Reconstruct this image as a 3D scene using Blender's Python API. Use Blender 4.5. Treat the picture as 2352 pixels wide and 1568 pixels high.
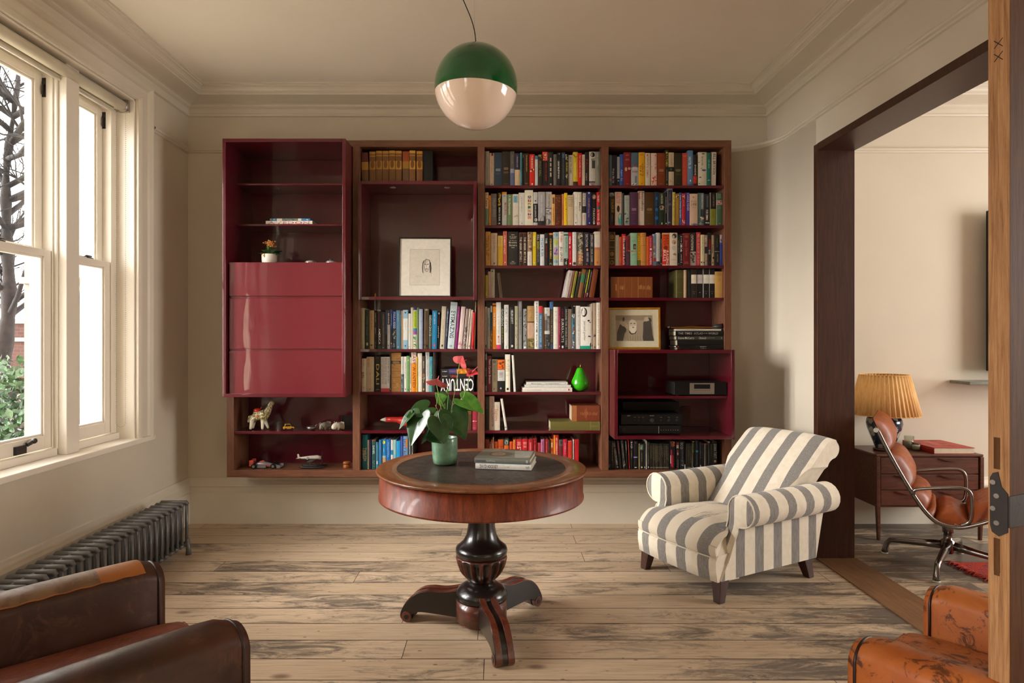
import bpy, bmesh, math, random
from mathutils import Vector, Matrix
random.seed(7)
PI = math.pi
scn = bpy.context.scene
for o in list(bpy.data.objects): bpy.data.objects.remove(o)
COL = scn.collection

# ------------------------------------------------------------------ camera, world, light
FPX, VX, VY, CAMH = 1474.0, 1145.0, 775.0, 1.33
cam = bpy.data.cameras.new('camera'); cam.sensor_width = 36; cam.sensor_fit = 'HORIZONTAL'
cam.lens = 36*FPX/2352; cam.shift_x = (1176-VX)/2352; cam.shift_y = (VY-784)/2352
cam.clip_start = 0.05; cam.clip_end = 200
camo = bpy.data.objects.new('camera', cam); COL.objects.link(camo)
camo.location = (0, 0, CAMH); camo.rotation_euler = (PI/2, 0, 0)
scn.camera = camo
scn.view_settings.view_transform = 'Standard'; scn.view_settings.look = 'None'
scn.view_settings.gamma = 1; scn.view_settings.use_curve_mapping = False
scn.view_settings.exposure = 0.80

world = bpy.data.worlds.new('world'); scn.world = world; world.use_nodes = True
wn = world.node_tree; bg = wn.nodes['Background']
bg.inputs[0].default_value = (1.0, 0.98, 0.955, 1); bg.inputs[1].default_value = 4.6

sun = bpy.data.lights.new('hazy_sun', 'SUN'); sun.energy = 13; sun.angle = math.radians(50); sun.color = (1.0, .972, .938)
suno = bpy.data.objects.new('hazy_sun', sun); COL.objects.link(suno); suno.location = (-8, -4, 8)
suno.rotation_euler = Vector((.80, .27, -.30)).to_track_quat('-Z', 'Y').to_euler()
dl = bpy.data.lights.new('side_room_fill', 'AREA'); dl.shape = 'RECTANGLE'; dl.size = 2.1; dl.size_y = 2.0; dl.energy = 95; dl.color = (1, .96, .92)
dlo = bpy.data.objects.new('side_room_fill', dl); COL.objects.link(dlo); dlo.location = (6.5, 2.3, 1.9); dlo.rotation_euler = (0, PI/2, .15)  # added fill lamp, out of view, brightens the side room
def portal(name, loc, rot, sx, sy):
    l = bpy.data.lights.new(name, 'AREA'); l.shape = 'RECTANGLE'; l.size = sx; l.size_y = sy
    l.cycles.is_portal = True
    o = bpy.data.objects.new(name, l); COL.objects.link(o); o.location = loc; o.rotation_euler = rot
portal('window_portal', (-2.50, 3.03, 1.77), (0, -PI/2, 0), 2.1, 1.8)
portal('side_room_portal', (6.06, 2.7, 1.75), (0, PI/2, 0), 2.1, 2.2)
portal('added_window_portal', (-2.50, -1.95, 1.77), (0, -PI/2, 0), 2.1, 1.9)

def px(u, d): return (u-VX)/FPX*d
def pz(v, d): return CAMH-(v-VY)/FPX*d

# ------------------------------------------------------------------ colours and materials
def hx(h, k=1.0):
    h = h.lstrip('#')
    if len(h) == 3: h = ''.join(c+c for c in h)
    out = []
    for i in (0, 2, 4):
        c = int(h[i:i+2], 16)/255
        c = c/12.92 if c <= .04045 else ((c+.055)/1.055)**2.4
        out.append(min(1, c*k))
    return (out[0], out[1], out[2], 1)

MATS = {}
def newmat(name):
    m = bpy.data.materials.new(name); m.use_nodes = True
    MATS[name] = m
    return m, m.node_tree.nodes, m.node_tree.links, m.node_tree.nodes['Principled BSDF']
def setp(p, rough=.5, metal=0, coat=0, coat_r=.05, spec=.5, sheen=0, trans=0, ior=1.45):
    p.inputs['Roughness'].default_value = rough; p.inputs['Metallic'].default_value = metal
    p.inputs['Coat Weight'].default_value = coat; p.inputs['Coat Roughness'].default_value = coat_r
    p.inputs['Specular IOR Level'].default_value = spec; p.inputs['Sheen Weight'].default_value = sheen
    p.inputs['Transmission Weight'].default_value = trans; p.inputs['IOR'].default_value = ior
def ramp(n, stops):
    r = n.new('ShaderNodeValToRGB'); e = r.color_ramp.elements
    e[0].position, e[0].color = stops[0]; e[1].position, e[1].color = stops[-1]
    for s in stops[1:-1]:
        q = e.new(s[0]); q.color = s[1]
    return r
def coords(n, l, scale=(1, 1, 1), kind='Object', rot=(0, 0, 0)):
    t = n.new('ShaderNodeTexCoord'); m = n.new('ShaderNodeMapping')
    m.inputs['Scale'].default_value = scale; m.inputs['Rotation'].default_value = rot
    l.new(t.outputs[kind], m.inputs[0]); return m.outputs[0]
def noise(n, l, vec, scale, detail=4, rough=.55, dist=0):
    t = n.new('ShaderNodeTexNoise'); t.inputs['Scale'].default_value = scale
    t.inputs['Detail'].default_value = detail; t.inputs['Roughness'].default_value = rough
    t.inputs['Distortion'].default_value = dist; l.new(vec, t.inputs['Vector']); return t.outputs['Fac']
def bump(n, l, fac, p, strength=.2, dist=.01, coat=False):
    b = n.new('ShaderNodeBump'); b.inputs['Strength'].default_value = strength
    b.inputs['Distance'].default_value = dist; l.new(fac, b.inputs['Height'])
    l.new(b.outputs[0], p.inputs['Normal'])
    if coat: l.new(b.outputs[0], p.inputs['Coat Normal'])
    return b
def mixc(n, l, fac, a, b, mode='MIX'):
    m = n.new('ShaderNodeMix'); m.data_type = 'RGBA'; m.blend_type = mode
    for s, v in ((m.inputs[0], fac), (m.inputs[6], a), (m.inputs[7], b)):
        if isinstance(v, (tuple, float, int)): s.default_value = v
        else: l.new(v, s)
    return m.outputs[2]
def mth(n, l, op, a, b=None, clamp=False):
    m = n.new('ShaderNodeMath'); m.operation = op; m.use_clamp = clamp
    for i, v in enumerate((a, b)):
        if v is None: continue
        if isinstance(v, (int, float)): m.inputs[i].default_value = v
        else: l.new(v, m.inputs[i])
    return m.outputs[0]

def plain(name, col, rough=.5, var=.08, scale=8, bs=.05, **k):
    m, n, l, p = newmat(name); setp(p, rough, **k)
    v = coords(n, l); f = noise(n, l, v, scale)
    a = tuple(c*(1-var) for c in col[:3])+(1,); b = tuple(min(1, c*(1+var)) for c in col[:3])+(1,)
    r = ramp(n, [(.3, a), (.7, b)]); l.new(f, r.inputs[0]); l.new(r.outputs[0], p.inputs['Base Color'])
    if bs: bump(n, l, noise(n, l, v, scale*6, 3), p, bs, .004)
    return m
def wood(name, c1, c2, stretch=(1, 1, 12), scale=6, rough=.4, coat=0, dark=None, bs=.08, coat_r=.08):
    m, n, l, p = newmat(name); setp(p, rough, coat=coat, coat_r=coat_r)
    v = coords(n, l, stretch)
    f = noise(n, l, v, scale, 6, .6, .6); f2 = noise(n, l, v, scale*5, 4, .7)
    s = mth(n, l, 'ADD', mth(n, l, 'MULTIPLY', f, .65), mth(n, l, 'MULTIPLY', f2, .35))
    st = [(.33, c1), (.62, c2)]
    if dark: st = [(.25, dark), (.40, c1), (.65, c2)]
    r = ramp(n, st); l.new(s, r.inputs[0]); l.new(r.outputs[0], p.inputs['Base Color'])
    bump(n, l, f2, p, bs, .002)
    return m
def leather(name, c1, c2, wear, rough=.38, amt=(.56, .72), sc=5, k=.3):
    m, n, l, p = newmat(name); setp(p, rough, coat=.05, coat_r=.25, spec=.35)
    v = coords(n, l)
    f = noise(n, l, v, sc, 6, .6, .4)
    r = ramp(n, [(.35, c1), (.65, c2)]); l.new(f, r.inputs[0])
    g = noise(n, l, v, sc*2.6, 8, .75, 1.2)
    w = ramp(n, [(amt[0], (0, 0, 0, 1)), (amt[1], (1, 1, 1, 1))]); l.new(g, w.inputs[0])
    l.new(mixc(n, l, mth(n, l, 'MULTIPLY', w.outputs[0], .8), r.outputs[0], wear), p.inputs['Base Color'])
    vo = n.new('ShaderNodeTexVoronoi'); vo.inputs['Scale'].default_value = 170; l.new(v, vo.inputs[0])
    h = mth(n, l, 'ADD', mth(n, l, 'MULTIPLY', vo.outputs[0], .025), mth(n, l, 'MULTIPLY', noise(n, l, v, 7, 3), 1.2))
    bump(n, l, h, p, k, .012)
    rr = ramp(n, [(.3, (.28,)*3+(1,)), (.7, (.6,)*3+(1,))]); l.new(g, rr.inputs[0]); l.new(rr.outputs[0], p.inputs['Roughness'])
    return m

M = {}
M['wall'] = plain('wall_paint', hx('#d2c7b4'), .72, .02, 3, .04)
M['ceil'] = plain('ceiling_paint', hx('#ede4d5'), .75, .02, 2, .03)
M['trim'] = plain('trim_paint', hx('#d9cfbd'), .38, .02, 5, .02)
M['winpaint'] = plain('window_paint', hx('#ebe2d2'), .35, .02, 5, .02)
M['walnut'] = wood('walnut_wood', hx('#53301f'), hx('#7d5038'), (14, 3, 1.2), 5, .45, .1)
M['walnutv'] = wood('walnut_wood_upright', hx('#53301f'), hx('#7d5038'), (14, 14, 1.2), 5, .45, .1)
M['walnuth'] = wood('walnut_wood_rail', hx('#53301f'), hx('#7d5038'), (1.2, 14, 14), 5, .45, .1)
M['wenge'] = wood('dark_opening_wood', hx('#2e180d'), hx('#49291a'), (14, 14, 1), 5, .42, .1)
M['chestw'] = wood('chest_wood', hx('#3b2015'), hx('#653a27'), (1.5, 14, 14), 4, .38, .15)
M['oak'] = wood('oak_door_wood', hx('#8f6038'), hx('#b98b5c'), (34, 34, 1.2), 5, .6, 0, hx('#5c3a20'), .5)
M['oakshade'] = wood('oak_door_shade', hx('#482a14'), hx('#62401f'), (16, 16, 1), 4, .7, 0, hx('#341c0c'), .2)  # same oak with shade in its colour, for the face turned from the window
M['oakshade'].node_tree.nodes['Principled BSDF'].inputs['Specular IOR Level'].default_value = .25
M['mahog'] = wood('mahogany_apron', hx('#5a1e0b'), hx('#8c3d17'), (9, 9, 1.5), 4, .42, .12, hx('#3a1206'), .05)
M['mahogtop'] = wood('mahogany_top', hx('#633619'), hx('#8a5530'), (7, 7, 7), 3, .32, .3, hx('#5a2a14'), .05)
M['mahogleg'] = wood('mahogany_leg', hx('#3f1b10'), hx('#6e3622'), (6, 6, 6), 4, .3, .4, hx('#1a0a06'), .08)
M['ebony'] = plain('ebonised_wood', hx('#17110f'), .28, .25, 12, .1, coat=.4, coat_r=.15)
M['inset'] = leather('table_leather', hx('#2a211c'), hx('#3c3129'), hx('#4a3d33'), .3, (.55, .8), 8, .05)
M['leatherbr'] = leather('brown_leather', hx('#2c180f'), hx('#482818'), hx('#6a4428'), .36, (.54, .78), 4)
M['leatherseat'] = leather('seat_leather', hx('#6f3a2a'), hx('#8f523e'), hx('#54281c'), .3, (.55, .8), 3, .9)
M['leatherworn'] = leather('worn_brown_leather', hx('#563a22'), hx('#7a5a3a'), hx('#3e2416'), .36, (.5, .7), 5)
M['leatherpatch'] = leather('patch_leather', hx('#84481a'), hx('#965822'), hx('#8a4a1c'), .45, (.6, .8), 5, .1)
M['leathertan'] = leather('tan_leather', hx('#984c1c'), hx('#b86c34'), hx('#33190c'), .36, (.52, .58), 4)
M['leathercog'] = leather('cognac_leather', hx('#763410'), hx('#9c4c18'), hx('#5a2810'), .45, (.55, .8), 6, .35)
M['piping'] = plain('dark_piping', hx('#2a120b'), .4)
M['iron'] = plain('radiator_metal', hx('#696866'), .36, .15, 10, .1, metal=.25)
M['alum'] = plain('polished_aluminium', hx('#8d8681'), .22, .05, 10, .02, metal=1)
M['steel'] = plain('brushed_steel', hx('#b8b2aa'), .35, .05, 10, 0, metal=.9)
M['blackmetal'] = plain('black_metal', hx('#3a3533'), .5, .1, 20, .1, metal=.4)
M['brass'] = plain('brass', hx('#b0803c'), .3, .1, 10, 0, metal=1)
M['blackplastic'] = plain('black_plastic', hx('#0d0c0c'), .35, .1, 10, 0)
M['darkgrey'] = plain('dark_grey', hx('#201f1e'), .4, .1, 10, 0)
M['white'] = plain('white_ceramic', hx('#d8d2c4'), .3, .03, 6, 0)
M['green'] = plain('pear_green', hx('#2ea00c'), .22, .1, 5, 0, coat=.4)
M['wire'] = plain('black_cord', hx('#15110f'), .5)
M['marble'] = plain('grey_marble', hx('#77776c'), .3, .3, 9, 0)
M['darkleg'] = wood('dark_leg_wood', hx('#2c1710'), hx('#46281c'), (10, 10, 2), 5, .4, .1)
M['gilt'] = plain('gilt_frame', hx('#a8731f'), .32, .2, 20, .1, metal=.6)
M['red'] = plain('red_lacquer', hx('#b0281c'), .35, .15, 8, 0)
M['extwhite'] = plain('exterior_paint', hx('#756e5f'), .7, .03, 3, 0)
M['bark'] = plain('tree_bark', hx('#1c1612'), .9, .5, 14, .6)
M['twig'] = plain('tree_twig', hx('#1a1514'), .9, .2, 14, 0)
M['grass'] = plain('garden_ground', hx('#a8a294'), .9, .4, 4, .3)
M['soil'] = plain('soil', hx('#2a1a12'), .9, .3, 20, .3)
M['stem'] = plain('plant_stem', hx('#7f9a45'), .45, .1, 8, 0)
M['cream'] = plain('cream_paper', hx('#dcd2bd'), .8, .05, 20, 0)
M['blind'] = plain('blind_fabric', hx('#d9d0b8'), .8, .02, 20, .05)

def gloss_red(name, c, bs):
    m, n, l, p = newmat(name); setp(p, .3, coat=1.0, coat_r=.012, spec=.2)
    v = coords(n, l, (1, 1, .35)); f = noise(n, l, v, 9, 2, .4)
    r = ramp(n, [(.3, c), (.7, tuple(x*1.06 for x in c[:3])+(1,))]); l.new(f, r.inputs[0])
    l.new(r.outputs[0], p.inputs['Base Color']); bump(n, l, f, p, bs, .0025, True); return m
M['lacq'] = gloss_red('burgundy_lacquer', hx('#500d19'), .10)
M['lacqlit'] = gloss_red('burgundy_lacquer_lit', hx('#641320'), .38)  # same paint as the carcass, lightened as if lit by the window
M['lacqlit'].node_tree.nodes['Principled BSDF'].inputs['Coat IOR'].default_value = 1.65

def _wallpaper_attr(name, rough, attr='Col', coat=0, var=.12, sc=60):
    m, n, l, p = newmat(name); setp(p, rough, coat=coat)
    a = n.new('ShaderNodeAttribute'); a.attribute_name = attr
    v = coords(n, l); f = noise(n, l, v, sc, 4)
    r = ramp(n, [(.3, (1-var,)*3+(1,)), (.7, (1, 1, 1, 1))]); l.new(f, r.inputs[0])
    l.new(mixc(n, l, 1.0, a.outputs['Color'], r.outputs[0], 'MULTIPLY'), p.inputs['Base Color'])
    return m
M['print'] = _wallpaper_attr('printed_colour', .42)
M['matprint'] = _wallpaper_attr('painted_colour', .7)

# glass pane: clear with a weak mirror reflection
def glassmat(name, tint=(1, 1, 1, 1)):
    m, n, l, p = newmat(name)
    out = n['Material Output']; n.remove(p)
    t = n.new('ShaderNodeBsdfTransparent'); t.inputs[0].default_value = tint
    g = n.new('ShaderNodeBsdfGlossy'); g.inputs['Roughness'].default_value = .02
    f = n.new('ShaderNodeLayerWeight'); f.inputs[0].default_value = .5
    q = mth(n, l, 'ADD', mth(n, l, 'MULTIPLY', mth(n, l, 'POWER', f.outputs['Facing'], 5), .8), .03)
    x = n.new('ShaderNodeMixShader'); l.new(q, x.inputs[0]); l.new(t.outputs[0], x.inputs[1]); l.new(g.outputs[0], x.inputs[2])
    l.new(x.outputs[0], out.inputs[0]); return m
M['glass'] = glassmat('window_glass')
M['pictureglass'] = glassmat('picture_glass')
M['jarglass'] = glassmat('jar_glass', (.88, .9, .86, 1))
m, n, l, p = newmat('crystal_glass'); setp(p, .08, metal=.6); M['crystal'] = m
vv = coords(n, l); w = n.new('ShaderNodeTexWave'); w.inputs['Scale'].default_value = 40; l.new(vv, w.inputs[0])
r = ramp(n, [(.3, (.15, .12, .1, 1)), (.6, (.85, .82, .78, 1))]); l.new(w.outputs[0], r.inputs[0]); l.new(r.outputs[0], p.inputs[0])

# striped fabric: stripe coordinate in metres in the attribute 'st'
m, n, l, p = newmat('striped_fabric'); setp(p, .9, sheen=.2); M['stripe'] = m
a = n.new('ShaderNodeAttribute'); a.attribute_name = 'st'
fr = mth(n, l, 'FRACT', mth(n, l, 'DIVIDE', a.outputs['Fac'], .142))
msk = mth(n, l, 'LESS_THAN', fr, .46)
v1 = coords(n, l, (1, 1, 1)); f1 = noise(n, l, coords(n, l, (60, 60, 4)), 5, 3, .7)
gr = ramp(n, [(.35, hx('#6f6a63')), (.65, hx('#97918a'))]); l.new(f1, gr.inputs[0])
cr = ramp(n, [(.3, hx('#ddd0b9')), (.7, hx('#e8ddc9'))]); l.new(noise(n, l, v1, 30, 3), cr.inputs[0])
l.new(mixc(n, l, msk, cr.outputs[0], gr.outputs[0]), p.inputs[0]); bump(n, l, noise(n, l, v1, 250, 2), p, .12, .002)
# same with torn seat patch
m, n, l, p = newmat('torn_striped_fabric'); setp(p, .9, sheen=.2); M['stripetorn'] = m
a = n.new('ShaderNodeAttribute'); a.attribute_name = 'st'
fr = mth(n, l, 'FRACT', mth(n, l, 'DIVIDE', a.outputs['Fac'], .142)); msk = mth(n, l, 'LESS_THAN', fr, .46)
v1 = coords(n, l); f1 = noise(n, l, coords(n, l, (60, 4, 60)), 5, 3, .7)
wv = noise(n, l, coords(n, l, (60, 6, 6)), 1.6, 5, .8, 1.5)
gr = ramp(n, [(.35, hx('#6f6a63')), (.65, hx('#97918a'))]); l.new(f1, gr.inputs[0])
base = mixc(n, l, msk, hx('#dccfb8'), gr.outputs[0])
sp = n.new('ShaderNodeSeparateXYZ'); l.new(v1, sp.inputs[0])
dx = mth(n, l, 'DIVIDE', mth(n, l, 'SUBTRACT', sp.outputs[0], .0), .21)
dy = mth(n, l, 'DIVIDE', mth(n, l, 'SUBTRACT', sp.outputs[1], .12), .20)
rr2 = mth(n, l, 'ADD', mth(n, l, 'MULTIPLY', dx, dx), mth(n, l, 'MULTIPLY', dy, dy))
zone = mth(n, l, 'SUBTRACT', 1.0, rr2, True)
tm = mth(n, l, 'MULTIPLY', mth(n, l, 'GREATER_THAN', zone, .12), mth(n, l, 'GREATER_THAN', mth(n, l, 'ADD', wv, mth(n, l, 'MULTIPLY', zone, .12)), .54))
l.new(mixc(n, l, tm, base, hx('#d6c6ac')), p.inputs[0]); bump(n, l, wv, p, .35, .006)

# floor boards
def floormat(name, tone=1.0, stain=0.0):
    m, n, l, p = newmat(name); setp(p, .42, spec=.4)
    tc = n.new('ShaderNodeTexCoord'); s = n.new('ShaderNodeSeparateXYZ'); l.new(tc.outputs['Object'], s.inputs[0])
    X, Y = s.outputs[0], s.outputs[1]
    W = .1652
    yy = mth(n, l, 'DIVIDE', mth(n, l, 'SUBTRACT', Y, 4.475-27*W), W)
    row = mth(n, l, 'FLOOR', yy); fy = mth(n, l, 'FRACT', yy)
    wr = n.new('ShaderNodeTexWhiteNoise'); wr.noise_dimensions = '1D'; l.new(row, wr.inputs['W'])
    xx = mth(n, l, 'ADD', mth(n, l, 'DIVIDE', X, 2.6), mth(n, l, 'MULTIPLY', wr.outputs[0], 7.31))
    cx = mth(n, l, 'FLOOR', xx); fx = mth(n, l, 'FRACT', xx)
    idn = mth(n, l, 'ADD', mth(n, l, 'MULTIPLY', row, 17.3), mth(n, l, 'MULTIPLY', cx, 3.7))
    wi = n.new('ShaderNodeTexWhiteNoise'); wi.noise_dimensions = '1D'; l.new(idn, wi.inputs['W'])
    rnd = wi.outputs[0]
    # plank-shifted coordinates
    cb = n.new('ShaderNodeCombineXYZ'); l.new(X, cb.inputs[0]); l.new(Y, cb.inputs[1]); l.new(mth(n, l, 'MULTIPLY', rnd, 40), cb.inputs[2])
    def mp(sx, sy):
        q = n.new('ShaderNodeMapping'); q.inputs['Scale'].default_value = (sx, sy, 1); l.new(cb.outputs[0], q.inputs[0]); return q.outputs[0]
    grain = noise(n, l, mp(1.3, 26), 3, 6, .65, .5)
    fine = noise(n, l, mp(4, 90), 3, 3, .6)
    g = mth(n, l, 'ADD', mth(n, l, 'MULTIPLY', grain, .7), mth(n, l, 'MULTIPLY', fine, .3))
    base = ramp(n, [(.3, hx('#a8927a')), (.5, hx('#c9b296')), (.72, hx('#dac6ac'))]); l.new(g, base.inputs[0])
    pv = ramp(n, [(0, (.80, .765, .73, 1)), (.3, (.92, .90, .87, 1)), (1, (1.0, .98, .96, 1))]); l.new(rnd, pv.inputs[0])
    c = mixc(n, l, 1.0, base.outputs[0], pv.outputs[0], 'MULTIPLY')
    # dark worn stain streaks, more to the right: wear plus painted-in light falloff
    st1 = noise(n, l, mp(1.9, 7.5), 1.8, 10, .8, .8); big = noise(n, l, mp(.7, .9), 1.1, 2, .5)
    sx = mth(n, l, 'MULTIPLY', mth(n, l, 'SUBTRACT', X, .7), .045, False)
    sxx = n.new('ShaderNodeClamp'); l.new(sx, sxx.inputs[0]); sxx.inputs[1].default_value = 0; sxx.inputs[2].default_value = .085
    sm = mth(n, l, 'ADD', mth(n, l, 'ADD', mth(n, l, 'MULTIPLY', st1, .62), mth(n, l, 'MULTIPLY', big, .38)), sxx.outputs[0])
    smr = ramp(n, [(.505-stain, (0, 0, 0, 1)), (.60-stain, (1, 1, 1, 1))]); l.new(sm, smr.inputs[0])
    c = mixc(n, l, mth(n, l, 'MULTIPLY', smr.outputs[0], .80), c, hx('#3f3c3b'))
    # knots
    vo = n.new('ShaderNodeTexVoronoi'); vo.inputs['Scale'].default_value = 1; l.new(mp(2.7, 5.6), vo.inputs[0])
    kn = ramp(n, [(.045, (1, 1, 1, 1)), (.14, (0, 0, 0, 1))]); l.new(vo.outputs['Distance'], kn.inputs[0])
    wk = n.new('ShaderNodeTexWhiteNoise'); wk.noise_dimensions = '3D'; l.new(vo.outputs['Position'], wk.inputs['Vector'])
    c = mixc(n, l, mth(n, l, 'MULTIPLY', mth(n, l, 'MULTIPLY', kn.outputs[0], .8), mth(n, l, 'GREATER_THAN', wk.outputs[0], .25)), c, hx('#6a5040'))
    vo2 = n.new('ShaderNodeTexVoronoi'); vo2.inputs['Scale'].default_value = 1; l.new(mp(10, 18), vo2.inputs[0])
    k2 = mth(n, l, 'LESS_THAN', vo2.outputs['Distance'], .09)
    c = mixc(n, l, mth(n, l, 'MULTIPLY', k2, .55), c, hx('#4a3830'))
    # seams
    e1 = mth(n, l, 'LESS_THAN', mth(n, l, 'MULTIPLY', mth(n, l, 'MINIMUM', fy, mth(n, l, 'SUBTRACT', 1.0, fy)), W), .0027)
    e2 = mth(n, l, 'LESS_THAN', mth(n, l, 'MULTIPLY', mth(n, l, 'MINIMUM', fx, mth(n, l, 'SUBTRACT', 1.0, fx)), 2.6), .0016)
    e = mth(n, l, 'MAXIMUM', e1, e2)
    c = mixc(n, l, mth(n, l, 'MULTIPLY', e, .92), c, hx('#1e1510'))
    if tone != 1.0: c = mixc(n, l, 1.0, c, (tone, tone*.96, tone*.9, 1), 'MULTIPLY')
    l.new(c, p.inputs['Base Color'])
    h = mth(n, l, 'SUBTRACT', mth(n, l, 'MULTIPLY', g, .25), e)
    bump(n, l, h, p, .35, .003)
    return m
M['floor'] = floormat('floor_boards', 1.0, 0)
M['threshold'] = wood('threshold_wood', hx('#654832'), hx('#8a6545'), (14, 1.2, 1), 4, .4, 0)

# leaves
def leafmat(name, c1, c2):
    m, n, l, p = newmat(name); setp(p, .3, coat=.15)
    f = noise(n, l, coords(n, l), 25, 4, .6, 1)
    r = ramp(n, [(.35, c1), (.7, c2)]); l.new(f, r.inputs[0]); l.new(r.outputs[0], p.inputs[0])
    bump(n, l, noise(n, l, coords(n, l), 60, 3), p, .25, .004); return m
M['leaf'] = leafmat('anthurium_leaf', hx('#173614'), hx('#2a5220'))
M['leaflight'] = leafmat('young_leaf', hx('#3f7a28'), hx('#67a03c'))
M['spathe'] = leafmat('pink_spathe', hx('#c4474c'), hx('#dc7570'))
M['spathered'] = leafmat('red_spathe', hx('#b32632'), hx('#cc4048'))
M['potglaze'] = plain('green_pot_glaze', hx('#5f8066'), .25, .35, 22, .25, coat=.3)
M['bush'] = leafmat('bush_leaf', hx('#263c20'), hx('#4a6440'))
M['bushgrey'] = leafmat('hedge_leaf', hx('#33382c'), hx('#74776a'))

# blue and white jar, shade, rug, brick, painted figurine
m, n, l, p = newmat('blue_white_jar'); setp(p, .18, coat=.5); M['jar'] = m
v = coords(n, l); vo = n.new('ShaderNodeTexVoronoi'); vo.inputs['Scale'].default_value = 17; l.new(v, vo.inputs[0])
fn = noise(n, l, v, 70, 2); s_ = mth(n, l, 'ADD', vo.outputs[0], mth(n, l, 'MULTIPLY', mth(n, l, 'SUBTRACT', fn, .5), .7))
r = ramp(n, [(.37, hx('#a9aaa0')), (.43, hx('#182038'))]); l.new(s_, r.inputs[0]); l.new(r.outputs[0], p.inputs[0])
m, n, l, p = newmat('pleated_shade'); setp(p, .75); M['shade'] = m
p.inputs['Transmission Weight'].default_value = 0
f = noise(n, l, coords(n, l, (30, 30, 2)), 3, 3)
r = ramp(n, [(.3, hx('#d9a25c')), (.7, hx('#edc083'))]); l.new(f, r.inputs[0]); l.new(r.outputs[0], p.inputs[0])
p.inputs['Subsurface Weight'].default_value = 0
m, n, l, p = newmat('rug_wool'); setp(p, .95); M['rug'] = m
f = noise(n, l, coords(n, l), 16, 6, .8, 2)
r = ramp(n, [(.35, hx('#a82420')), (.5, hx('#c83e1a')), (.56, hx('#4a3040')), (.64, hx('#c83a2c'))]); l.new(f, r.inputs[0]); l.new(r.outputs[0], p.inputs[0]); bump(n, l, noise(n, l, coords(n, l), 120), p, 1, .01)
m, n, l, p = newmat('garden_brick'); setp(p, .9); M['brick'] = m
b = n.new('ShaderNodeTexBrick'); b.inputs['Color1'].default_value = hx('#381a12'); b.inputs['Color2'].default_value = hx('#42241a'); b.inputs['Mortar'].default_value = hx('#3c362f'); b.inputs['Scale'].default_value = 4
l.new(coords(n, l, rot=(PI/2, 0, 0)), b.inputs[0]); l.new(b.outputs[0], p.inputs[0])
m, n, l, p = newmat('painted_figurine'); setp(p, .3, coat=.3); M['figurine'] = m
v = coords(n, l); vo = n.new('ShaderNodeTexVoronoi'); vo.inputs['Scale'].default_value = 95; l.new(v, vo.inputs[0])
s = n.new('ShaderNodeSeparateXYZ'); l.new(v, s.inputs[0])
r = ramp(n, [(.2, hx('#14301e')), (.34, hx('#b0953a')), (.48, hx('#2a2a18')), (.62, hx('#c8b890'))]); l.new(vo.outputs[0], r.inputs[0])
zz = ramp(n, [(.062, (0, 0, 0, 1)), (.075, (1, 1, 1, 1))]); l.new(s.outputs[2], zz.inputs[0])
l.new(mixc(n, l, zz.outputs[0], hx('#cfc5ac'), r.outputs[0]), p.inputs[0])
m, n, l, p = newmat('pendant_glass'); setp(p, .06, coat=.6, coat_r=.03); M['opal'] = m
p.inputs['Base Color'].default_value = hx('#ecd5c2'); p.inputs['Subsurface Weight'].default_value = .25; p.inputs['Subsurface Radius'].default_value = (.05, .04, .03)
M['greenglass'] = plain('green_glass', hx('#0d5226'), .08, .03, 3, 0, coat=.6, coat_r=.03)

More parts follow.
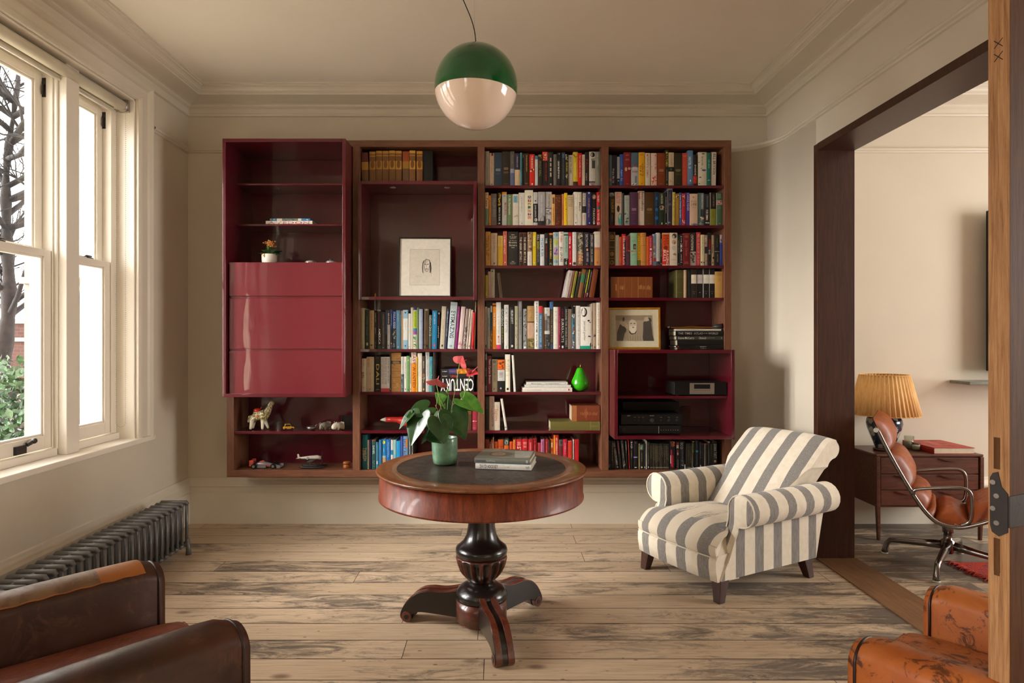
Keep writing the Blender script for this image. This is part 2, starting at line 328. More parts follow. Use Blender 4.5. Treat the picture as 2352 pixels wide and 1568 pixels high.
# ------------------------------------------------------------------ mesh building
class MB:
    def __init__(s): s.v = []; s.f = []; s.m = []; s.c = []; s.st = []; s.sm = []; s.cm = 0; s.cc = (.8, .8, .8, 1); s.cs = 0; s.smooth = False
    def V(s, p, st=0.0): s.v.append(tuple(p)); s.st.append(st); return len(s.v)-1
    def F(s, idx, m=None, c=None, sm=None):
        s.f.append(tuple(idx)); s.m.append(s.cm if m is None else m); s.c.append(s.cc if c is None else c); s.sm.append(s.smooth if sm is None else sm)
    def quad(s, p1, p2, p3, p4, **k): s.F([s.V(p) for p in (p1, p2, p3, p4)], **k)
    def poly(s, pts, **k): s.F([s.V(p) for p in pts], **k)
    def box(s, x0, x1, y0, y1, z0, z1, **k):
        i = [s.V((x, y, z)) for z in (z0, z1) for y in (y0, y1) for x in (x0, x1)]
        for q in ((0, 2, 3, 1), (4, 5, 7, 6), (0, 1, 5, 4), (2, 6, 7, 3), (0, 4, 6, 2), (1, 3, 7, 5)): s.F([i[j] for j in q], **k)
        return s
    def tube(s, pts, rad, seg=10, cap=True, **k):
        pts = [Vector(p) for p in pts]; n = len(pts)
        if not isinstance(rad, (list, tuple)): rad = [rad]*n
        rings = []; up = None
        for i, p in enumerate(pts):
            t = (pts[min(i+1, n-1)]-pts[max(i-1, 0)]).normalized()
            if up is None:
                up = Vector((0, 0, 1)) if abs(t.z) < .9 else Vector((1, 0, 0))
            a = t.cross(up).normalized(); b = a.cross(t).normalized(); up = b
            rings.append([s.V(p+(a*math.cos(2*PI*j/seg)+b*math.sin(2*PI*j/seg))*rad[i]) for j in range(seg)])
        for i in range(n-1):
            for j in range(seg):
                s.F([rings[i][j], rings[i][(j+1) % seg], rings[i+1][(j+1) % seg], rings[i+1][j]], sm=True, **k)
        if cap: s.F(rings[0][::-1], **k); s.F(rings[-1], **k)
        return s
    def lathe(s, prof, ctr=(0, 0), seg=32, sm=True, wob=None, **k):
        rings = []
        for r, z in prof:
            if r < 1e-5: rings.append([s.V((ctr[0], ctr[1], z))])
            else: rings.append([s.V((ctr[0]+r*(wob(j/seg, z) if wob else 1)*math.cos(2*PI*j/seg), ctr[1]+r*(wob(j/seg, z) if wob else 1)*math.sin(2*PI*j/seg), z)) for j in range(seg)])
        for a, b in zip(rings, rings[1:]):
            for j in range(seg):
                q = (j+1) % seg
                if len(a) == 1 and len(b) == 1: continue
                if len(a) == 1: s.F([a[0], b[q], b[j]], sm=sm, **k)
                elif len(b) == 1: s.F([a[j], a[q], b[0]], sm=sm, **k)
                else: s.F([a[j], a[q], b[q], b[j]], sm=sm, **k)
        return s
    def ell(s, c, r, seg=14, ring=8, **k):
        rows = []
        for i in range(ring+1):
            t = PI*i/ring
            if i in (0, ring): rows.append([s.V((c[0], c[1], c[2]-r[2]*math.cos(t)))])
            else: rows.append([s.V((c[0]+r[0]*math.sin(t)*math.cos(2*PI*j/seg), c[1]+r[1]*math.sin(t)*math.sin(2*PI*j/seg), c[2]-r[2]*math.cos(t))) for j in range(seg)])
        for a, b in zip(rows, rows[1:]):
            for j in range(seg):
                q = (j+1) % seg
                if len(a) == 1: s.F([a[0], b[q], b[j]], sm=True, **k)
                elif len(b) == 1: s.F([a[j], a[q], b[0]], sm=True, **k)
                else: s.F([a[j], a[q], b[q], b[j]], sm=True, **k)
        return s
    def prism(s, poly, axis, a, b, sm=False, **k):
        # polygon in the two other axes, extruded along axis
        def P(p, t):
            return {'x': (t, p[0], p[1]), 'y': (p[0], t, p[1]), 'z': (p[0], p[1], t)}[axis]
        A = [s.V(P(p, a)) for p in poly]; Bq = [s.V(P(p, b)) for p in poly]; n = len(poly)
        s.F(A[::-1], sm=False, **k); s.F(Bq, sm=False, **k)
        for i in range(n): s.F([A[i], A[(i+1) % n], Bq[(i+1) % n], Bq[i]], sm=sm, **k)
        return s
    def grid(s, nu, nv, fn, st=None, wrapu=False, sm=True, **k):
        I = [[s.V(fn(i/nu, j/nv), st(i/nu, j/nv) if st else 0) for j in range(nv+1)] for i in range(nu+(0 if wrapu else 1))]
        N = len(I)
        for i in range(nu):
            for j in range(nv):
                s.F([I[i][j], I[(i+1) % N][j], I[(i+1) % N][j+1], I[i][j+1]], sm=sm, **k)
        return s
    def build(s, name, mats, parent=None, loc=None, rot=None, bevel=0, seg=2, subsurf=0, weld=False):
        me = bpy.data.meshes.new(name); me.from_pydata(s.v, [], s.f)
        if not isinstance(mats, (list, tuple)): mats = [mats]
        for m_ in mats: me.materials.append(M[m_] if isinstance(m_, str) else m_)
        for i, pl in enumerate(me.polygons): pl.material_index = s.m[i]; pl.use_smooth = s.sm[i]
        if any(x != 0 for x in s.st):
            at = me.attributes.new('st', 'FLOAT', 'POINT'); at.data.foreach_set('value', s.st)
        if any(mm in (M['print'], M['matprint']) for mm in me.materials):
            at = me.attributes.new('Col', 'FLOAT_COLOR', 'CORNER'); buf = []
            for i, pl in enumerate(me.polygons): buf += list(s.c[i])*pl.loop_total
            at.data.foreach_set('color', buf)
        b = bmesh.new(); b.from_mesh(me)
        if weld: bmesh.ops.remove_doubles(b, verts=b.verts, dist=1e-5)
        bmesh.ops.recalc_face_normals(b, faces=b.faces); b.to_mesh(me); b.free()
        o = bpy.data.objects.new(name, me); COL.objects.link(o)
        if parent: o.parent = parent
        if loc: o.location = loc
        if rot: o.rotation_euler = rot
        if bevel:
            md = o.modifiers.new('bevel', 'BEVEL'); md.width = bevel; md.segments = seg; md.limit_method = 'ANGLE'; md.angle_limit = .6
            for pl in me.polygons: pl.use_smooth = True
            wn_ = o.modifiers.new('wn', 'WEIGHTED_NORMAL')
        if subsurf:
            md = o.modifiers.new('sub', 'SUBSURF'); md.levels = subsurf; md.render_levels = subsurf
        return o

def tag(o, label=None, cat=None, group=None, kind=None):
    if label: o['label'] = label
    if cat: o['category'] = cat
    if group: o['group'] = group
    if kind: o['kind'] = kind
    return o
def thing(name, label, cat, loc=(0, 0, 0), rz=0, group=None):
    o = bpy.data.objects.new(name, None); COL.objects.link(o); o.location = loc; o.rotation_euler = (0, 0, rz)
    o.empty_display_size = .05
    return tag(o, label, cat, group)
def struct(name, mb, mats, parent=None, **k):
    o = mb.build(name, mats, parent, **k)
    if not parent: o['kind'] = 'structure'
    return o
def bezier_pts(ctrl, n=8):
    # Catmull-Rom through control points
    P = [Vector(c) for c in ctrl]; P = [P[0]*2-P[1]]+P+[P[-1]*2-P[-2]]; out = []
    for i in range(1, len(P)-2):
        for k in range(n):
            t = k/n; a, b, c, d = P[i-1:i+3]
            out.append(.5*((2*b)+(-a+c)*t+(2*a-5*b+4*c-d)*t*t+(-a+3*b-3*c+d)*t**3))
    out.append(P[-2]); return out
def skin(name, verts, edges, radii, mats, parent=None, loc=None, rot=None, sub=2):
    me = bpy.data.meshes.new(name); me.from_pydata(verts, edges, [])
    me.materials.append(M[mats])
    o = bpy.data.objects.new(name, me); COL.objects.link(o)
    md = o.modifiers.new('skin', 'SKIN'); md.use_smooth_shade = True
    for i, sv in enumerate(me.skin_vertices[0].data):
        r_ = radii[i]; sv.radius = r_ if isinstance(r_, tuple) else (r_, r_)
    me.skin_vertices[0].data[0].use_root = True
    s2 = o.modifiers.new('sub', 'SUBSURF'); s2.levels = sub; s2.render_levels = sub
    if parent: o.parent = parent
    if loc: o.location = loc
    if rot: o.rotation_euler = rot
    return o

# glyph outlines, made once
GL = {}
def glyphs(chars):
    for ch in chars:
        cu = bpy.data.curves.new('g', 'FONT'); cu.body = ch; cu.size = 1; cu.resolution_u = 2; cu.offset = .012
        o = bpy.data.objects.new('g', cu); COL.objects.link(o)
        bpy.context.view_layer.update()
        dg = bpy.context.evaluated_depsgraph_get(); e = o.evaluated_get(dg); me = e.to_mesh()
        vs = [(v.co.x, v.co.y) for v in me.vertices]; fs = [tuple(p.vertices) for p in me.polygons]
        e.to_mesh_clear(); bpy.data.objects.remove(o); bpy.data.curves.remove(cu)
        if vs:
            x0 = min(v[0] for v in vs); x1 = max(v[0] for v in vs)
            GL[ch] = ([(x-x0, y) for x, y in vs], fs, x1-x0)
glyphs("ABCDEFGHIJKLMNOPQRSTUVWXYZabcdefghijklmnopqrstuvwxyz0123456789&'.+:")
def text2d(s):
    x = 0; vs = []; fs = []
    for ch in s:
        if ch not in GL: x += .32; continue
        v, f, w = GL[ch]; o = len(vs)
        vs += [(a+x, b) for a, b in v]; fs += [tuple(i+o for i in q) for q in f]; x += w+.085
    return vs, fs, max(.01, x-.085)
def put_text(mb, s, fn, length, height, **k):
    """fn(u, v): u along the text 0..length, v up 0..height"""
    vs, fs, w = text2d(s)
    if not vs: return
    ix = [mb.V(fn(a/w*length, b/.70*height)) for a, b in vs]
    for q in fs: mb.F([ix[i] for i in q], **k)

# ------------------------------------------------------------------ the room
XL, XR, YB, ZC = -2.23, 1.93, 4.61, 3.085
YF = -3.3; XR2 = 6.0; WT = .34
b = MB(); b.box(XL-.02, XR2, YF, YB+.02, -.08, 0); struct('floor', b, 'floor')
b = MB(); b.box(XL, XR2, YF, YB, ZC, ZC+.1); struct('ceiling', b, 'ceil')
b = MB(); b.box(XL-WT, XR2+.3, YB, YB+.3, -.08, ZC+.1); struct('wall_back', b, 'wall')
# window opening in the left wall
WY0, WY1, WZ0, WZ1 = 2.125, 3.94, .70, 2.79
b = MB()
b.box(XL-WT, XL, WY1, YB, -.08, ZC+.1); b.box(XL-WT, XL, -1.0, WY0, -.08, ZC+.1); b.box(XL-WT, XL, YF, -2.9, -.08, ZC+.1)
b.box(XL-WT, XL, -2.9, -1.0, -.08, WZ0); b.box(XL-WT, XL, -2.9, -1.0, WZ1, ZC+.1)
b.box(XL-WT, XL, WY0, WY1, -.08, WZ0); b.box(XL-WT, XL, WY0, WY1, WZ1, ZC+.1)
struct('wall_left', b, 'wall')
# rear wall
b = MB()
b.box(XL-WT, XR2+.3, YF-.3, YF, -.08, ZC+.1); struct('wall_rear', b, 'wall')
b = MB()
b.box(XR2, XR2+.3, YF, 1.6, -.08, ZC+.1); b.box(XR2, XR2+.3, 3.8, YB, -.08, ZC+.1)
b.box(XR2, XR2+.3, 1.6, 3.8, -.08, .7); b.box(XR2, XR2+.3, 1.6, 3.8, 2.8, ZC+.1); struct('wall_side_room', b, 'wall')
# right wall with wide opening: x 1.93..2.13
OY0, OY1, OZ, RT = .9, 3.90, 2.475, 2.14
RAILZ = 2.665
b = MB(); R_ = .36
b.box(XR, RT, OY1, YB, RAILZ, ZC+.1)
arc = [(XR-R_+R_*math.sin(t), YB-R_+R_*math.cos(t)) for t in [PI/2*i/14 for i in range(15)]]
poly = [(XR, OY1+.003), (XR, OY1), (RT, OY1), (RT, YB), (XR-R_, YB)]+arc[1:-1]+[(XR, YB-R_)]
b.prism([(p[0], p[1]) for p in poly], 'z', -.02, RAILZ, sm=True)
b.box(XR, RT, OY0, OY1, OZ+.02, ZC+.1)
b.box(XR, RT, YF, OY0, -.08, ZC+.1)
struct('wall_right', b, 'wall')
# cornice, mitred round the room
prof = [(0, 2.912), (.016, 2.916), (.020, 2.925), (.016, 2.934), (.012, 2.937), (.012, 2.966), (.020, 2.97), (.030, 2.978), (.032, 2.99),
        (.045, 2.996), (.075, 3.004), (.11, 3.012), (.138, 3.018), (.146, 3.020), (.148, 3.030), (.155, 3.032), (.156, 3.038), (.162, 3.04), (.168, 3.052), (.178, 3.062), (.188, 3.066), (.190, 3.074), (.2, 3.076), (.2, 3.086)]
b = MB()
def crn(path, name, mat, prof, closed=False):
    b = MB(); n = len(path)
    rings = []
    for (x, y, nx, ny) in path: rings.append([b.V((x+nx*p, y+ny*p, z)) for p, z in prof])
    for i in range(n-1):
        for j in range(len(prof)-1): b.F([rings[i][j], rings[i+1][j], rings[i+1][j+1], rings[i][j+1]], sm=False)
    return struct(name, b, mat)
crn([(XL, YF, 1, 0), (XL, YB, 1, -1), (XR, YB, -1, -1), (XR, YF, -1, 0)], 'trim_1', 'trim', prof)
crn([(RT, YB, 0, -1), (XR2, YB, 0, -1)], 'trim_2', 'trim', prof)
# picture rail
rp = [(0, RAILZ-.012), (.010, RAILZ-.008), (.014, RAILZ), (.024, RAILZ+.006), (.028, RAILZ+.014), (.022, RAILZ+.022), (.012, RAILZ+.026), (0, RAILZ+.03)]
pth = [(XL, WY1+.185, 1, 0), (XL, YB, 1, -1)]+[(XR-R_, YB, 0, -1)]
for i in range(1, 15):
    t = PI/2*i/14; pth.append((XR-R_+R_*math.sin(t), YB-R_+R_*math.cos(t), -math.sin(t), -math.cos(t)))
pth.append((XR, YF, -1, 0))
crn(pth, 'trim_3', 'trim', rp)
crn([(RT, YB, 0, -1), (XR2, YB, 0, -1)], 'trim_4', 'trim', rp)
# baseboards
bp = [(.026, 0), (.026, .222), (.022, .225), (.022, .262), (.034, .268), (.034, .280), (.024, .292), (.020, .300), (.012, .312), (.010, .325), (0, .33)]
crn([(XL, YF, 1, 0), (XL, YB, 1, -1), (XR-R_, YB, 0, -1)]+[(XR-R_+R_*math.sin(PI/2*i/14), YB-R_+R_*math.cos(PI/2*i/14), -math.sin(PI/2*i/14), -math.cos(PI/2*i/14)) for i in range(1, 15)]+[(XR, OY1, -1, 0)], 'baseboard_back', 'trim', bp)
crn([(RT, YB, 0, -1), (XR2, YB, 0, -1)], 'baseboard_side_room', 'trim', bp)
# timber lining of the opening
b = MB()
b.box(XR-.015, RT, OY1-.045, OY1, 0, OZ+.02); b.box(XR-.015, RT, OY0, OY1-.045, OZ-.022, OZ+.022); b.box(XR-.015, RT, OY0, OY0+.045, 0, OZ-.022)
o = struct('trim_5', b, 'wenge', bevel=.002)
b = MB(); b.box(XR-.02, RT+.01, OY0, OY1-.04, 0, .006); struct('trim_6', b, 'threshold')

# ------------------------------------------------------------------ sash window on the left
win = bpy.data.objects.new('window_1', None); COL.objects.link(win); win['kind'] = 'structure'
# architrave
ap = [(.0, .0), (.0, .020), (.012, .026), (.028, .030), (.036, .022), (.05, .020), (.10, .020), (.112, .030), (.135, .040), (.150, .038), (.158, .026), (.165, .026), (.165, 0)]
b = MB()
def arch(b, pts_prof):
    rings = []
    for (y, z, ny, nz) in ((WY1, WZ0, 1, 0), (WY1, WZ1, 1, 1), (WY0, WZ1, -1, 1), (WY0, WZ0, -1, 0)):
        rings.append([b.V((XL+h, y+ny*w, z+nz*w*.82)) for w, h in pts_prof])
    for i in range(3):
        for j in range(len(pts_prof)-1): b.F([rings[i][j], rings[i+1][j], rings[i+1][j+1], rings[i][j+1]])
arch(b, ap); b.build('architrave', 'trim', win)
b = MB(); b.box(XL-.20, XL+.035, WY0-.0, WY1+.17, WZ0-.022, WZ0+.012); b.build('window_sill', 'winpaint', win, bevel=.006)
# outer box frame and linings
XO = XL-.13   # sash plane
b = MB()
b.box(XO-.10, XL, WY1-.012, WY1+.0, WZ0, WZ1); b.box(XO-.10, XL, WY0, WY0+.012, WZ0, WZ1); b.box(XO-.10, XL, WY0, WY1, WZ1-.012, WZ1)
b.box(XO-.10, XO+.04, WY0+.012, WY1-.012, WZ0+.012, WZ0+.05)
b.box(XO-.10, XO+.04, WY0+.012, WY1-.012, WZ1-.07, WZ1-.012)
# inner beads next to jambs
b.box(XO-.10, XO+.022, WY1-.065, WY1-.012, WZ0+.05, WZ1-.07); b.box(XO-.10, XO+.022, WY0+.012, WY0+.065, WZ0+.05, WZ1-.07)
b.build('window_frame', 'winpaint', win, bevel=.003)
MU = [(3.364, 3.51), (2.554, 2.70)]
for (a, c) in MU:
    b = MB(); b.box(XO-.10, XO+.022, a, c, WZ0+.05, WZ1-.07); m_ = (a+c)/2; b.box(XO+.022, XO+.082, m_-.052, m_+.052, WZ0+.012, WZ1-.012)
    b.box(XO+.022, XO+.04, m_-.065, m_-.052, WZ0+.012, WZ1-.07); b.box(XO+.022, XO+.04, m_+.052, m_+.065, WZ0+.012, WZ1-.07)
    b.build('mullion', 'winpaint', win, bevel=.004)
def sash(y0, y1, z0, z1, xc, rb, rt, name):
    b = MB(); st = .05; t = .021
    b.box(xc-t, xc+t, y0, y0+st, z0, z1); b.box(xc-t, xc+t, y1-st, y1, z0, z1)
    b.box(xc-t, xc+t, y0+st, y1-st, z0, z0+rb); b.box(xc-t, xc+t, y0+st, y1-st, z1-rt, z1)
    e = .012
    b.box(xc-.012, xc+.012, y0+st, y0+st+e, z0+rb, z1-rt); b.box(xc-.012, xc+.012, y1-st-e, y1-st, z0+rb, z1-rt)
    b.box(xc-.012, xc+.012, y0+st+e, y1-st-e, z0+rb, z0+rb+e); b.box(xc-.012, xc+.012, y0+st+e, y1-st-e, z1-rt-e, z1-rt)
    o = b.build(name, 'winpaint', win, bevel=.002)
    g = MB(); g.box(xc-.003, xc+.003, y0+st, y1-st, z0+rb, z1-rt); g.build('glass_pane', 'glass', o)
    return o
MR = 1.785
bays = [(3.51, WY1-.065), (2.70, 3.364), (WY0+.065, 2.554)]
for k, (y0, y1) in enumerate(bays):
    lo = sash(y0+.003, y1-.003, WZ0+.055, MR, XO-.005, .07, .035, 'lower_sash')
    up = sash(y0+.003, y1-.003, MR-.03, WZ1-.075, XO-.052, .035, .05, 'upper_sash')
    ym = (y0+y1)/2 if k != 1 else 3.03
    lb = MB(); lb.box(XO-.03, XO+.01, ym-.03, ym+.03, MR, MR+.006); lb.lathe([(0.0001, MR+.006), (.012, MR+.006), (.012, MR+.018), (.0001, MR+.02)], (XO-.012, ym), 12)
    lb.tube([(XO-.012, ym, MR+.016), (XO-.012, ym+.045, MR+.016)], .006, 8); lb.build('sash_lock', 'blackmetal', win)
    # sash stop lug near the head, pulley slot with hook
    hb = MB(); hb.box(XO-.034, XO-.012, y1-.003, y1-.0005, 2.59, 2.69); hb.ell((XO-.023, y1-.003, 2.665), (.010, .006, .012), 10, 6)
    hb.tube([(XO-.023, y1-.006, 2.66), (XO-.020, y1-.016, 2.64), (XO-.023, y1-.012, 2.60)], .0045, 6); hb.build('sash_catch', 'blackmetal', win)
hb = MB(); hb.box(XO+.016, XO+.03, 3.10, 3.17, WZ0+.06, WZ0+.10); hb.tube([(XO+.03, 3.17, WZ0+.10), (XO+.045, 3.2, WZ0+.115)], .011, 8); hb.ell((XO+.045, 3.2, WZ0+.115), (.014, .014, .014)); hb.build('sash_lift', 'blackmetal', win)
# roller blind
bl = thing('roller_blind', 'cream roller blind rolled up at the head of the tall sash window', 'blind', (XL-.055, 0, 2.735))
b = MB(); b.tube([(0, WY0+.05, 0), (0, WY1-.055, 0)], .031, 20); b.build('blind_roll', 'blind', bl)
b = MB(); b.box(-.033, -.030, WY0+.06, WY1-.075, -.042, 0); b.build('blind_fabric', 'blind', bl)
b = MB(); b.tube([(-.0315, WY0+.06, -.045), (-.0315, WY1-.075, -.045)], .008, 10); b.build('hem_bar', 'winpaint', bl)
b = MB(); b.tube([(0, WY1-.055, 0), (0, WY1-.03, 0)], .034, 20); b.box(-.03, .03, WY1-.03, WY1-.013, -.03, .055); b.build('bracket', 'steel', bl)
b = MB()
for i in range(330):
    t = i/329; H_ = 1.92; tot = 2*H_+.09
    sdist = t*tot
    if sdist < H_: p_ = (.020, WY1-.043, -sdist)
    elif sdist < H_+.09:
        a_ = (sdist-H_)/.09*PI; p_ = (-.008+.028*math.cos(a_), WY1-.043, -H_-.028*math.sin(a_))
    else: p_ = (-.036, WY1-.043, -(tot-sdist))
    b.ell(p_, (.0028,)*3, 5, 3)
b.build('bead_chain', 'steel', bl)

# unseen windows, added to let more light into both rooms
for nm, cx_, cy_, w_, rz in (('added_window_2', XR2+.12, 2.7, 2.2, PI/2), ('added_window_3', XL-.12, -1.95, 1.9, PI/2)):
    w2 = bpy.data.objects.new(nm, None); COL.objects.link(w2); w2['kind'] = 'structure'; w2.location = (cx_, cy_, .7); w2.rotation_euler = (0, 0, rz)
    b = MB(); h = w_/2
    b.box(-h, -h+.07, -.03, .03, 0, 2.1); b.box(h-.07, h, -.03, .03, 0, 2.1); b.box(-h+.07, h-.07, -.03, .03, 0, .08); b.box(-h+.07, h-.07, -.03, .03, 2.02, 2.1)
    b.box(-h+.07, h-.07, -.03, .03, 1.02, 1.08); b.box(-.03, .03, -.03, .03, .08, 2.02); b.build('window_frame', 'winpaint', w2)
    b = MB(); b.box(-h+.07, h-.07, -.003, .003, .08, 2.02); b.build('glass_pane', 'glass', w2)

# ------------------------------------------------------------------ outside
b = MB(); b.box(XL-.70, XL-WT-.001, 3.965, 4.3, -.6, 3.3)
b.box(XL-.66, XL-WT-.02, 3.945, 3.966, .3, 1.62)
pts = [(XL-WT-.001, 1.66), (XL-.70, 1.66), (XL-.70, 1.86), (XL-.93, 1.86), (XL-.88, 1.80), (XL-.80, 1.73), (XL-WT-.001, 1.70)]
b.box(XL-.70, XL-WT-.001, 3.92, 3.966, 1.66, 1.70)
o = struct('trim_7', b, 'extwhite'); 
b = MB(); b.box(-40, XL-WT-.01, -20, 40, -.7, -.6); struct('trim_8', b, 'grass')
tr = thing('garden_tree', 'gnarled bare winter tree outside the tall sash window', 'tree', (-5.55, 7.2, -.6))
b = MB()
trunk = bezier_pts([(0, 0, 0), (.05, 0, .9), (-.02, 0, 1.6), (.06, 0, 2.3), (.0, .05, 3.0), (-.05, .1, 3.8), (.05, .1, 4.6)], 5)
b.tube(trunk, [.125-.10*i/(len(trunk)-1)+.012*math.sin(i*1.7) for i in range(len(trunk))], 10); b.build('trunk', 'bark', tr)
b = MB(); rnd = random.Random(3)
def branch(p, d, L, r, lv):
    pts = [p]; q = Vector(p); dd = Vector(d)
    for i in range(5):
        dd = (dd+Vector((rnd.uniform(-.35, .35), rnd.uniform(-.35, .35), rnd.uniform(-.2, .35)))).normalized(); q = q+dd*L/5; pts.append(q.copy())
    b.tube(pts, [r*(1-.15*i) for i in range(6)], 4 if lv > 1 else 6, cap=False)
    if lv < 4:
        for _ in range(4 if lv < 3 else 3):
            k = rnd.randint(1, 5); nd = (dd+Vector((rnd.uniform(-1, 1), rnd.uniform(-1, 1), rnd.uniform(-.4, .9)))).normalized()
            branch(pts[k], nd, L*rnd.uniform(.45, .7), r*.5, lv+1)
for k in range(32):
    tp = trunk[rnd.randint(13, len(trunk)-1)]
    a_ = rnd.uniform(0, 2*PI); branch(tp, Vector((math.cos(a_), math.sin(a_), rnd.uniform(.1, 1))), rnd.uniform(1.0, 1.9), .032, 0)
b.build('branches', 'twig', tr)
def leafcloud(name, label, cat, c, r, n_, size, mat, seed):
    b = MB(); rn = random.Random(seed)
    for _ in range(n_):
        while True:
            q = Vector((rn.uniform(-1, 1), rn.uniform(-1, 1), rn.uniform(-1, 1)))
            if .3 < q.length < 1: break
        p_ = Vector((q.x*r[0], q.y*r[1], q.z*r[2]))
        u = Vector((rn.uniform(-1, 1), rn.uniform(-1, 1), rn.uniform(-1, 1))).normalized(); w = u.cross(Vector((rn.uniform(-1, 1), rn.uniform(-1, 1), rn.uniform(-1, 1)))).normalized()
        s = size*rn.uniform(.6, 1.2); nn = u.cross(w)*s*.15
        b.poly([p_-u*s, p_-u*s*.2+w*s*.55+nn, p_+u*s*.5+w*s*.4+nn, p_+u*s, p_+u*s*.5-w*s*.4, p_-u*s*.2-w*s*.55])
    o = b.build(name, mat, None, loc=c); return tag(o, label, cat)
leafcloud('shrub', 'leafy green shrub below the tree outside the window', 'shrub', (-4.75, 6.05, .45), (.9, .45, .72), 2600, .05, 'bush', 1)
leafcloud('hedge', 'low grey green hedge nearest the outside of the window', 'hedge', (-4.05, 4.9, .02), (.9, .35, .55), 4200, .026, 'bushgrey', 2)
b = MB(); b.box(-1.6, 2.4, 0, .22, -.6, 1.58, m=0); b.box(-1.65, 2.45, -.03, .25, 1.26, 1.33, m=1); b.box(-1.65, 2.45, -.03, .25, 1.58, 1.66, m=1)
tag(b.build('garden_wall', ['brick', 'extwhite'], None, loc=(-9.0, 11.5, 0)), 'brick garden wall with pale stone bands behind the tree', 'wall')

# ------------------------------------------------------------------ bookcase
FR, BK = 4.33, 4.585
def fx(u): return px(u, FR)
POSTS = [(521, 537), (810, 826.5), (1097, 1113), (1381, 1398), (1664, 1680)]
PX = [(fx(a), fx(c)) for a, c in POSTS]
ZT, ZB = pz(322, FR), pz(1095.5, FR)
ZTI, ZBI = pz(337, FR), pz(1079.5, FR)
bc = thing('bookcase', 'wall hung walnut bookcase in four bays with burgundy lacquered shelves', 'bookcase', (0, 0, 0))
for i, (a, c) in enumerate(PX):
    b = MB(); b.box(a, c, FR, YB-.002, ZBI, ZTI); b.build('upright', 'walnutv', bc, bevel=.0015)
b = MB(); b.box(PX[0][0], PX[4][1], FR, YB-.002, ZTI, ZT); b.build('top_panel', 'walnuth', bc, bevel=.0015)
b = MB(); b.box(PX[0][0], PX[4][1], FR, YB-.002, ZB, ZBI); b.build('bottom_panel', 'walnuth', bc, bevel=.0015)
BAY = [(PX[i][1], PX[i+1][0]) for i in range(4)]
for (a, c) in BAY:
    b = MB(); b.box(a+.001, c-.001, BK, YB-.006, ZBI+.001, ZTI-.001); b.build('back_panel', 'lacq', bc)
SH = {1: 425.5, 2: 517, 3: 609.5, 4: 683.5, 5: 801.5, 6: 899.8, 7: 988.5, 8: 1079.5}
SF = FR+.008
def sz(k): return pz(SH[k], SF) if k != 8 else ZBI
def shelf(bay, k, z=None):
    a, c = BAY[bay]; z = sz(k) if z is None else z
    b = MB(); b.box(a+.001, c-.001, SF, BK-.001, z-.019, z); b.build('shelf', 'lacq', bc, bevel=.001)
for k in (1, 2, 3, 4, 5, 6, 7): shelf(2, k)
for k in (1, 2, 3, 4): shelf(3, k)
for k in (5, 6, 7): shelf(1, k)
shelf(0, 7, pz(990, SF))
Z07 = pz(990, SF)

def cabinet(name, label, bay, front, ztop, zbot, t=.022, back=True):
    a, c = BAY[bay]; a += .003; c -= .003
    th = thing(name, label, 'cabinet', ((a+c)/2, BK, zbot)); w = (c-a)/2; dpt = BK-.003-front
    H_ = ztop-zbot; y0 = -dpt-.0; y1 = -.004
    b = MB(); b.box(-w, -w+t, y0, y1, 0, H_); b.box(w-t, w, y0, y1, 0, H_); b.box(-w+t, w-t, y0, y1, H_-t, H_); b.box(-w+t, w-t, y0, y1, 0, t)
    b.box(-w+t, w-t, y1-.012, y1, t, H_-t)
    b.build('carcass', 'lacq', th, bevel=.0015); return th, w, y0, y1, H_, t
BF = 4.14
zt1, zb1 = ZTI-.002, pz(912, BF)
cA, w, y0, y1, H_, t = cabinet('lacquered_cabinet', 'tall glossy burgundy cabinet of three drawers below open shelves at the left end', 0, BF, zt1, zb1)
YSH = 4.305-BK
for v_ in (420.5, 514):
    b = MB(); z = pz(v_, 4.305)-zb1; b.box(-w+t+.001, w-t-.001, YSH, y1-.013, z-.014, z); b.build('shelf', 'lacq', cA, bevel=.003)
dz = [(602.5, 679.5), (685.5, 801), (806, 904.5)]
DF = BF+.035; zdt = pz(602, DF)-zb1
for (a_, c_) in dz:
    za, zc = pz(a_, DF)-zb1, pz(c_, DF)-zb1
    b = MB(); yf = DF-BK
    b.box(-w+t+.008, w-t-.003, yf, yf+.018, zc, za)
    b.box(-w+t+.008, w-t-.003, yf+.010, yf+.02, zc-.017, zc)
    b.box(-w+t+.012, w-t-.008, yf+.02, y1-.02, zc+.005, za-.02)
    b.build('drawer', 'lacqlit', cA, bevel=.0012)
b = MB(); b.box(-w+t+.001, w-t-.001, DF-BK+.001, y1-.013, zdt-.012, zdt-.0005); b.build('counter_panel', 'lacq', cA)
ZCA = zb1+zdt
zt2, zb2 = pz(415, 4.262), pz(688.5, 4.262)
cB, w, y0, y1, H_, t = cabinet('lacquered_cabinet', 'open burgundy display cube holding the framed face sketch', 1, 4.262, zt2, zb2)
for v_ in (902, 1027):
    xx = px(v_, 4.35)-cB.location.x
    b = MB(); b.lathe([(.0001, H_-t-.003), (.019, H_-t-.003), (.021, H_-t), (.0001, H_-t)], (xx, 4.36-BK), 16); b.build('downlight', 'steel', cB)
ZB2T, ZB2B = zt2, zb2+t
zt3, zb3 = pz(803, 4.13), pz(1009, 4.13)
cC, w, y0, y1, H_, t = cabinet('lacquered_cabinet', 'burgundy box holding the stereo, jutting from the right bay', 3, 4.13, zt3, zb3)
z = pz(907, 4.26)-zb3; b = MB(); b.box(-w+t+.001, w-t-.001, 4.20-BK, y1-.013, z-.017, z); b.build('shelf', 'lacq', cC, bevel=.001)
ZC3T, ZC3S, ZC3B = zt3, zb3+z, zb3+t

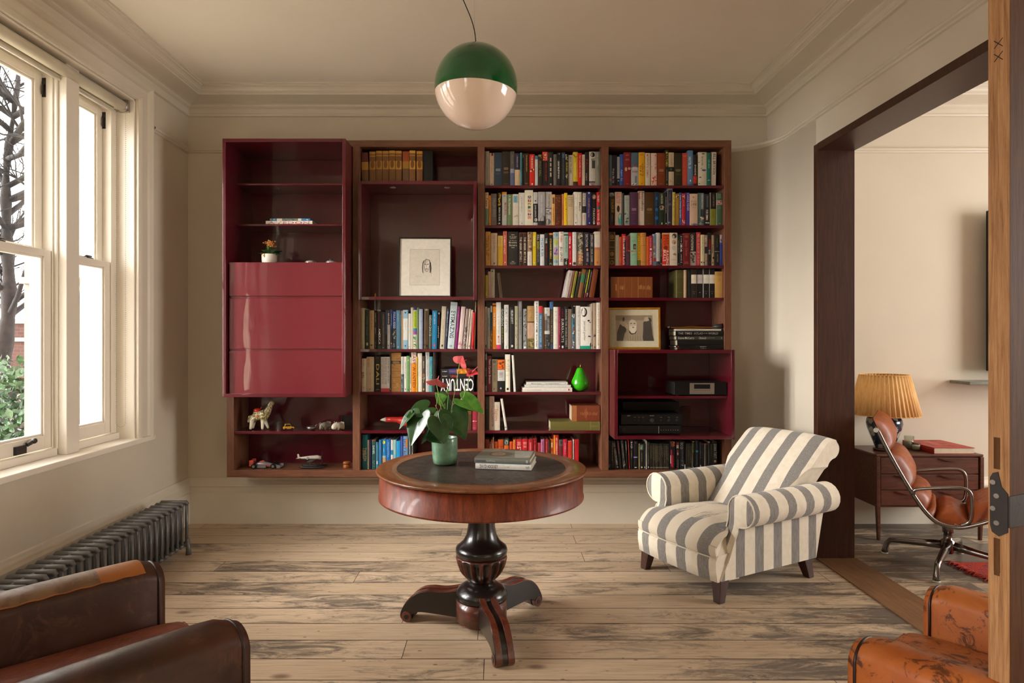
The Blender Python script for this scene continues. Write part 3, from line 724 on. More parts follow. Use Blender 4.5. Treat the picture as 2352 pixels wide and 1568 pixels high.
# ------------------------------------------------------------------ drum table
TX, TY = -.078, 2.945
tb = thing('drum_table', 'round mahogany drum table with dark leather top on a carved tripod pedestal', 'table', (TX, TY, 0))
b = MB(); b.lathe([(.385, .7395), (.388, .7405), (.470, .7405), (.476, .7385), (.4785, .7345), (.476, .730), (.469, .726), (.40, .7225), (.385, .7395)], seg=96); b.build('table_top_rim', 'mahogtop', tb)
b = MB(); b.lathe([(.0001, .7385), (.377, .7385), (.3815, .7395), (.3845, .7395)], seg=96); b.build('leather_inset', 'inset', tb)
b = MB(); b.lathe([(.3835, .740), (.3855, .7418), (.388, .740)], seg=96); b.build('inlay_ring', 'mahogtop', tb)
b = MB(); b.lathe([(.0001, .722), (.462, .722), (.462, .624), (.466, .620), (.466, .612), (.460, .610), (.0001, .610)], seg=96, sm=False)
for i in range(len(b.sm)): b.sm[i] = (i//96) in (1, 2, 3)
b.build('apron', 'mahog', tb)
b = MB(); b.lathe([(.0001, .609), (.060, .609), (.060, .52), (.062, .47), (.069, .43), (.083, .40), (.104, .382), (.116, .372), (.119, .358), (.117, .343), (.110, .336), (.0001, .336)], seg=48); b.build('column', 'ebony', tb)
b = MB()
def flute(t, z):
    a_ = (t*16) % 1; k = math.sin(PI*a_)**1.2; d = min(1, max(0, (z-.232)/.03))*min(1, max(0, (.326-z)/.012))
    return 1-.15*d*k
b.lathe([(.0001, .335), (.108, .335), (.116, .331), (.118, .322), (.115, .31), (.112, .295), (.105, .275), (.094, .258), (.081, .243), (.067, .230), (.055, .222), (.050, .216), (.0001, .216)], seg=192, wob=flute)
for i in range(len(b.m)):
    tt = ((i % 192)*16/192) % 1
    if .2 < tt < .8 and 2 <= i//192 <= 9: b.m[i] = 1
b.build('fluted_bowl', ['mahogleg', 'ebony'], tb)
b = MB(); b.lathe([(.0001, .215), (.052, .215), (.056, .208), (.07, .204), (.092, .196), (.108, .182), (.117, .168), (.119, .158), (.116, .152), (.119, .148), (.116, .142), (.10, .140), (.0001, .140)], seg=48); b.build('pedestal_base', 'ebony', tb)
b = MB(); hexp = [(.116*math.cos(a_), .116*math.sin(a_)) for a_ in [2*PI*i/36 for i in range(36)]]
b.prism(hexp, 'z', .045, .139, sm=True); b.prism([(x*.93, y*.93) for x, y in hexp], 'z', .035, .045); b.build('pedestal_block', 'mahogleg', tb)
up_ = bezier_pts([(.10, .180, 0), (.14, .168, 0), (.19, .160, 0), (.25, .158, 0), (.305, .143, 0), (.350, .104, 0), (.380, .055, 0), (.386, .024, 0), (.370, .004, 0)], 4)
dn_ = bezier_pts([(.352, .001, 0), (.338, .012, 0), (.335, .030, 0), (.318, .046, 0), (.28, .055, 0), (.20, .054, 0), (.10, .050, 0)], 4)
for ang in (165, 46, -74):
    A = math.radians(ang)
    pr = [(p.x, p.y) for p in up_]+[(p.x, p.y) for p in dn_]
    b = MB()
    b.prism([(r_, z) for r_, z in pr], 'y', -.012, .012, sm=True, m=1)
    # lower the groove
    for i in range(len(b.v)):
        x, y, z = b.v[i]
        b.v[i] = (x-.004, y, max(.004, z-.006) if z > .06 else z)
    b.prism(pr, 'y', -.039, -.0125, sm=True, m=0); b.prism(pr, 'y', .0125, .039, sm=True, m=0)
    in_ = [(r_-.003, z-.004 if z > .08 else z+.002) for r_, z in pr]
    b.prism(in_, 'y', -.0405, -.039, m=1); b.prism(in_, 'y', .039, .0405, m=1)
    b.lathe([(.0001, .0)], seg=4)
    for s_ in (-1, 1): b.tube([(.353, s_*.040, .027), (.353, s_*.043, .027)], .025, 16, m=0); b.tube([(.353, s_*.043, .027), (.353, s_*.045, .027)], .012, 12, m=1)
    b.build('foot', ['mahogleg', 'ebony'], tb, rot=(0, 0, A), bevel=.002)

# books on the table are made with the other books

# ------------------------------------------------------------------ anthurium in its pot
PXc, PYc, PZc = -.252, 3.0, .741
pl = thing('potted_anthurium', 'anthurium with heart leaves and three pink flowers in a glazed green pot', 'plant', (PXc, PYc, PZc))
def wobp(t, z): return 1+.018*math.sin(2*PI*t*3+z*40)+.012*math.sin(2*PI*t*5+1)
b = MB(); b.lathe([(.0001, .0), (.045, .0), (.054, .006), (.0585, .03), (.060, .07), (.0605, .105), (.0600, .122), (.0575, .125), (.055, .120), (.054, .10), (.0001, .10)], seg=48, wob=wobp)
b.build('pot', 'potglaze', pl)
b = MB(); b.lathe([(.0001, .104), (.053, .102)], seg=24); b.build('soil', 'soil', pl)
def W2P(u, v, d): return Vector((px(u, d)-PXc, d-PYc, pz(v, d)-PZc))
HALF = [(0, 1.0), (.07, .86), (.17, .70), (.28, .52), (.37, .34), (.42, .14), (.41, -.04), (.34, -.19), (.22, -.26), (.10, -.22), (.02, -.05)]
def heart(name, base, tip, up, wk, mat, droop=.15, fold=.25, curl=0):
    base = Vector(base); tip = Vector(tip); L = (tip-base).length; ax = (tip-base)/L
    up = Vector(up).normalized(); sx = ax.cross(up).normalized(); nz = sx.cross(ax).normalized()
    b = MB(); NS = 4
    def P(x, y):
        z = fold*abs(x)-droop*y*y*.6-.25*x*x+curl*math.sin(y*5)*x*.4+.02*math.sin(y*22)*abs(x)
        return base+(ax*y+sx*x+nz*z)*L
    for s in (-1, 1):
        rows = []
        for (hx_, hy) in HALF:
            my = min(1, max(0, hy)); rows.append([b.V(P(s*wk*hx_*k/NS, my+(hy-my)*k/NS)) for k in range(NS+1)])
        for r0, r1 in zip(rows, rows[1:]):
            for k in range(NS): b.F([r0[k], r0[k+1], r1[k+1], r1[k]], sm=True)
    o = b.build(name, mat, pl, weld=True)
    sd = o.modifiers.new('solid', 'SOLIDIFY'); sd.thickness = .0007
    ss = o.modifiers.new('sub', 'SUBSURF'); ss.levels = 1; ss.render_levels = 1
    return base
def stemto(end, start=None, r=.0017, mat='stem', name='stem', bow=.02):
    st = start or Vector((random.uniform(-.018, .018), random.uniform(-.018, .018), .10))
    mid = (st+Vector(end))/2+Vector((random.uniform(-bow, bow), 0, bow*.6))
    b = MB(); b.tube(bezier_pts([st, mid, end], 6), [r]*13, 6); b.build(name, mat, pl)
LV = [  # base px, tip px, depth base, depth tip, up vector, width, mat
    (982, 936, 930, 958, 2.98, 2.93, (-.45, -.75, .55), 1.25, 'leaf', .12, .22),
    (945, 952, 914, 986, 2.95, 2.93, (-.7, -.5, .1), .8, 'leaf', .1, .4),
    (966, 955, 940, 1026, 2.94, 2.88, (-.5, -.85, .2), 1.0, 'leaf', .12, .25),
    (985, 984, 968, 1022, 2.93, 2.89, (.7, -.5, .2), .75, 'leaf', .1, .5),
    (1010, 965, 1020, 1020, 2.90, 2.86, (.15, -.9, .3), 1.3, 'leaf', .14, .22),
    (1038, 948, 1072, 1012, 2.93, 2.88, (.3, -.9, .2), 1.15, 'leaf', .12, .25),
    (1026, 960, 1030, 905, 3.02, 3.03, (.1, -1, .2), .9, 'leaf', .05, .15),
    (1062, 918, 1115, 948, 2.98, 2.95, (.45, -.6, .8), 1.25, 'leaflight', .14, .3),
    (1068, 922, 1092, 945, 3.03, 3.05, (.2, -.9, .1), 1.2, 'leaf', .1, .2),
    (1020, 922, 998, 900, 3.03, 3.04, (-.2, -.9, .6), 1.1, 'leaflight', .05, .3),
    (1016, 914, 1012, 896, 3.05, 3.08, (-.1, -1, .3), 1.3, 'leaf', .05, .1),
    (990, 948, 985, 935, 3.06, 3.08, (.1, -1, .2), 1.3, 'leaf', .05, .1),
    (1000, 985, 1013, 1015, 2.92, 2.89, (0, -.9, .4), .9, 'leaf', .1, .2),
    (1002, 960, 985, 975, 3.10, 3.16, (0, -.8, .6), 1.2, 'leaf', .1, .2),
    (1052, 940, 1050, 975, 3.05, 3.06, (.3, -1, .2), 1.1, 'leaf', .1, .2),
    (992, 1000, 1015, 1018, 2.93, 2.88, (-.2, -.7, .6), 1.0, 'leaf', .1, .2)]
for (u0, v0, u1, v1, d0, d1, up, wk, mt, dr, fo) in LV:
    e = heart('leaf', W2P(u0, v0, d0), W2P(u1, v1, d1), up, wk, mt, dr, fo); stemto(e)
for (u, v) in ((1012, 918), (1022, 925), (1006, 905), (1040, 935), (1000, 930)):
    stemto(W2P(u, v, 3.02), None, .0013)
# buds
b = MB(); b.tube([W2P(1030, 905, 3.0), W2P(1026, 898, 3.0), W2P(1031, 893, 3.0)], [.004, .006, .003], 8); b.tube([W2P(1030, 905, 3.0), Vector((0, 0, .10))], .0016, 6); b.build('bud', 'leaflight', pl)
for (c, tip, dd, up, mt, sp0, sp1, wk) in (
        ((1056, 834), (1063, 817), 3.0, (.3, -.75, .7), 'spathe', (1060, 830), (1072, 826), 1.9),
        ((1081, 857), (1099, 858), 2.99, (-.1, -.6, .8), 'spathered', (1084, 855), (1097, 842), 1.2),
        ((1003, 883), (1004, 869), 2.97, (.05, -.93, .35), 'spathe', (1004, 878), (1008, 863), 2.7)):
    c3 = W2P(c[0], c[1], dd); heart('spathe', c3, W2P(tip[0], tip[1], dd-.035), up, wk, mt, .1, .25)
    b = MB(); b.tube([W2P(sp0[0], sp0[1], dd-.01), W2P(sp1[0], sp1[1], dd-.02)], [.0028, .0016], 8); b.build('spadix', 'spathe', pl)
    stemto(c3, Vector((random.uniform(-.01, .012), 0, .10)), .0019)
heart('spathe', W2P(1081, 858, 2.99), W2P(1070, 846, 2.975), (.2, -.8, .5), 1.0, 'spathered', .1, .4)

# ------------------------------------------------------------------ pendant globe
GX, GY, GZ, GR = -.103, 2.94, 2.478, .190
pd = thing('pendant_lamp', 'glass globe pendant, green above and milky pink below, on a thin black cord', 'lamp', (GX, GY, GZ))
cut = -.18
b = MB(); n_ = 28
b.lathe([(GR*math.sin(t), GR*math.cos(t)) for t in [1e-4+(PI/2-math.asin(cut)-1e-4)*i/n_ for i in range(n_+1)]], seg=64)
b.build('upper_shade', 'greenglass', pd, rot=(0, math.radians(2.5), 0))
t0 = PI/2-math.asin(cut)
b = MB(); b.lathe([(GR*math.sin(t), GR*math.cos(t)) for t in [t0+(PI-t0-1e-4)*i/n_ for i in range(n_+1)]], seg=64)
b.build('lower_diffuser', 'opal', pd, rot=(0, math.radians(2.5), 0))
b = MB(); b.lathe([(.0001, GR+.004), (.018, GR+.003), (.024, GR-.004)], seg=24); b.build('cap', 'blackplastic', pd)
b = MB(); b.tube(bezier_pts([(0, 0, GR+.002), (-.006, 0, GR+.06), (-.022, 0, GR+.12), (-.055, 0, GR+.20), (-.11, 0, GR+.33), (-.13, 0, ZC-GZ-.012)], 6), .0022, 8); b.build('cord', 'wire', pd)
b = MB(); b.tube([(-.006, 0, GR+.06), (-.013, 0, ZC-GZ-.012)], .0007, 6); b.build('suspension_wire', 'steel', pd)
b = MB(); b.lathe([(.0001, ZC-GZ-.03), (.05, ZC-GZ-.03), (.055, ZC-GZ-.001), (.0001, ZC-GZ-.001)], (-.07, 0), 32); b.build('ceiling_rose', 'white', pd)

# ------------------------------------------------------------------ radiator
rd = thing('column_radiator', 'low dark grey cast iron column radiator under the window', 'radiator', (-1.99, 0, 0))
sec = None
RY = [3.935-.0585*i for i in range(37)]
for i, y in enumerate(RY):
    if sec is None:
        b = MB(); zt, zb = .318, .065
        b.tube([(-.084, 0, zt-.012), (-.076, 0, zt), (.076, 0, zt), (.084, 0, zt-.012)], [.012, .0145, .0145, .012], 12)
        b.tube([(-.080, 0, zb+.012), (-.074, 0, zb), (.074, 0, zb), (.080, 0, zb+.012)], [.013, .0155, .0155, .013], 10)
        for x in (-.078, -.026, .026, .078): b.tube([(x, 0, zb), (x, 0, zt)], [.0098, .0098], 10)
        for z in (zt, zb): b.tube([(-.004, -.0295, z-.004), (-.004, .0285, z-.004)], [.009]*2, 10); 
        sec = b.build('section', 'iron', rd, loc=(0, y, 0))
    else:
        o = sec.copy(); COL.objects.link(o); o.parent = rd; o.location = (0, y, 0)
for y in (RY[0], RY[-1]):
    for s_ in (-1, 1):
        b = MB(); b.tube([(s_*.082, y, .10), (s_*.088, y, .04), (s_*.090, y, 0)], [.014, .014, .018], 8); b.build('foot', 'iron', rd)

# ------------------------------------------------------------------ striped armchair
SO = (1.28, 3.626, 0)
sc = thing('striped_armchair', 'low scroll arm armchair in cream and grey stripes with a torn seat', 'armchair', SO, 2.07)
xi, xo, cxr, czr, rr_ = .225, .298, .308, .448, .082
def armprof():
    P = [(xi, .27), (xi, .33), (xi, .39), (xi+.004, .43)]
    for a_ in [168, 150, 130, 110, 90, 70, 50, 30, 10, -10, -30, -50, -70, -90, -108]:
        t_ = math.radians(a_); P.append((cxr+rr_*math.cos(t_), czr+rr_*math.sin(t_)))
    P += [(xo, .35), (xo, .28), (xo, .20), (xo, .115)]
    return P
def yfr(z): return .225 if z > .37 else .225+(.37-z)/.255*.13
def ybk(z): return -.455 if z > .36 else -.44+(.36-z)/.245*.06
AP = armprof()
for s in (-1, 1):
    b = MB(); n = len(AP)-1
    b.grid(n, 12, lambda u, v: (s*AP[round(u*n)][0], ybk(AP[round(u*n)][1])+(yfr(AP[round(u*n)][1])-ybk(AP[round(u*n)][1]))*v, AP[round(u*n)][1]),
           lambda u, v: 10.035+ybk(AP[round(u*n)][1])+(yfr(AP[round(u*n)][1])-ybk(AP[round(u*n)][1]))*v)
    # front panel and rear cap
    zs = [.115+.0155*i for i in range(int((czr+rr_-.115)/.0155)+1)]+[czr+rr_-.001]
    def span(z):
        c_ = math.sqrt(max(0, rr_**2-(z-czr)**2))
        L = xi if z < czr-.02 else max(min(cxr-c_, cxr), xi) ; R2 = cxr+c_ if z > czr-rr_ else xo
        if z > czr: L = cxr-c_ if cxr-c_ > xi else xi
        return L, max(R2, xo) if z < czr else R2
    for yfun, dy in ((yfr, .004), (ybk, 0)):
        rows = []
        for z in zs:
            L, R2 = span(z); rows.append([b.V((s*(L+(R2-L)*k/6), yfun(z)+dy*math.sin(PI*k/6)*3, z), 10.02+L+(R2-L)*k/6) for k in range(7)])
        for r0, r1 in zip(rows, rows[1:]):
            for k in range(6): b.F([r0[k], r0[k+1], r1[k+1], r1[k]], sm=True)
    arm = b.build('arm', 'stripe', sc)
    b = MB(); out = [(s*x, yfr(z)+.003, z) for x, z in AP if z > .12]
    b.tube(out, .0042, 6, st=None) if False else b.tube(out, .0042, 6)
    for i in range(len(b.st)): b.st[i] = 10.1
    b.build('piping', 'cream', arm)
# seat and front apron
SP = [(-.16, .355), (-.05, .372), (.08, .385), (.20, .384), (.30, .374), (.365, .350), (.405, .312), (.418, .275), (.412, .245), (.402, .236)]
def hw(y): return .2245 if y < .235 else .2245+min(1, (y-.235)/.10)*.062
SPp = [(p.x, p.y) for p in bezier_pts([(a_, c_, 0) for a_, c_ in SP], 4)]
b = MB(); n = len(SPp)-1
def seatp(u, v):
    y, z = SPp[round(v*n)]; x = (2*u-1)*hw(y); k = abs(2*u-1)
    return (x, y-(.03*k**3 if y > .28 else 0), z-.028*k**3*(1 if z > .3 else .2)+.004*math.sin(x*30)*math.sin(y*25))
b.grid(24, n, seatp, lambda u, v: 10.0+(2*u-1)*hw(SPp[round(v*n)][0])+.05)
for u in (0, 1):
    f_ = [b.V(seatp(u, j/n), 10.0+.05+(2*u-1)*.26) for j in range(n+1) if SPp[j][0] > .2]
    lo = b.V(((2*u-1)*hw(.4), .22, .24), 10.05+(2*u-1)*.26); b.F(f_+[lo])
b.build('seat_cushion', 'stripetorn', sc)
FP = [(.399, .246), (.408, .233), (.416, .22), (.416, .18), (.405, .115), (.30, .110)]
b = MB(); n2 = len(FP)-1
b.grid(16, n2, lambda u, v: ((2*u-1)*.2895, FP[round(v*n2)][0]-.03*abs(2*u-1)**3, FP[round(v*n2)][1]-.005*abs(2*u-1)**3), lambda u, v: 10.05+(2*u-1)*.29)
for s in (-1, 1):
    b.F([b.V((s*.2895, y, z), 10.05+s*.29) for y, z in ((.369, .241), (.378, .228), (.386, .215), (.386, .175), (.375, .11), (.22, .105), (.22, .25))])
b.build('front_apron', 'stripe', sc)
b = MB(); b.tube([((2*i/16-1)*.289, .411-.03*abs(2*i/16-1)**3, .235-.005*abs(2*i/16-1)**3) for i in range(17)], .0035, 6); b.build('seam_piping', 'cream', sc)
# underside block
b = MB(); b.box(-.22, .22, -.34, .33, .118, .25); b.build('frame_base', 'darkleg', sc, bevel=.01)
# back
BP = bezier_pts([(-.06, .33, 0), (-.16, .44, 0), (-.27, .56, 0), (-.37, .655, 0), (-.44, .715, 0), (-.485, .752, 0), (-.53, .770, 0), (-.575, .758, 0), (-.602, .725, 0), (-.598, .69, 0), (-.57, .665, 0), (-.535, .655, 0), (-.50, .62, 0), (-.47, .50, 0), (-.43, .30, 0), (-.385, .115, 0)], 3)
def bw(z): return .222+max(0, min(1, (z-.50)/.12))*.060
b = MB(); n3 = len(BP)-1
def backp(u, v):
    p = BP[round(v*n3)]; k = abs(2*u-1); fr_ = 1 if v < .45 else .2
    return ((2*u-1)*bw(p.y), p.x-.018*k**4*fr_, p.y-.018*k**4*(1 if p.y > .6 else .3))
b.grid(20, n3, backp, lambda u, v: 10.05+(2*u-1)*bw(BP[round(v*n3)].y))
for u in (0, 1):
    ids = [b.V(backp(u, j/n3), 10.05+(2*u-1)*.26) for j in range(n3+1)]
    m_ = len(ids)
    for j in range(m_//2): b.F([ids[j], ids[j+1], ids[m_-2-j], ids[m_-1-j]] if j+1 < m_-2-j else [ids[j], ids[j+1], ids[m_-1-j]], sm=False)
b.build('backrest', 'stripe', sc)
for (x, y, dx, dy) in ((-.262, .325, -.01, .02), (.262, .325, .01, .02), (-.25, -.335, -.012, -.03), (.25, -.335, .012, -.03)):
    b = MB(); h = .031; q = .020
    top = [(x-h, y-h, .113), (x+h, y-h, .113), (x+h, y+h, .113), (x-h, y+h, .113)]
    bot = [(x-q+dx, y-q+dy, 0), (x+q+dx, y-q+dy, 0), (x+q+dx, y+q+dy, 0), (x-q+dx, y+q+dy, 0)]
    T = [b.V(p) for p in top]; Bt = [b.V(p) for p in bot]; b.F(T); b.F(Bt[::-1])
    for i in range(4): b.F([Bt[i], Bt[(i+1) % 4], T[(i+1) % 4], T[i]])
    b.build('leg', 'darkleg', sc, bevel=.003)

# ------------------------------------------------------------------ leather club chairs
def club(name, label, loc, ang, ah, sp, sh, mats, dep=.80, aw=.15):
    ch = thing(name, label, 'armchair', loc, ang); marm, mseat, mfront = mats; hs = sp/2
    for s in (-1, 1):
        x0 = s*hs
        # arm: rounded cross-section, nose rounded over at the front
        b = MB(); n = 14; NP = 12
        def pt(u, v):
            a_ = PI*u; w_ = aw/2
            y = -dep+.02+v*(dep-.02); nose = max(0, (v-.93)/.07); hh = ah-.014*nose**2.2-.03*(1-v)**2
            cz = hh-w_*.80
            if u <= 0.0: return (x0-w_*1.0, y, .10)
            if u >= 1.0: return (x0+w_*1.0, y, .10)
            return (x0-w_*math.cos(a_)*(1-.06*nose), y, cz+w_*.80*math.sin(a_)**.8)
        b.grid(n, 24, pt, sm=True)
        ids = [b.V(pt(i/n, 1)) for i in range(n+1)]; b.F(ids); b.F([b.V(pt(i/n, 0)) for i in range(n+1)][::-1])
        arm = b.build('arm', marm, ch)
        pp = [Vector(pt(i/n, 1))+Vector((0, .001, -.001)) for i in range(n+1)]
        b = MB(); b.tube(pp, .0045, 8); b.build('piping', 'piping', arm)
        # front facing panel
        b = MB(); f1 = [Vector(pt(i/n, 1)) for i in range(n+1)]; c0 = Vector((x0, 0, ah*.6))
        A = [b.V(p+Vector((0, .001, 0))) for p in f1]; Bq = [b.V(Vector((x0+(p.x-x0)*.93, p.y+.020, p.z-.006))) for p in f1]
        for i in range(n): b.F([A[i], A[i+1], Bq[i+1], Bq[i]], sm=True)
        b.F(Bq); b.build('front_panel', mfront, arm)
    x1 = hs-aw/2-.004
    b = MB(); b.box(-x1, x1, -dep+.14, .035, .10, sh-.15); b.build('seat_base', marm, ch, bevel=.02, seg=3)
    b = MB()
    def cush(u, v):
        X = 2*u-1; Y = 2*v-1; k = (1-abs(X)**4)*(1-abs(Y)**6)
        return (X*x1, -dep+.14+(dep-.14+.075)*v, sh-.055+.055*k**.5+.006*math.sin(u*9+v*5)*k)
    b.grid(20, 24, cush); b.grid(20, 24, lambda u, v: (cush(u, v)[0], cush(u, v)[1], sh-.055-.085*((1-abs(2*u-1)**8)*(1-abs(2*v-1)**8))**.5))
    cu = b.build('seat_cushion', mseat, ch, weld=True)
    b = MB(); b.tube([(x1, -.4, sh-.055), (x1-.004, .07, sh-.055), (-x1+.004, .07, sh-.055), (-x1, -.4, sh-.055)], .006, 8); b.build('piping', mseat, cu)
    b = MB()
    for_b = [(-.0, sh-.10), (-.04, sh+.12), (-.07, ah+.10), (-.10, ah+.19), (-.15, ah+.21), (-.20, ah+.17), (-.20, ah), (-.17, .10)]
    bpz = bezier_pts([(a_, c_, 0) for a_, c_ in for_b], 3); nb = len(bpz)-1; hb_ = hs+aw/2-.01
    bx = lambda p: (x1-.002)
    b.grid(12, nb, lambda u, v: ((2*u-1)*(x1-.002), -dep+.135+bpz[round(v*nb)].x+(-.0), bpz[round(v*nb)].y))
    for u in (0, 1): b.F([b.V(((2*u-1)*(x1-.002), -dep+.135+p.x, p.y)) for p in bpz])
    b.build('backrest', marm, ch)
    for sx_ in (-1, 1):
        for y in (-.06, -dep+.05):
            b = MB(); b.lathe([(.0001, 0), (.018, 0), (.026, .101), (.0001, .101)], (sx_*(hs-.01), y), 16); b.build('foot', 'darkleg', ch)
    return ch
def angf(fx_, fy_): return math.atan2(-fx_, fy_)
c1 = club('club_armchair', 'worn dark brown leather club armchair with a tan patch on one arm', (-.893, 1.838, 0), angf(.70, .71), .625, .61, .475, ('leatherbr', 'leatherseat', 'leatherbr'))
# tan patch and light band on the far arm, worn piping edge
hs = .305; aw = .15
def arm_skin(x0, v0, v1, u0, u1, name, mat, par, ah=.625, dep=.80, off=.0018):
    b = MB(); w_ = aw/2
    def pt(u, v):
        u = u0+(u1-u0)*u; v = v0+(v1-v0)*v; a_ = PI*u
        y = -dep+.02+v*(dep-.02); nose = max(0, (v-.93)/.07); hh = ah-.014*nose**2.2-.03*(1-v)**2
        cz = hh-w_*.80
        nx_, nz_ = -math.cos(a_), math.sin(a_)
        return (x0-w_*math.cos(a_)*(1-.06*nose)+nx_*off, y, cz+w_*.80*math.sin(a_)**.8+nz_*off)
    b.grid(10, 20, pt); return b.build(name, mat, par)
farm = [o for o in c1.children if o.name.startswith('arm')]
farm.sort(key=lambda o: sum(v.co.x for v in o.data.vertices))
arm_skin(-hs, .02, .80, .10, .80, 'leather_panel', 'leatherworn', farm[0])
arm_skin(-hs, .80, .955, .10, .80, 'leather_patch', 'leatherpatch', farm[0])
b = MB()
pts = []
for i in range(60):
    v = .02+.935*i/59; a_ = PI*.80; w_ = aw/2; nose = max(0, (v-.93)/.07); hh = .625-.014*nose**2.2-.03*(1-v)**2; cz = hh-w_*.8
    pts.append((-hs-w_*math.cos(a_)+.002, -.80+.02+v*.78, cz+w_*.8*math.sin(a_)**.8+.0015*math.sin(i*1.3)))
b.tube(pts, .0022, 6); b.build('seam', 'leatherpatch', farm[0])
c2 = club('club_armchair', 'orange tan leather club armchair with dark wear spots beside the oak door', (1.228, 1.94, 0), angf(-.635, .772), .52, .58, .40, ('leathertan', 'leathertan', 'leathertan'))

# ------------------------------------------------------------------ lounge chair
LO = (2.612, 3.73, 0); ang = angf(.83, -.55)
lc = thing('lounge_chair', 'aluminium swivel lounge chair with ribbed cognac leather pads', 'chair', LO, ang)
prof_ = bezier_pts([(-.345, .815, 0), (-.27, .65, 0), (-.17, .46, 0), (-.105, .36, 0), (-.045, .312, 0), (.04, .302, 0), (.13, .335, 0), (.23, .385, 0), (.40, .425, 0)], 6)
for s in (-1, 1):
    b = MB(); b.tube([(s*.283, p.x, p.y) for p in prof_], .0115, 8); o = b.build('side_rail', 'alum', lc)
    b = MB(); ar = bezier_pts([(s*.288, -.165, .455), (s*.292, -.160, .478), (s*.294, -.13, .492), (s*.296, -.02, .512), (s*.296, .05, .520), (s*.296, .082, .510), (s*.296, .096, .480), (s*.294, .098, .42), (s*.290, .095, .365), (s*.286, .082, .335), (s*.283, .05, .315)], 5)
    b.tube(ar, .0095, 8); b.build('armrest', 'alum', lc)
    b = MB(); b.tube([(s*.283, -.345, .80), (s*.300, -.345, .80)], .013, 12); b.build('bolt', 'steel', lc)
def at_s(s_):   # point on profile by fraction
    i = s_*(len(prof_)-1); k = int(min(i, len(prof_)-2)); t_ = i-k; return prof_[k]*(1-t_)+prof_[k+1]*t_
b = MB(); b.grid(6, 48, lambda u, v: ((2*u-1)*.272, at_s(v).x, at_s(v).y-.004)); o = b.build('sling', 'leathercog', lc); sd = o.modifiers.new('s', 'SOLIDIFY'); sd.thickness = .008
pads = [(-.035, .105), (.112, .235), (.242, .365), (.372, .44), (.46, .70), (.705, .99)]
for k, (a_, c_) in enumerate(pads):
    b = MB(); th_ = (.056, .055, .058, .04, .075, .075)[k]
    def pp(u, v, sgn=1):
        A_ = at_s(max(0, a_)); t_ = a_+(c_-a_)*v
        if t_ < 0: q = prof_[0]+(prof_[0]-prof_[1])*(-t_*(len(prof_)-1)); 
        else: q = at_s(t_)
        q0 = at_s(max(0, min(.97, t_))); q1 = at_s(max(.03, min(1, t_+.03))); tg = (q1-q0)
        if tg.length < 1e-6: tg = prof_[1]-prof_[0]
        tg.normalize(); nn = Vector((-tg.y, tg.x, 0))
        k_ = max(0, (1-abs(2*u-1)**5)*(1-abs(2*v-1)**2.6))**.55
        off = th_*k_+.004+.002*math.sin(u*38)*k_ if sgn > 0 else .001
        return ((2*u-1)*.262, q.x+nn.x*off, q.y+nn.y*off)
    b.grid(22, 14, lambda u, v: pp(u, v)); b.grid(22, 14, lambda u, v: pp(u, v, -1)); b.build('cushion_pad', 'leathercog', lc, weld=True)
b = MB(); b.lathe([(.0001, .265), (.028, .265), (.028, .20), (.022, .198), (.022, .16), (.034, .155), (.038, .12), (.026, .08), (.0001, .078)], seg=24)
b.build('column', 'alum', lc)
b = MB(); 
for s in (-1, 1):
    b.tube([(0, -.0, .25), (s*.14, .01, .285), (s*.283, .03, .305)], [.024, .018, .012], 8)
    b.tube([(0, .0, .25), (s*.05, -.05, .285)], [.02, .01], 8)
b.build('seat_spider', 'alum', lc)
for a0 in (134, 226, 44, 316):
    A = math.radians(a0)-ang
    d_ = Vector((math.cos(A), math.sin(A), 0))
    b = MB(); P_ = [d_*.02+Vector((0, 0, .125)), d_*.12+Vector((0, 0, .112)), d_*.25+Vector((0, 0, .096)), d_*.295+Vector((0, 0, .088)), d_*.312+Vector((0, 0, .068)), d_*.322+Vector((0, 0, .03)), d_*.326+Vector((0, 0, .008))]
    b.tube(P_, [.026, .021, .017, .016, .014, .017, .019], 10); lg = b.build('leg', 'alum', lc)
    b = MB(); b.lathe([(.0001, 0), (.018, 0), (.020, .004), (.018, .008), (.0001, .008)], (d_.x*.326, d_.y*.326), 14); b.build('glide', 'white', lg)

# ------------------------------------------------------------------ chest, lamp and things on it
CX0, CX1, CY0, CY1, CZ0, CZ1 = 2.48, 3.185, 4.216, 4.575, .213, .563
cd = thing('chest_of_drawers', 'low dark teak chest with three lipped drawers on tapered legs', 'chest', ((CX0+CX1)/2, (CY0+CY1)/2, 0))
hw_ = (CX1-CX0)/2; hd = (CY1-CY0)/2
b = MB(); b.box(-hw_+.012, hw_-.012, -hd+.012, hd, CZ0, CZ1-.017); b.build('carcass', 'chestw', cd, bevel=.002)
b = MB(); b.box(-hw_, hw_, -hd-.004, hd, CZ1-.016, CZ1); b.build('top_panel', 'chestw', cd, bevel=.004)
for s in (-1, 1):
    for y in (-hd+.004, hd-.02):
        b = MB(); x = s*(hw_-.012)
        b.prism([(x-.014, .0), (x+.0, .0), (x+.012, CZ0+.03), (x+.012, CZ1-.017), (x-.012, CZ1-.017), (x-.014, CZ0)] if s > 0 else [(x, 0), (x+.014, 0), (x+.014, CZ0), (x+.012, CZ1-.017), (x-.012, CZ1-.017), (x-.012, CZ0+.03)], 'y', y-.012, y+.012)
        b.build('leg', 'chestw', cd, bevel=.002)
zz = [CZ0+.012, CZ0+.115, CZ0+.22, CZ1-.020]
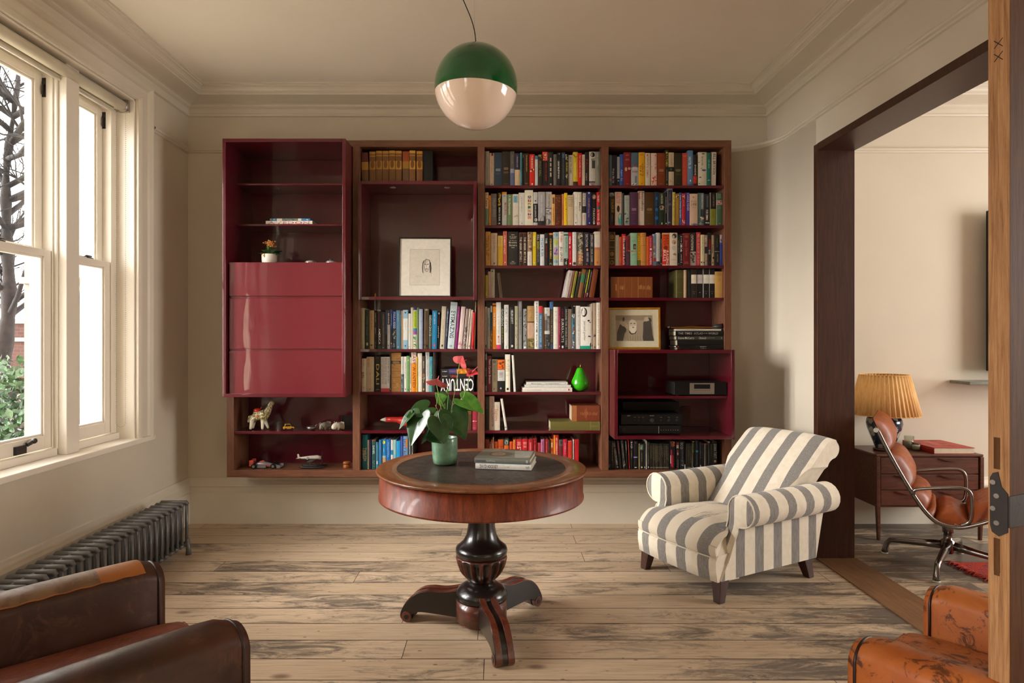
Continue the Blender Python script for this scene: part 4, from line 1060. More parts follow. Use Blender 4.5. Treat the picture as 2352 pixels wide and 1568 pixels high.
for i in range(3):
    b = MB(); z0_, z1_ = zz[i]+.003, zz[i+1]-.003; b.box(-hw_+.032, hw_-.032, -hd-.001, -hd+.011, z0_, z1_); dr = b.build('drawer', 'chestw', cd, bevel=.002)
    for s in (-1, 1):
        b = MB(); pr_ = [(s*(.06+.17*t_), z1_-.002-.020*math.sin(PI*t_)**1.0) for t_ in [k/12 for k in range(13)]]
        b.prism(pr_, 'y', -hd-.014, -hd-.001); b.build('lipped_pull', 'chestw', dr)
LX, LY = 2.627, 4.37
lm = thing('table_lamp', 'blue and white jar lamp with a pleated amber shade on the chest', 'lamp', (LX, LY, CZ1+.0005))
b = MB(); b.lathe([(.0001, 0), (.066, 0), (.070, .012), (.062, .018), (.0001, .018)], seg=32); b.build('plinth', 'darkleg', lm)
b = MB(); b.lathe([(.0001, .018), (.055, .018), (.066, .05), (.086, .10), (.104, .15), (.111, .185), (.106, .215), (.088, .236), (.058, .245), (.054, .25), (.0001, .25)], seg=40); b.build('jar_body', 'jar', lm)
b = MB(); b.lathe([(.0001, .25), (.05, .25), (.052, .262), (.014, .266), (.012, .30), (.0001, .30)], seg=24); b.tube([(.0, 0, .30), (0, 0, .42)], .008, 8); b.build('neck', 'darkleg', lm)
b = MB()
def wpl(t, z): return 1+.022*math.sin(2*PI*t*44)*(1-.2*math.sin(t*60))
b.lathe([(.213, .245), (.150, .513)], seg=352, wob=wpl); sh_ = b.build('lamp_shade', 'shade', lm); sd = sh_.modifiers.new('s', 'SOLIDIFY'); sd.thickness = .002
b = MB(); b.tube([(.213*math.cos(2*PI*i/48), .213*math.sin(2*PI*i/48), .245) for i in range(49)], .003, 6); b.tube([(.150*math.cos(2*PI*i/48), .150*math.sin(2*PI*i/48), .513) for i in range(49)], .003, 6); b.build('shade_trim', 'shade', sh_)
for k, (u, v, r, h, lab) in enumerate(((2088, 1030, .030, .088, 'taller clear glass candle jar beside the red book on the chest'), (2104, 1034, .027, .056, 'short frosted candle jar in front of the taller jar'))):
    d = CAMH-CZ1; d = FPX*d/(v-VY)
    cj = thing('candle_jar', lab, 'candle', (px(u, d), d, CZ1+.0005), 0, 'candle jars on the chest')
    b = MB(); b.lathe([(.0001, 0), (r, 0), (r+.001, h), (r-.002, h), (r-.003, .006), (.0001, .006)], seg=24); b.build('jar', 'jarglass', cj)
    b = MB(); b.lathe([(.0001, .007), (r-.004, .007), (r-.004, h*.62), (.0001, h*.62)], seg=24); b.build('wax', 'cream', cj)

# things on the back wall of the side room
tv = MB(); tv.box(0, 1.2, -.06, 0, 0, .75, m=0)
def dd_(v): return v
TVX = px(2264, 4.54)
b = MB(); b.box(0, .95, 0, .04, 0, 1.13); t_ = b.build('television', 'blackplastic', None, loc=(TVX, 4.50, pz(852, 4.5)), bevel=.004)
tag(t_, 'black wall mounted television glimpsed beside the oak door', 'television')
b = MB(); b.box(0, .9, 0, .20, 0, .022); t_ = b.build('marble_shelf', 'marble', None, loc=(px(2229, 4.40), 4.405, pz(884, 4.40)), bevel=.003)
tag(t_, 'grey marble shelf on the wall below the television', 'shelf')
# rug with fringe
b = MB(); rn = random.Random(5)
r0 = Vector((2.70, 3.70, 0))
b.prism([(2.685, 3.775), (4.4, 3.80), (4.4, 2.2), (2.76, 2.2), (2.70, 3.5)], 'z', .0005, .009); rg = b.build('rug', 'rug', None); tag(rg, 'red and orange woven wool rug with a tasselled edge under the lounge chair', 'rug')
b = MB()
for i in range(130):
    t_ = i/129; p_ = Vector((2.688+.04*t_, 3.775-.75*t_, .006)); L = rn.uniform(.035, .07)
    b.tube([p_, p_+Vector((-L*.5, L*rn.uniform(-.2, .2), .002+rn.random()*.006)), p_+Vector((-L, L*rn.uniform(-.5, .5), -.003))], [.005, .004, .002], 5)
b.build('fringe', 'rug', rg)

# ------------------------------------------------------------------ oak door in the foreground
dn = bpy.data.objects.new('door_1', None); COL.objects.link(dn); dn['kind'] = 'structure'
dB = 1.50; Bx = px(2320, dB); TH = .045
dth = math.atan2(.42, .91)
dn.location = (Bx, dB, 0); dn.rotation_euler = (0, 0, dth)
# local: X along leaf, Y thickness (away from camera)
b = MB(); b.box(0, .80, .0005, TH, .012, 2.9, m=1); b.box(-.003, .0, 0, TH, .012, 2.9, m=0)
b.build('door_leaf', ['oak', 'oakshade'], dn, bevel=.0015)
PT = []
b = MB(); zc = pz(1157, dB); hz = .067
# plate on the edge, wrapping round onto the face
ed = [(.0015, zc-hz), (TH*.45, zc-hz-.014), (TH-.010, zc-hz-.006), (TH-.006, zc-hz+.01), (TH-.006, zc+hz-.012), (TH-.012, zc+hz), (TH*.5, zc+hz+.004), (TH*.33, zc+hz-.03), (.0015, zc+hz-.045)]
b.prism(ed, 'x', -.0065, -.0035); b.box(-.0065, .30, -.003, 0.0002, zc-.055, zc+.018)
pl_ = b.build('hinge_plate', 'blackmetal', dn)
for k, (y, z) in enumerate(((TH*.72, zc+.045), (TH*.55, zc+.014), (TH*.72, zc-.017), (TH*.55, zc-.050))):
    b = MB(); b.tube([(-.0066, y, z), (-.0085, y, z)], .0058, 14); b.build('screw', 'steel', pl_)
b = MB(); b.box(-.0036, -.0029, TH*.42, TH*.72, zc+hz+.01, zc+hz+.085); b.box(-.0036, -.0029, TH*.42, TH*.72, zc-hz-.10, zc-hz-.02); b.box(-.0045, -.0029, TH*.45, TH*.70, zc-hz-.108, zc-hz-.098)
b.build('mortise', 'oakshade', dn)  # slots laid on as raised strips in the shade colour
b = MB()
for zc_ in (pz(91, dB), pz(122, dB)):
    for s in (-1, 1):
        b.tube([(-.0034, TH*.5-.009, zc_-s*.010), (-.0034, TH*.5+.009, zc_+s*.009)], .0009, 4)
b.build('carpenter_mark', 'piping', dn)

# ------------------------------------------------------------------ books
SD = 4.365     # depth of the spines
def spine_mesh(w, h, dp, col, ops, rs, flat=False):
    b = MB(); t = min(.0028, w*.18); bul = min(.0022, w*.12); NS = 5
    bands = [(0, 1, col)]
    for o in ops:
        if o[0] == 'b': bands.append((float(o[1]), float(o[2]), hx(o[3])))
    cuts = sorted(set([0, 1]+[x for q in bands for x in q[:2]]))
    def colat(m_):
        c = col
        for a_, c_, k_ in bands:
            if a_ <= m_ <= c_: c = k_
        return c
    def sy(x): return -bul*(1-(2*x/w-1)**2)
    for a_, c_ in zip(cuts, cuts[1:]):
        cc = colat((a_+c_)/2); z1, z0 = h*(1-a_), h*(1-c_)
        xs = [w*k/NS for k in range(NS+1)]
        lo = [b.V((x, sy(x), z0)) for x in xs]; hi = [b.V((x, sy(x), z1)) for x in xs]
        for k in range(NS): b.F([lo[k], lo[k+1], hi[k+1], hi[k]], c=cc, sm=True)
        for x0 in (0, w): b.quad((x0, 0, z0), (x0, dp, z0), (x0, dp, z1), (x0, 0, z1), c=cc)
    # board edges, inner faces, pages
    cc = col; pz_ = .003 if w > .012 else .001
    for z in (0, h):
        cc2 = colat(0 if z else 1)
        b.quad((0, 0, z), (t, 0, z), (t, dp, z), (0, dp, z), c=cc2); b.quad((w-t, 0, z), (w, 0, z), (w, dp, z), (w-t, dp, z), c=cc2)
        xs = [w*k/NS for k in range(NS+1)]; b.F([b.V((x, sy(x), z)) for x in xs]+[b.V((w, .002, z)), b.V((0, .002, z))], c=cc2)
    b.quad((t, .002, 0), (t, dp, 0), (t, dp, h), (t, .002, h), c=cc); b.quad((w-t, .002, 0), (w-t, dp, 0), (w-t, dp, h), (w-t, .002, h), c=cc)
    b.quad((0, dp, 0), (t, dp, 0), (t, dp, h), (0, dp, h), c=cc); b.quad((w-t, dp, 0), (w, dp, 0), (w, dp, h), (w-t, dp, h), c=cc)
    b.box(t, w-t, .002, dp-.003, pz_, h-pz_, c=hx('#cfc3a8'))
    off = -.0005
    def onsp(x, z, e=0): return (x, sy(min(max(x, 0), w))+off-e, z)
    for o in ops:
        k = o[0]
        if k == 't':      # text running down the spine
            a_, c_ = float(o[1]), float(o[2]); L = (c_-a_)*h; hh = w*(float(o[5]) if len(o) > 5 else .5); ce = w*(float(o[6]) if len(o) > 6 else .5)
            put_text(b, o[4], lambda u, v: onsp(ce-hh/2+v, h*(1-a_)-u), L, hh, c=hx(o[3]))
        elif k == 'U':    # text running up the spine
            a_, c_ = float(o[1]), float(o[2]); L = (c_-a_)*h; hh = w*float(o[5]); ce = w*float(o[6])
            put_text(b, o[4], lambda u, v: onsp(ce+hh/2-v, h*(1-c_)+u), L, hh, c=hx(o[3]))
        elif k == 'h':    # short line of text across the spine
            z = h*(1-float(o[1])); hh = h*float(o[2]); put_text(b, o[4], lambda u, v: onsp(w*.12+u, z+v), w*.76, hh, c=hx(o[3]))
        elif k == 'l':    # unreadable small lettering, as a broken rule
            a_, c_ = float(o[1]), float(o[2]); z = h*(1-a_); end = h*(1-c_); cw = w*(.22 if w > .012 else .3); x0 = w*.5-cw/2
            while z > end:
                L = rs.uniform(.0018, .0034); xx = x0+rs.uniform(-.1, .1)*cw
                b.poly([onsp(xx, z), onsp(xx+cw*rs.uniform(.7, 1), z), onsp(xx+cw*rs.uniform(.6, 1), z-L), onsp(xx+cw*.1, z-L)], c=hx(o[3])); z -= L+rs.choice((.0012, .0012, .0012, .004))
        elif k == 'm':    # unreadable lines across
            z = h*(1-float(o[1])); end = h*(1-float(o[2]))
            while z > end:
                q = rs.uniform(.15, .28)*w; x = q
                while x < w-q:
                    L = rs.uniform(.0012, .003); b.poly([onsp(x, z), onsp(min(x+L, w-q), z), onsp(min(x+L, w-q), z-.0022), onsp(x, z-.0022)], c=hx(o[3])); x += L+.0009
                z -= .0046
        elif k == 'r':    # patch x0 x1 a c colour (fractions)
            x0, x1, a_, c_ = [float(v) for v in o[1:5]]
            n_ = 3
            for i in range(n_):
                xa, xb = w*(x0+(x1-x0)*i/n_), w*(x0+(x1-x0)*(i+1)/n_); b.poly([onsp(xa, h*(1-a_), -.0002), onsp(xb, h*(1-a_), -.0002), onsp(xb, h*(1-c_), -.0002), onsp(xa, h*(1-c_), -.0002)], c=hx(o[5]))
        elif k == 'e':    # oval patch: centre fx, fa, radius in x (fraction), radius in z (fraction)
            cx_, ca, rx, rz = [float(v) for v in o[1:5]]
            b.poly([onsp(min(w, max(0, w*(cx_+rx*math.cos(q*PI/7)))), h*(1-ca)+h*rz*math.sin(q*PI/7), -.0002) for q in range(14)], c=hx(o[5]))
        elif k == 'n':    # dappled picture: blotches between a and c
            a_, c_ = float(o[1]), float(o[2]); cols = o[3].split('/')
            for _ in range(int(o[4]) if len(o) > 4 else 9):
                ca = rs.uniform(a_+.02, c_-.02); cx_ = rs.uniform(.15, .85); rx = rs.uniform(.08, .25); rz = rs.uniform(.01, .035)
                e_ = rs.uniform(.0000, .00035)
                b.poly([onsp(min(w, max(0, w*(cx_+rx*math.cos(q*PI/5)*rs.uniform(.6, 1.2)))), h*(1-ca)+h*rz*math.sin(q*PI/5)*rs.uniform(.6, 1.2), e_-.0002) for q in range(10)], c=hx(rs.choice(cols)))
    return b

def ceiling_over(bay, z):
    c = [ZTI]
    for k in range(1, 8):
        if bay == 2 or (bay == 3 and k < 5) or (bay == 1 and k > 4): c.append(sz(k)-.019)
    if bay == 1: c.append(zb2)
    if bay == 3: c.append(zb3)
    return min(x for x in c if x > z+.05)-.0015
ALLB = []
def lum(h): c = hx(h); return .3*c[0]+.6*c[1]+.1*c[2]
def row(name, group, crop, bay, zsh, base, data, dpr=(.135, .165), depth=SD, seed=1):
    ox, oy, s = crop; rs = random.Random(seed); xl, xr = BAY[bay]; out = []; last = xl+.001
    for ln in data.strip().split('\n'):
        parts = ln.split('|'); f = parts[0].split(); x0, x1, yt = float(f[0]), float(f[1]), float(f[2]); col = f[3]; desc = parts[1].strip()
        ops = [q.strip().split(':') for q in parts[2:] if q.strip()]
        lean = 0; texture = False; deep = 0
        for o in list(ops):
            if o[0] == '<': lean = float(o[1])/s; ops.remove(o)
            if o[0] == 'd': deep = float(o[1]); ops.remove(o)
        if not ops:
            k_ = '#d8d0bc' if lum(col) < .18 else '#3a322c'
            ops = [['l', str(rs.uniform(.08, .2)), str(rs.uniform(.55, .8)), k_], ['r', '.35', '.65', '.91', '.95', k_]]
        jit = rs.uniform(-.004, .006); d = depth+jit
        X0, X1 = px(ox+x0/s, d), px(ox+x1/s, d); h = min(pz(oy+yt/s, d), ceiling_over(bay, zsh))-zsh-.0006
        hi = xr-.0015
        if X1 > hi: X1 = hi
        if not lean:
            X0 = max(X0, last)
            if X1-X0 < .0035: X0 = X1-.0035 if X1-.0035 >= last else last; X1 = X0+.0035
            last = X1+.0004
        w = X1-X0-(.0016 if lean else .0003); dp = rs.uniform(*dpr)+deep; dp = min(dp, BK-d-.004)
        ang_ = math.atan2(lean/FPX*d, h) if lean else 0
        hh = h/math.cos(ang_)*(1 if not lean else .985) if lean else h
        b = spine_mesh(w*math.cos(ang_) if lean else w, hh, dp, hx(col), ops, rs)
        if lean > 0:
            wv = w*math.cos(ang_); b.v = [(x-wv, y, z) for x, y, z in b.v]; o = b.build('book', 'print', None, loc=(X0+w, d, zsh+.0004), rot=(0, ang_, 0))
        elif lean < 0: o = b.build('book', 'print', None, loc=(X0, d, zsh+.0004), rot=(0, ang_, 0))
        else: o = b.build('book', 'print', None, loc=(X0, d, zsh+.0004))
        o['group'] = group; o['category'] = 'book'; out.append((o, desc))
    ALLB.append((name, out)); return out
def flatbook(x0, x1, y0, dp, z0, th, col, label, group, ops=(), rz=0, side='#d9d0bc', seed=1, topops=None):
    """lying book: spine towards the viewer. x0..x1 metres, spine plane y0"""
    rs = random.Random(seed); L = x1-x0
    b = spine_mesh(th, L, dp, hx(col), [list(o) for o in ops], rs)
    # stand -> lie: old x -> z ; old z -> x
    b.v = [(L-z, y, x) for x, y, z in b.v]
    if topops: topops(b, L, dp, th)
    o = b.build('book', 'print', None, loc=(x0, y0, z0+.0003), rot=(0, 0, rz)); o['group'] = group; tag(o, label, 'book'); return o

C3A = (1100, 330, 7.84); C3B = (1100, 515, 7.84); C3C = (1100, 680, 6.817); C3D = (1090, 890, 7.126)
C4A = (1385, 330, 7.84); C4B = (1385, 515, 7.84); C4D = (1385, 880, 7.128)
C2A = (810, 310, 4.02); C2B = (810, 680, 6.817); C2C = (810, 890, 7.127)

row('top shelf of third bay', 'books on the top shelf of the third bay', C3A, 2, sz(1), 740, '''
112 188 135 #a39a88|grey stone|l:.15:.85:#6d665a
192 275 165 #d9bfa5|cream pink|r:.4:.8:.0:.09:#7a2018|l:.2:.6:#b09078|r:.4:.6:.92:.95:#3a2a20
272 415 158 #2e3f4c|wide slate blue|m:.48:.55:#c9cdd0|m:.62:.66:#5a6a78
418 562 140 #2a221a|wide brown black|m:.46:.53:#c0a070|m:.58:.62:#8a7a60|m:.92:.93:#8a7a60|b:.92:1:#3c1814
565 640 138 #5b554c|grey and blue|b:.5:1:#5f6684|b:.5:.62:#9a9ba6|l:.1:.35:#8a847a
643 742 172 #cdb08c|navy topped beige|b:0:.5:#2f2c42|l:.08:.42:#a9a4b8
745 778 160 #4f8a8f|thin teal
782 815 170 #1d1a16|thin black|r:.3:.7:.05:.14:#8a8478
815 905 175 #3b2514|dark brown|l:.05:.55:#a98a50|l:.1:.5:#a98a50|m:.9:.93:#b0a080
912 1005 188 #d92a1b|bright red|t:.05:.45:#e9d9c0:TOM BARKER:.34|n:.45:.55:#2a1a18/#e9d9c0:3|r:.4:.62:.9:.96:#e9c8b0
1013 1063 215 #c9cdc6|thin white|b:0:.12:#4a7f9a|l:.3:.7:#9aa09a
1066 1140 195 #2a2418|olive lettered black|n:0:.12:#8a8450/#5a5a38:8|t:.2:.7:#8a8450:WOLF HALL:.5
1143 1240 145 #1f1d1c|orange topped black|b:0:.26:#d8401e|t:.03:.235:#f0e4d4:1971:.55|t:.32:.86:#b02a1c:NEVER A DULL MOMENT:.3:.7
1245 1340 150 #23201d|black with white dashes|r:.35:.65:.17:.28:#b9b0a0|r:.35:.65:.32:.42:#b9b0a0|r:.35:.65:.46:.56:#b9b0a0|r:.35:.65:.6:.72:#b9b0a0|r:.35:.65:.92:.96:#b9b0a0
1345 1400 190 #6d6860|mid grey|l:.1:.8:#4a4640
1405 1485 160 #1e1c1c|white lettered black|t:.26:.77:#e4ded4:IAN McEWAN:.42:.38|l:.4:.7:#8a8478|e:.5:.04:.12:.012:#cfc8bc
1488 1555 155 #2b2d2e|blue black|r:.2:.8:.04:.17:#4a6a80|l:.2:.8:#5a6a70
1558 1610 190 #26221b|yellow lettered black|n:0:.2:#d8d0c0/#26221b:10|t:.26:.55:#c9c02c:BURIED:.5|n:.62:.8:#c8c0b0:5
1612 1695 205 #c9bfa8|pale stone|t:.05:.6:#77705f:MARTIN AMIS:.42
1692 1783 150 #d9bb2c|yellow|n:0:.16:#8a5a1c/#e0c860:12|r:.3:.7:.3:.72:#e2c85a|b:.86:1:#4a2a1c
1787 1855 168 #c3171c|plain red|t:.07:.74:#e8c8b8:FIRST CLASS MEN OF FEELING:.28
1855 1910 195 #d8cbb4|thin cream|t:.06:.7:#a89060:RULES OF CIVILITY:.3
1913 1982 150 #262122|red lettered black|t:.21:.52:#c23a28:FALL:.6:.45|t:.62:.84:#cfc6b8:POINT:.28:.3|l:.62:.84:#8a3028
1985 2092 143 #cfc9bd|white picture|e:.6:.09:.36:.07:#1c1a19|r:.45:1:.25:.48:#4a4744|n:.18:.26:#1c1a19/#8a8680:6|b:.85:.9:#5a5560|n:.88:.98:#a09090/#b06a6a:7
2095 2195 145 #8b8878|grey with teal lettering|t:.04:.62:#5f8478:PETER CAREY:.34:.66|l:.05:.4:#c9c4b4
''', seed=11)
row('second shelf of third bay', 'books on the second shelf of the third bay', C3A, 2, sz(2), 1460, '''
112 175 878 #7b9074|beige topped green|b:0:.48:#d2b48c|t:.03:.42:#7a3a20:El Paso:.6|l:.55:.85:#4a5a44
177 213 930 #d98516|thin orange
215 320 900 #746a66|warm grey|t:.15:.72:#a9a09a:FALLEN IDOLS:.42:.6|r:.35:.6:.86:.92:#a0403c
343 400 880 #17130f|yellow dotted black|n:0:.4:#c9a020/#d8b030:22|t:.45:.85:#e4ddcc:BORN TO RUN:.55|n:.9:.98:#d0c8b8:3
416 502 868 #b9b9ac|pale grey orange topped|b:0:.065:#dd8a20|t:.32:.68:#b0483c:MAURIN:.45:.7|r:.25:.75:.09:.14:#8a9aa0
508 602 912 #6c7c54|moss green|t:.13:.65:#dcd8c0:No Destination:.36|e:.5:.07:.12:.012:#dcd8c0
605 713 908 #d8cfba|cream with a blue label|r:.15:.85:.05:.27:#7aa6b4|l:.10:.24:#4a7a90|n:.65:.8:#c0a090/#d0b8a0:4
716 822 882 #dcd8c9|off white|l:.12:.6:#b4b0a0|e:.55:.92:.1:.012:#6a6458
825 975 835 #e8dfc4|thick cream coloured squares|r:.38:.76:.16:.235:#3c4c60|r:.38:.76:.255:.33:#8a2a2c|r:.38:.76:.35:.425:#b09a30|r:.38:.76:.445:.52:#3a5a48|r:.38:.76:.54:.615:#c07a28|r:.38:.76:.635:.71:#5a3a64|r:.38:.76:.73:.81:#d04a20|U:.17:.80:#ece4d0:ENGLAND:.24:.57
978 1060 872 #1d1b1a|white topped black|b:0:.34:#cfccc4|e:.5:.26:.2:.02:#2a2826|t:.38:.74:#cfc8bc:JOHN LENNON:.35|e:.6:.82:.35:.05:#cfccc4|b:.9:1:#cfccc4
1068 1192 866 #a5a1a0|wide silver grey|t:.1:.62:#d8d4d0:RICHARD THE PEOPLE:.22|e:.8:.85:.5:.14:#2a2624|b:.86:1:#2a2624|t:.72:.86:#cfc8bc:ICELAND:.22
1198 1312 866 #bdb8b2|silver photograph|t:.08:.45:#4a4644:Keith Haring:.3:.62|b:.47:.5:#6a6460|n:.5:.72:#8a8480/#5a5550/#e0dcd4:14|e:.4:.88:.45:.09:#6a6460
1312 1372 912 #e0a55a|apricot|r:.2:.8:.1:.3:#6a5040|t:.44:.86:#8a4a20:NOTES AND RECORDS:.35
1375 1485 920 #5a2a12|marbled brown|n:.02:.98:#7a3c1c/#44200e/#8a4a24:26
1490 1535 905 #dd9060|peach|t:.3:.8:#b04a20:THE WASTE LAND:.4
1537 1593 885 #f0c814|bright yellow|t:.15:.4:#4a3a18:SMALL WORLD:.3|e:.6:.5:.16:.02:#b03a20|l:.55:.85:#a8841c
1596 1702 925 #cdb68e|tan lettered|h:.1:.04:#5a4430:The|h:.17:.045:#5a4430:Going|h:.24:.045:#5a4430:to the|h:.31:.04:#5a4430:Dark Days|h:.37:.04:#5a4430:Winter
1705 1785 868 #ece6d8|clean white|t:.42:.82:#b8b4a8:OUTLIERS:.4:.6|e:.5:.19:.08:.01:#b08a50|e:.5:.91:.12:.02:#3a3430
1787 1850 870 #d9cfb6|ivory|t:.3:.56:#5a4a3a:Mao:.5|l:.05:.25:#a09070
1860 1935 866 #2c2622|black and white titled|r:.1:.9:.04:.42:#c9c0b0|t:.06:.40:#3a2c28:HOLD THE BEER:.5|b:.62:1:#cfc6b6|l:.68:.86:#c04a3c
1938 2025 868 #2a2c62|navy blue|t:.17:.75:#c98a6a:ZADIE SMITH Swing Time:.25|e:.5:.03:.16:.03:#d8d0c8|e:.6:.92:.14:.02:#d8d0c8
2028 2118 880 #1b1615|black with a portrait|e:.5:.13:.4:.07:#b8907a|e:.5:.14:.24:.045:#cfa890|t:.48:.93:#cfc6b4:FREDDIE:.42|e:.5:.93:.2:.025:#cfc6b4
2120 2195 872 #c21f22|red diagonal lettered|t:.08:.3:#f0d8c8:THE BEST:.5|b:.42:.5:#3a6a6a|t:.52:.85:#f0d8c8:TO THE RIVER:.5|n:.88:.98:#e8b8a8:5
''', seed=12)
row('third shelf of third bay', 'books on the third shelf of the third bay', C3B, 2, sz(3), 735, '''
118 212 132 #c98f3f|ochre|t:.1:.84:#5a3a1c:RENDEZVOUS THE SORROW:.3:.62|t:.2:.7:#4a2f18:LAUREL AND:.3:.25
218 333 157 #cdb498|pale biscuit|t:.06:.6:#9a8468:THE GOLDFINCH:.3|r:.4:.6:.9:.95:#6a5040
342 432 205 #dcae24|amber yellow|b:0:.35:#e0b858|l:.06:.3:#c89a40
434 508 125 #c9604e|coral pink|t:.12:.66:#f0cdb8:THE MEMORY CHALET:.45:.4|e:.5:.9:.14:.02:#f4e0d0
520 705 132 #292724|very thick black|r:.35:.65:.085:.1:#cfc4a8|h:.155:.02:#cfc4a8:THE|m:.175:.21:#cfc4a8|h:.27:.02:#cfc4a8:The|h:.34:.05:#d8ccb0:Bronte|h:.42:.05:#d8ccb0:Sisters|r:.35:.65:.46:.475:#cfc4a8|r:.38:.62:.865:.88:#cfc4a8|m:.9:.94:#a99c80
718 792 150 #3a241c|first brown boxed|t:.13:.86:#dccfb8:THE GREEK MYTHS I:.5|b:0:.012:#a8402c
792 865 150 #3a241c|second brown boxed|t:.13:.9:#dccfb8:THE GREEK MYTHS II:.5|b:0:.012:#a8402c
875 955 138 #e0d6c8|picture topped white|b:0:.58:#a08468|n:0:.58:#6a3c2c/#d8c8b0/#3c2c24/#c0a070:18|l:.7:.9:#b0a898
962 1032 140 #e3c319|lemon yellow|r:.2:.8:.1:.42:#ecd860|e:.5:.91:.14:.02:#f4ecd8
1036 1100 170 #2a2725|charcoal mixed lettered|t:.04:.2:#cfc8bc:KILL:.5|t:.24:.48:#b9b42c:BOND:.6|t:.5:.88:#8a8478:LONDON:.5
1103 1178 180 #d9d9d6|blue lettered white|t:.12:.72:#1f7fb0:HIGH RISK:.6
1185 1255 160 #231f1e|white titled black|t:.15:.31:#e4ddd0:THE:.5:.4|t:.4:.75:#8a2422:BLUE HOUR:.35
1260 1330 158 #2b2118|yellow lettered brown|n:0:.07:#d84a1c/#e8a030:6|b:.0:.03:#c8401c|t:.17:.78:#d8c060:STRANGE REBELS:.42|n:.9:.98:#6a7a50/#8a9a60:5
1338 1435 143 #b9c0b4|pastel painted|e:.5:.08:.36:.055:#5a9ac0|b:.15:.2:#a9b0a0|e:.5:.3:.34:.085:#b8c020|e:.5:.52:.36:.07:#b87aa8|e:.5:.63:.4:.06:#a86aa0|n:.5:.68:#3a4a8a/#c890c0:7|e:.5:.76:.36:.06:#c0b830|e:.5:.87:.34:.05:#6a9ac8
1442 1528 133 #e6ddd0|red and black titled white|t:.02:.30:#d07a68:IF THEN:.45|t:.44:.88:#3a342e:JILL LEPORE:.45
1532 1608 143 #9fb7a8|mint|b:.06:.1:#2a2a28|t:.15:.6:#5a7a6c:BILLION DOLLAR:.45|b:.78:1:#26241f|n:.78:.97:#9fb7a8/#d0c8b8:7
1610 1680 143 #c31226|white titled red|t:.13:.48:#f2e4dc:nina x:.6|l:.55:.8:#e0988c|e:.5:.93:.2:.025:#f2e4dc
1685 1758 140 #dcd6ce|pure white|t:.05:.36:#c4beb4:THE LIE:.4|r:.15:.85:.9:.97:#3a2c2c|r:.2:.8:.885:.9:#b03a3c
1770 1880 140 #55503f|ink brushed green|n:0:.85:#2c2a20/#a89c74/#d8ccb0:26|b:.6:1:#8a5a34|t:.03:.95:#e0d8c4:COLSON WHITEHEAD:.4|n:.6:.95:#c86a28/#d8803c:10
1890 1992 145 #26222e|midnight|t:.06:.44:#cfcad0:DICTATOR:.4|e:.6:.52:.16:.04:#d8b088|t:.6:.88:#cfcad0:ROBERT HARRIS:.36:.65|e:.5:.95:.12:.02:#b06a3c
2000 2070 165 #3b3637|slate titled|t:.05:.4:#d8d0c8:JOHN le CARRE:.5|t:.48:.88:#b8b0a8:OUR GAME:.4
2078 2195 130 #c98e54|cream over tan|b:0:.46:#ddd2bb|b:.46:.54:#c07a60|m:.06:.09:#b8a890|e:.5:.9:.12:.025:#c04a28
''', seed=13)
row('fourth shelf of third bay', 'books on the fourth shelf of the third bay', C3B, 2, sz(4), 1310, '''
112 160 915 #b5a420|mustard yellow
162 210 850 #b58f82|dusty pink|l:.5:.95:#7a5048
212 285 805 #b7aa90|tall stone|e:.4:.08:.2:.025:#3a3430|t:.25:.62:#8f846c:LEFT BANK:.3|r:.4:.6:.93:.96:#6a6254
374 432 870 #6a5136|dark brown leaning alone|<:-50|l:.1:.8:#543c24|d:.03
1515 1598 830 #c8beb4|white leaning|<:100|l:.1:.2:#4a4440|l:.25:.7:#a8a094
1603 1638 830 #a86a5c|dusky red leaning|<:98
1650 1700 838 #8d8a25|olive yellow leaning|<:90|b:.9:1:#b0ac40|l:.1:.85:#5c5a1c
1712 1765 850 #23281c|dark green leaning|<:92|b:0:.18:#6a3a24|n:0:.16:#c0a080/#2a2018:6|l:.3:.8:#5a6048
1774 1850 805 #8c5a32|tan leaning green banded|<:92|b:.18:.48:#3f7a52
1856 1890 810 #1c1712|black leaning|<:92|l:.1:.6:#b0a890|e:.5:.42:.2:.012:#d8d0b8
1893 1918 808 #c6c92e|thin lime leaning|<:92|b:.82:1:#b8402c
1922 1972 815 #2a211c|dark mauve edged leaning|<:92|l:.08:.7:#c8b8a8|n:.8:.97:#b03a4a/#8a4a8a/#d8c8b8:8
1980 2074 800 #7a3a1c|rust leather leaning|<:86|l:.02:.03:#5c2a14
''', dpr=(.12, .14), seed=14)
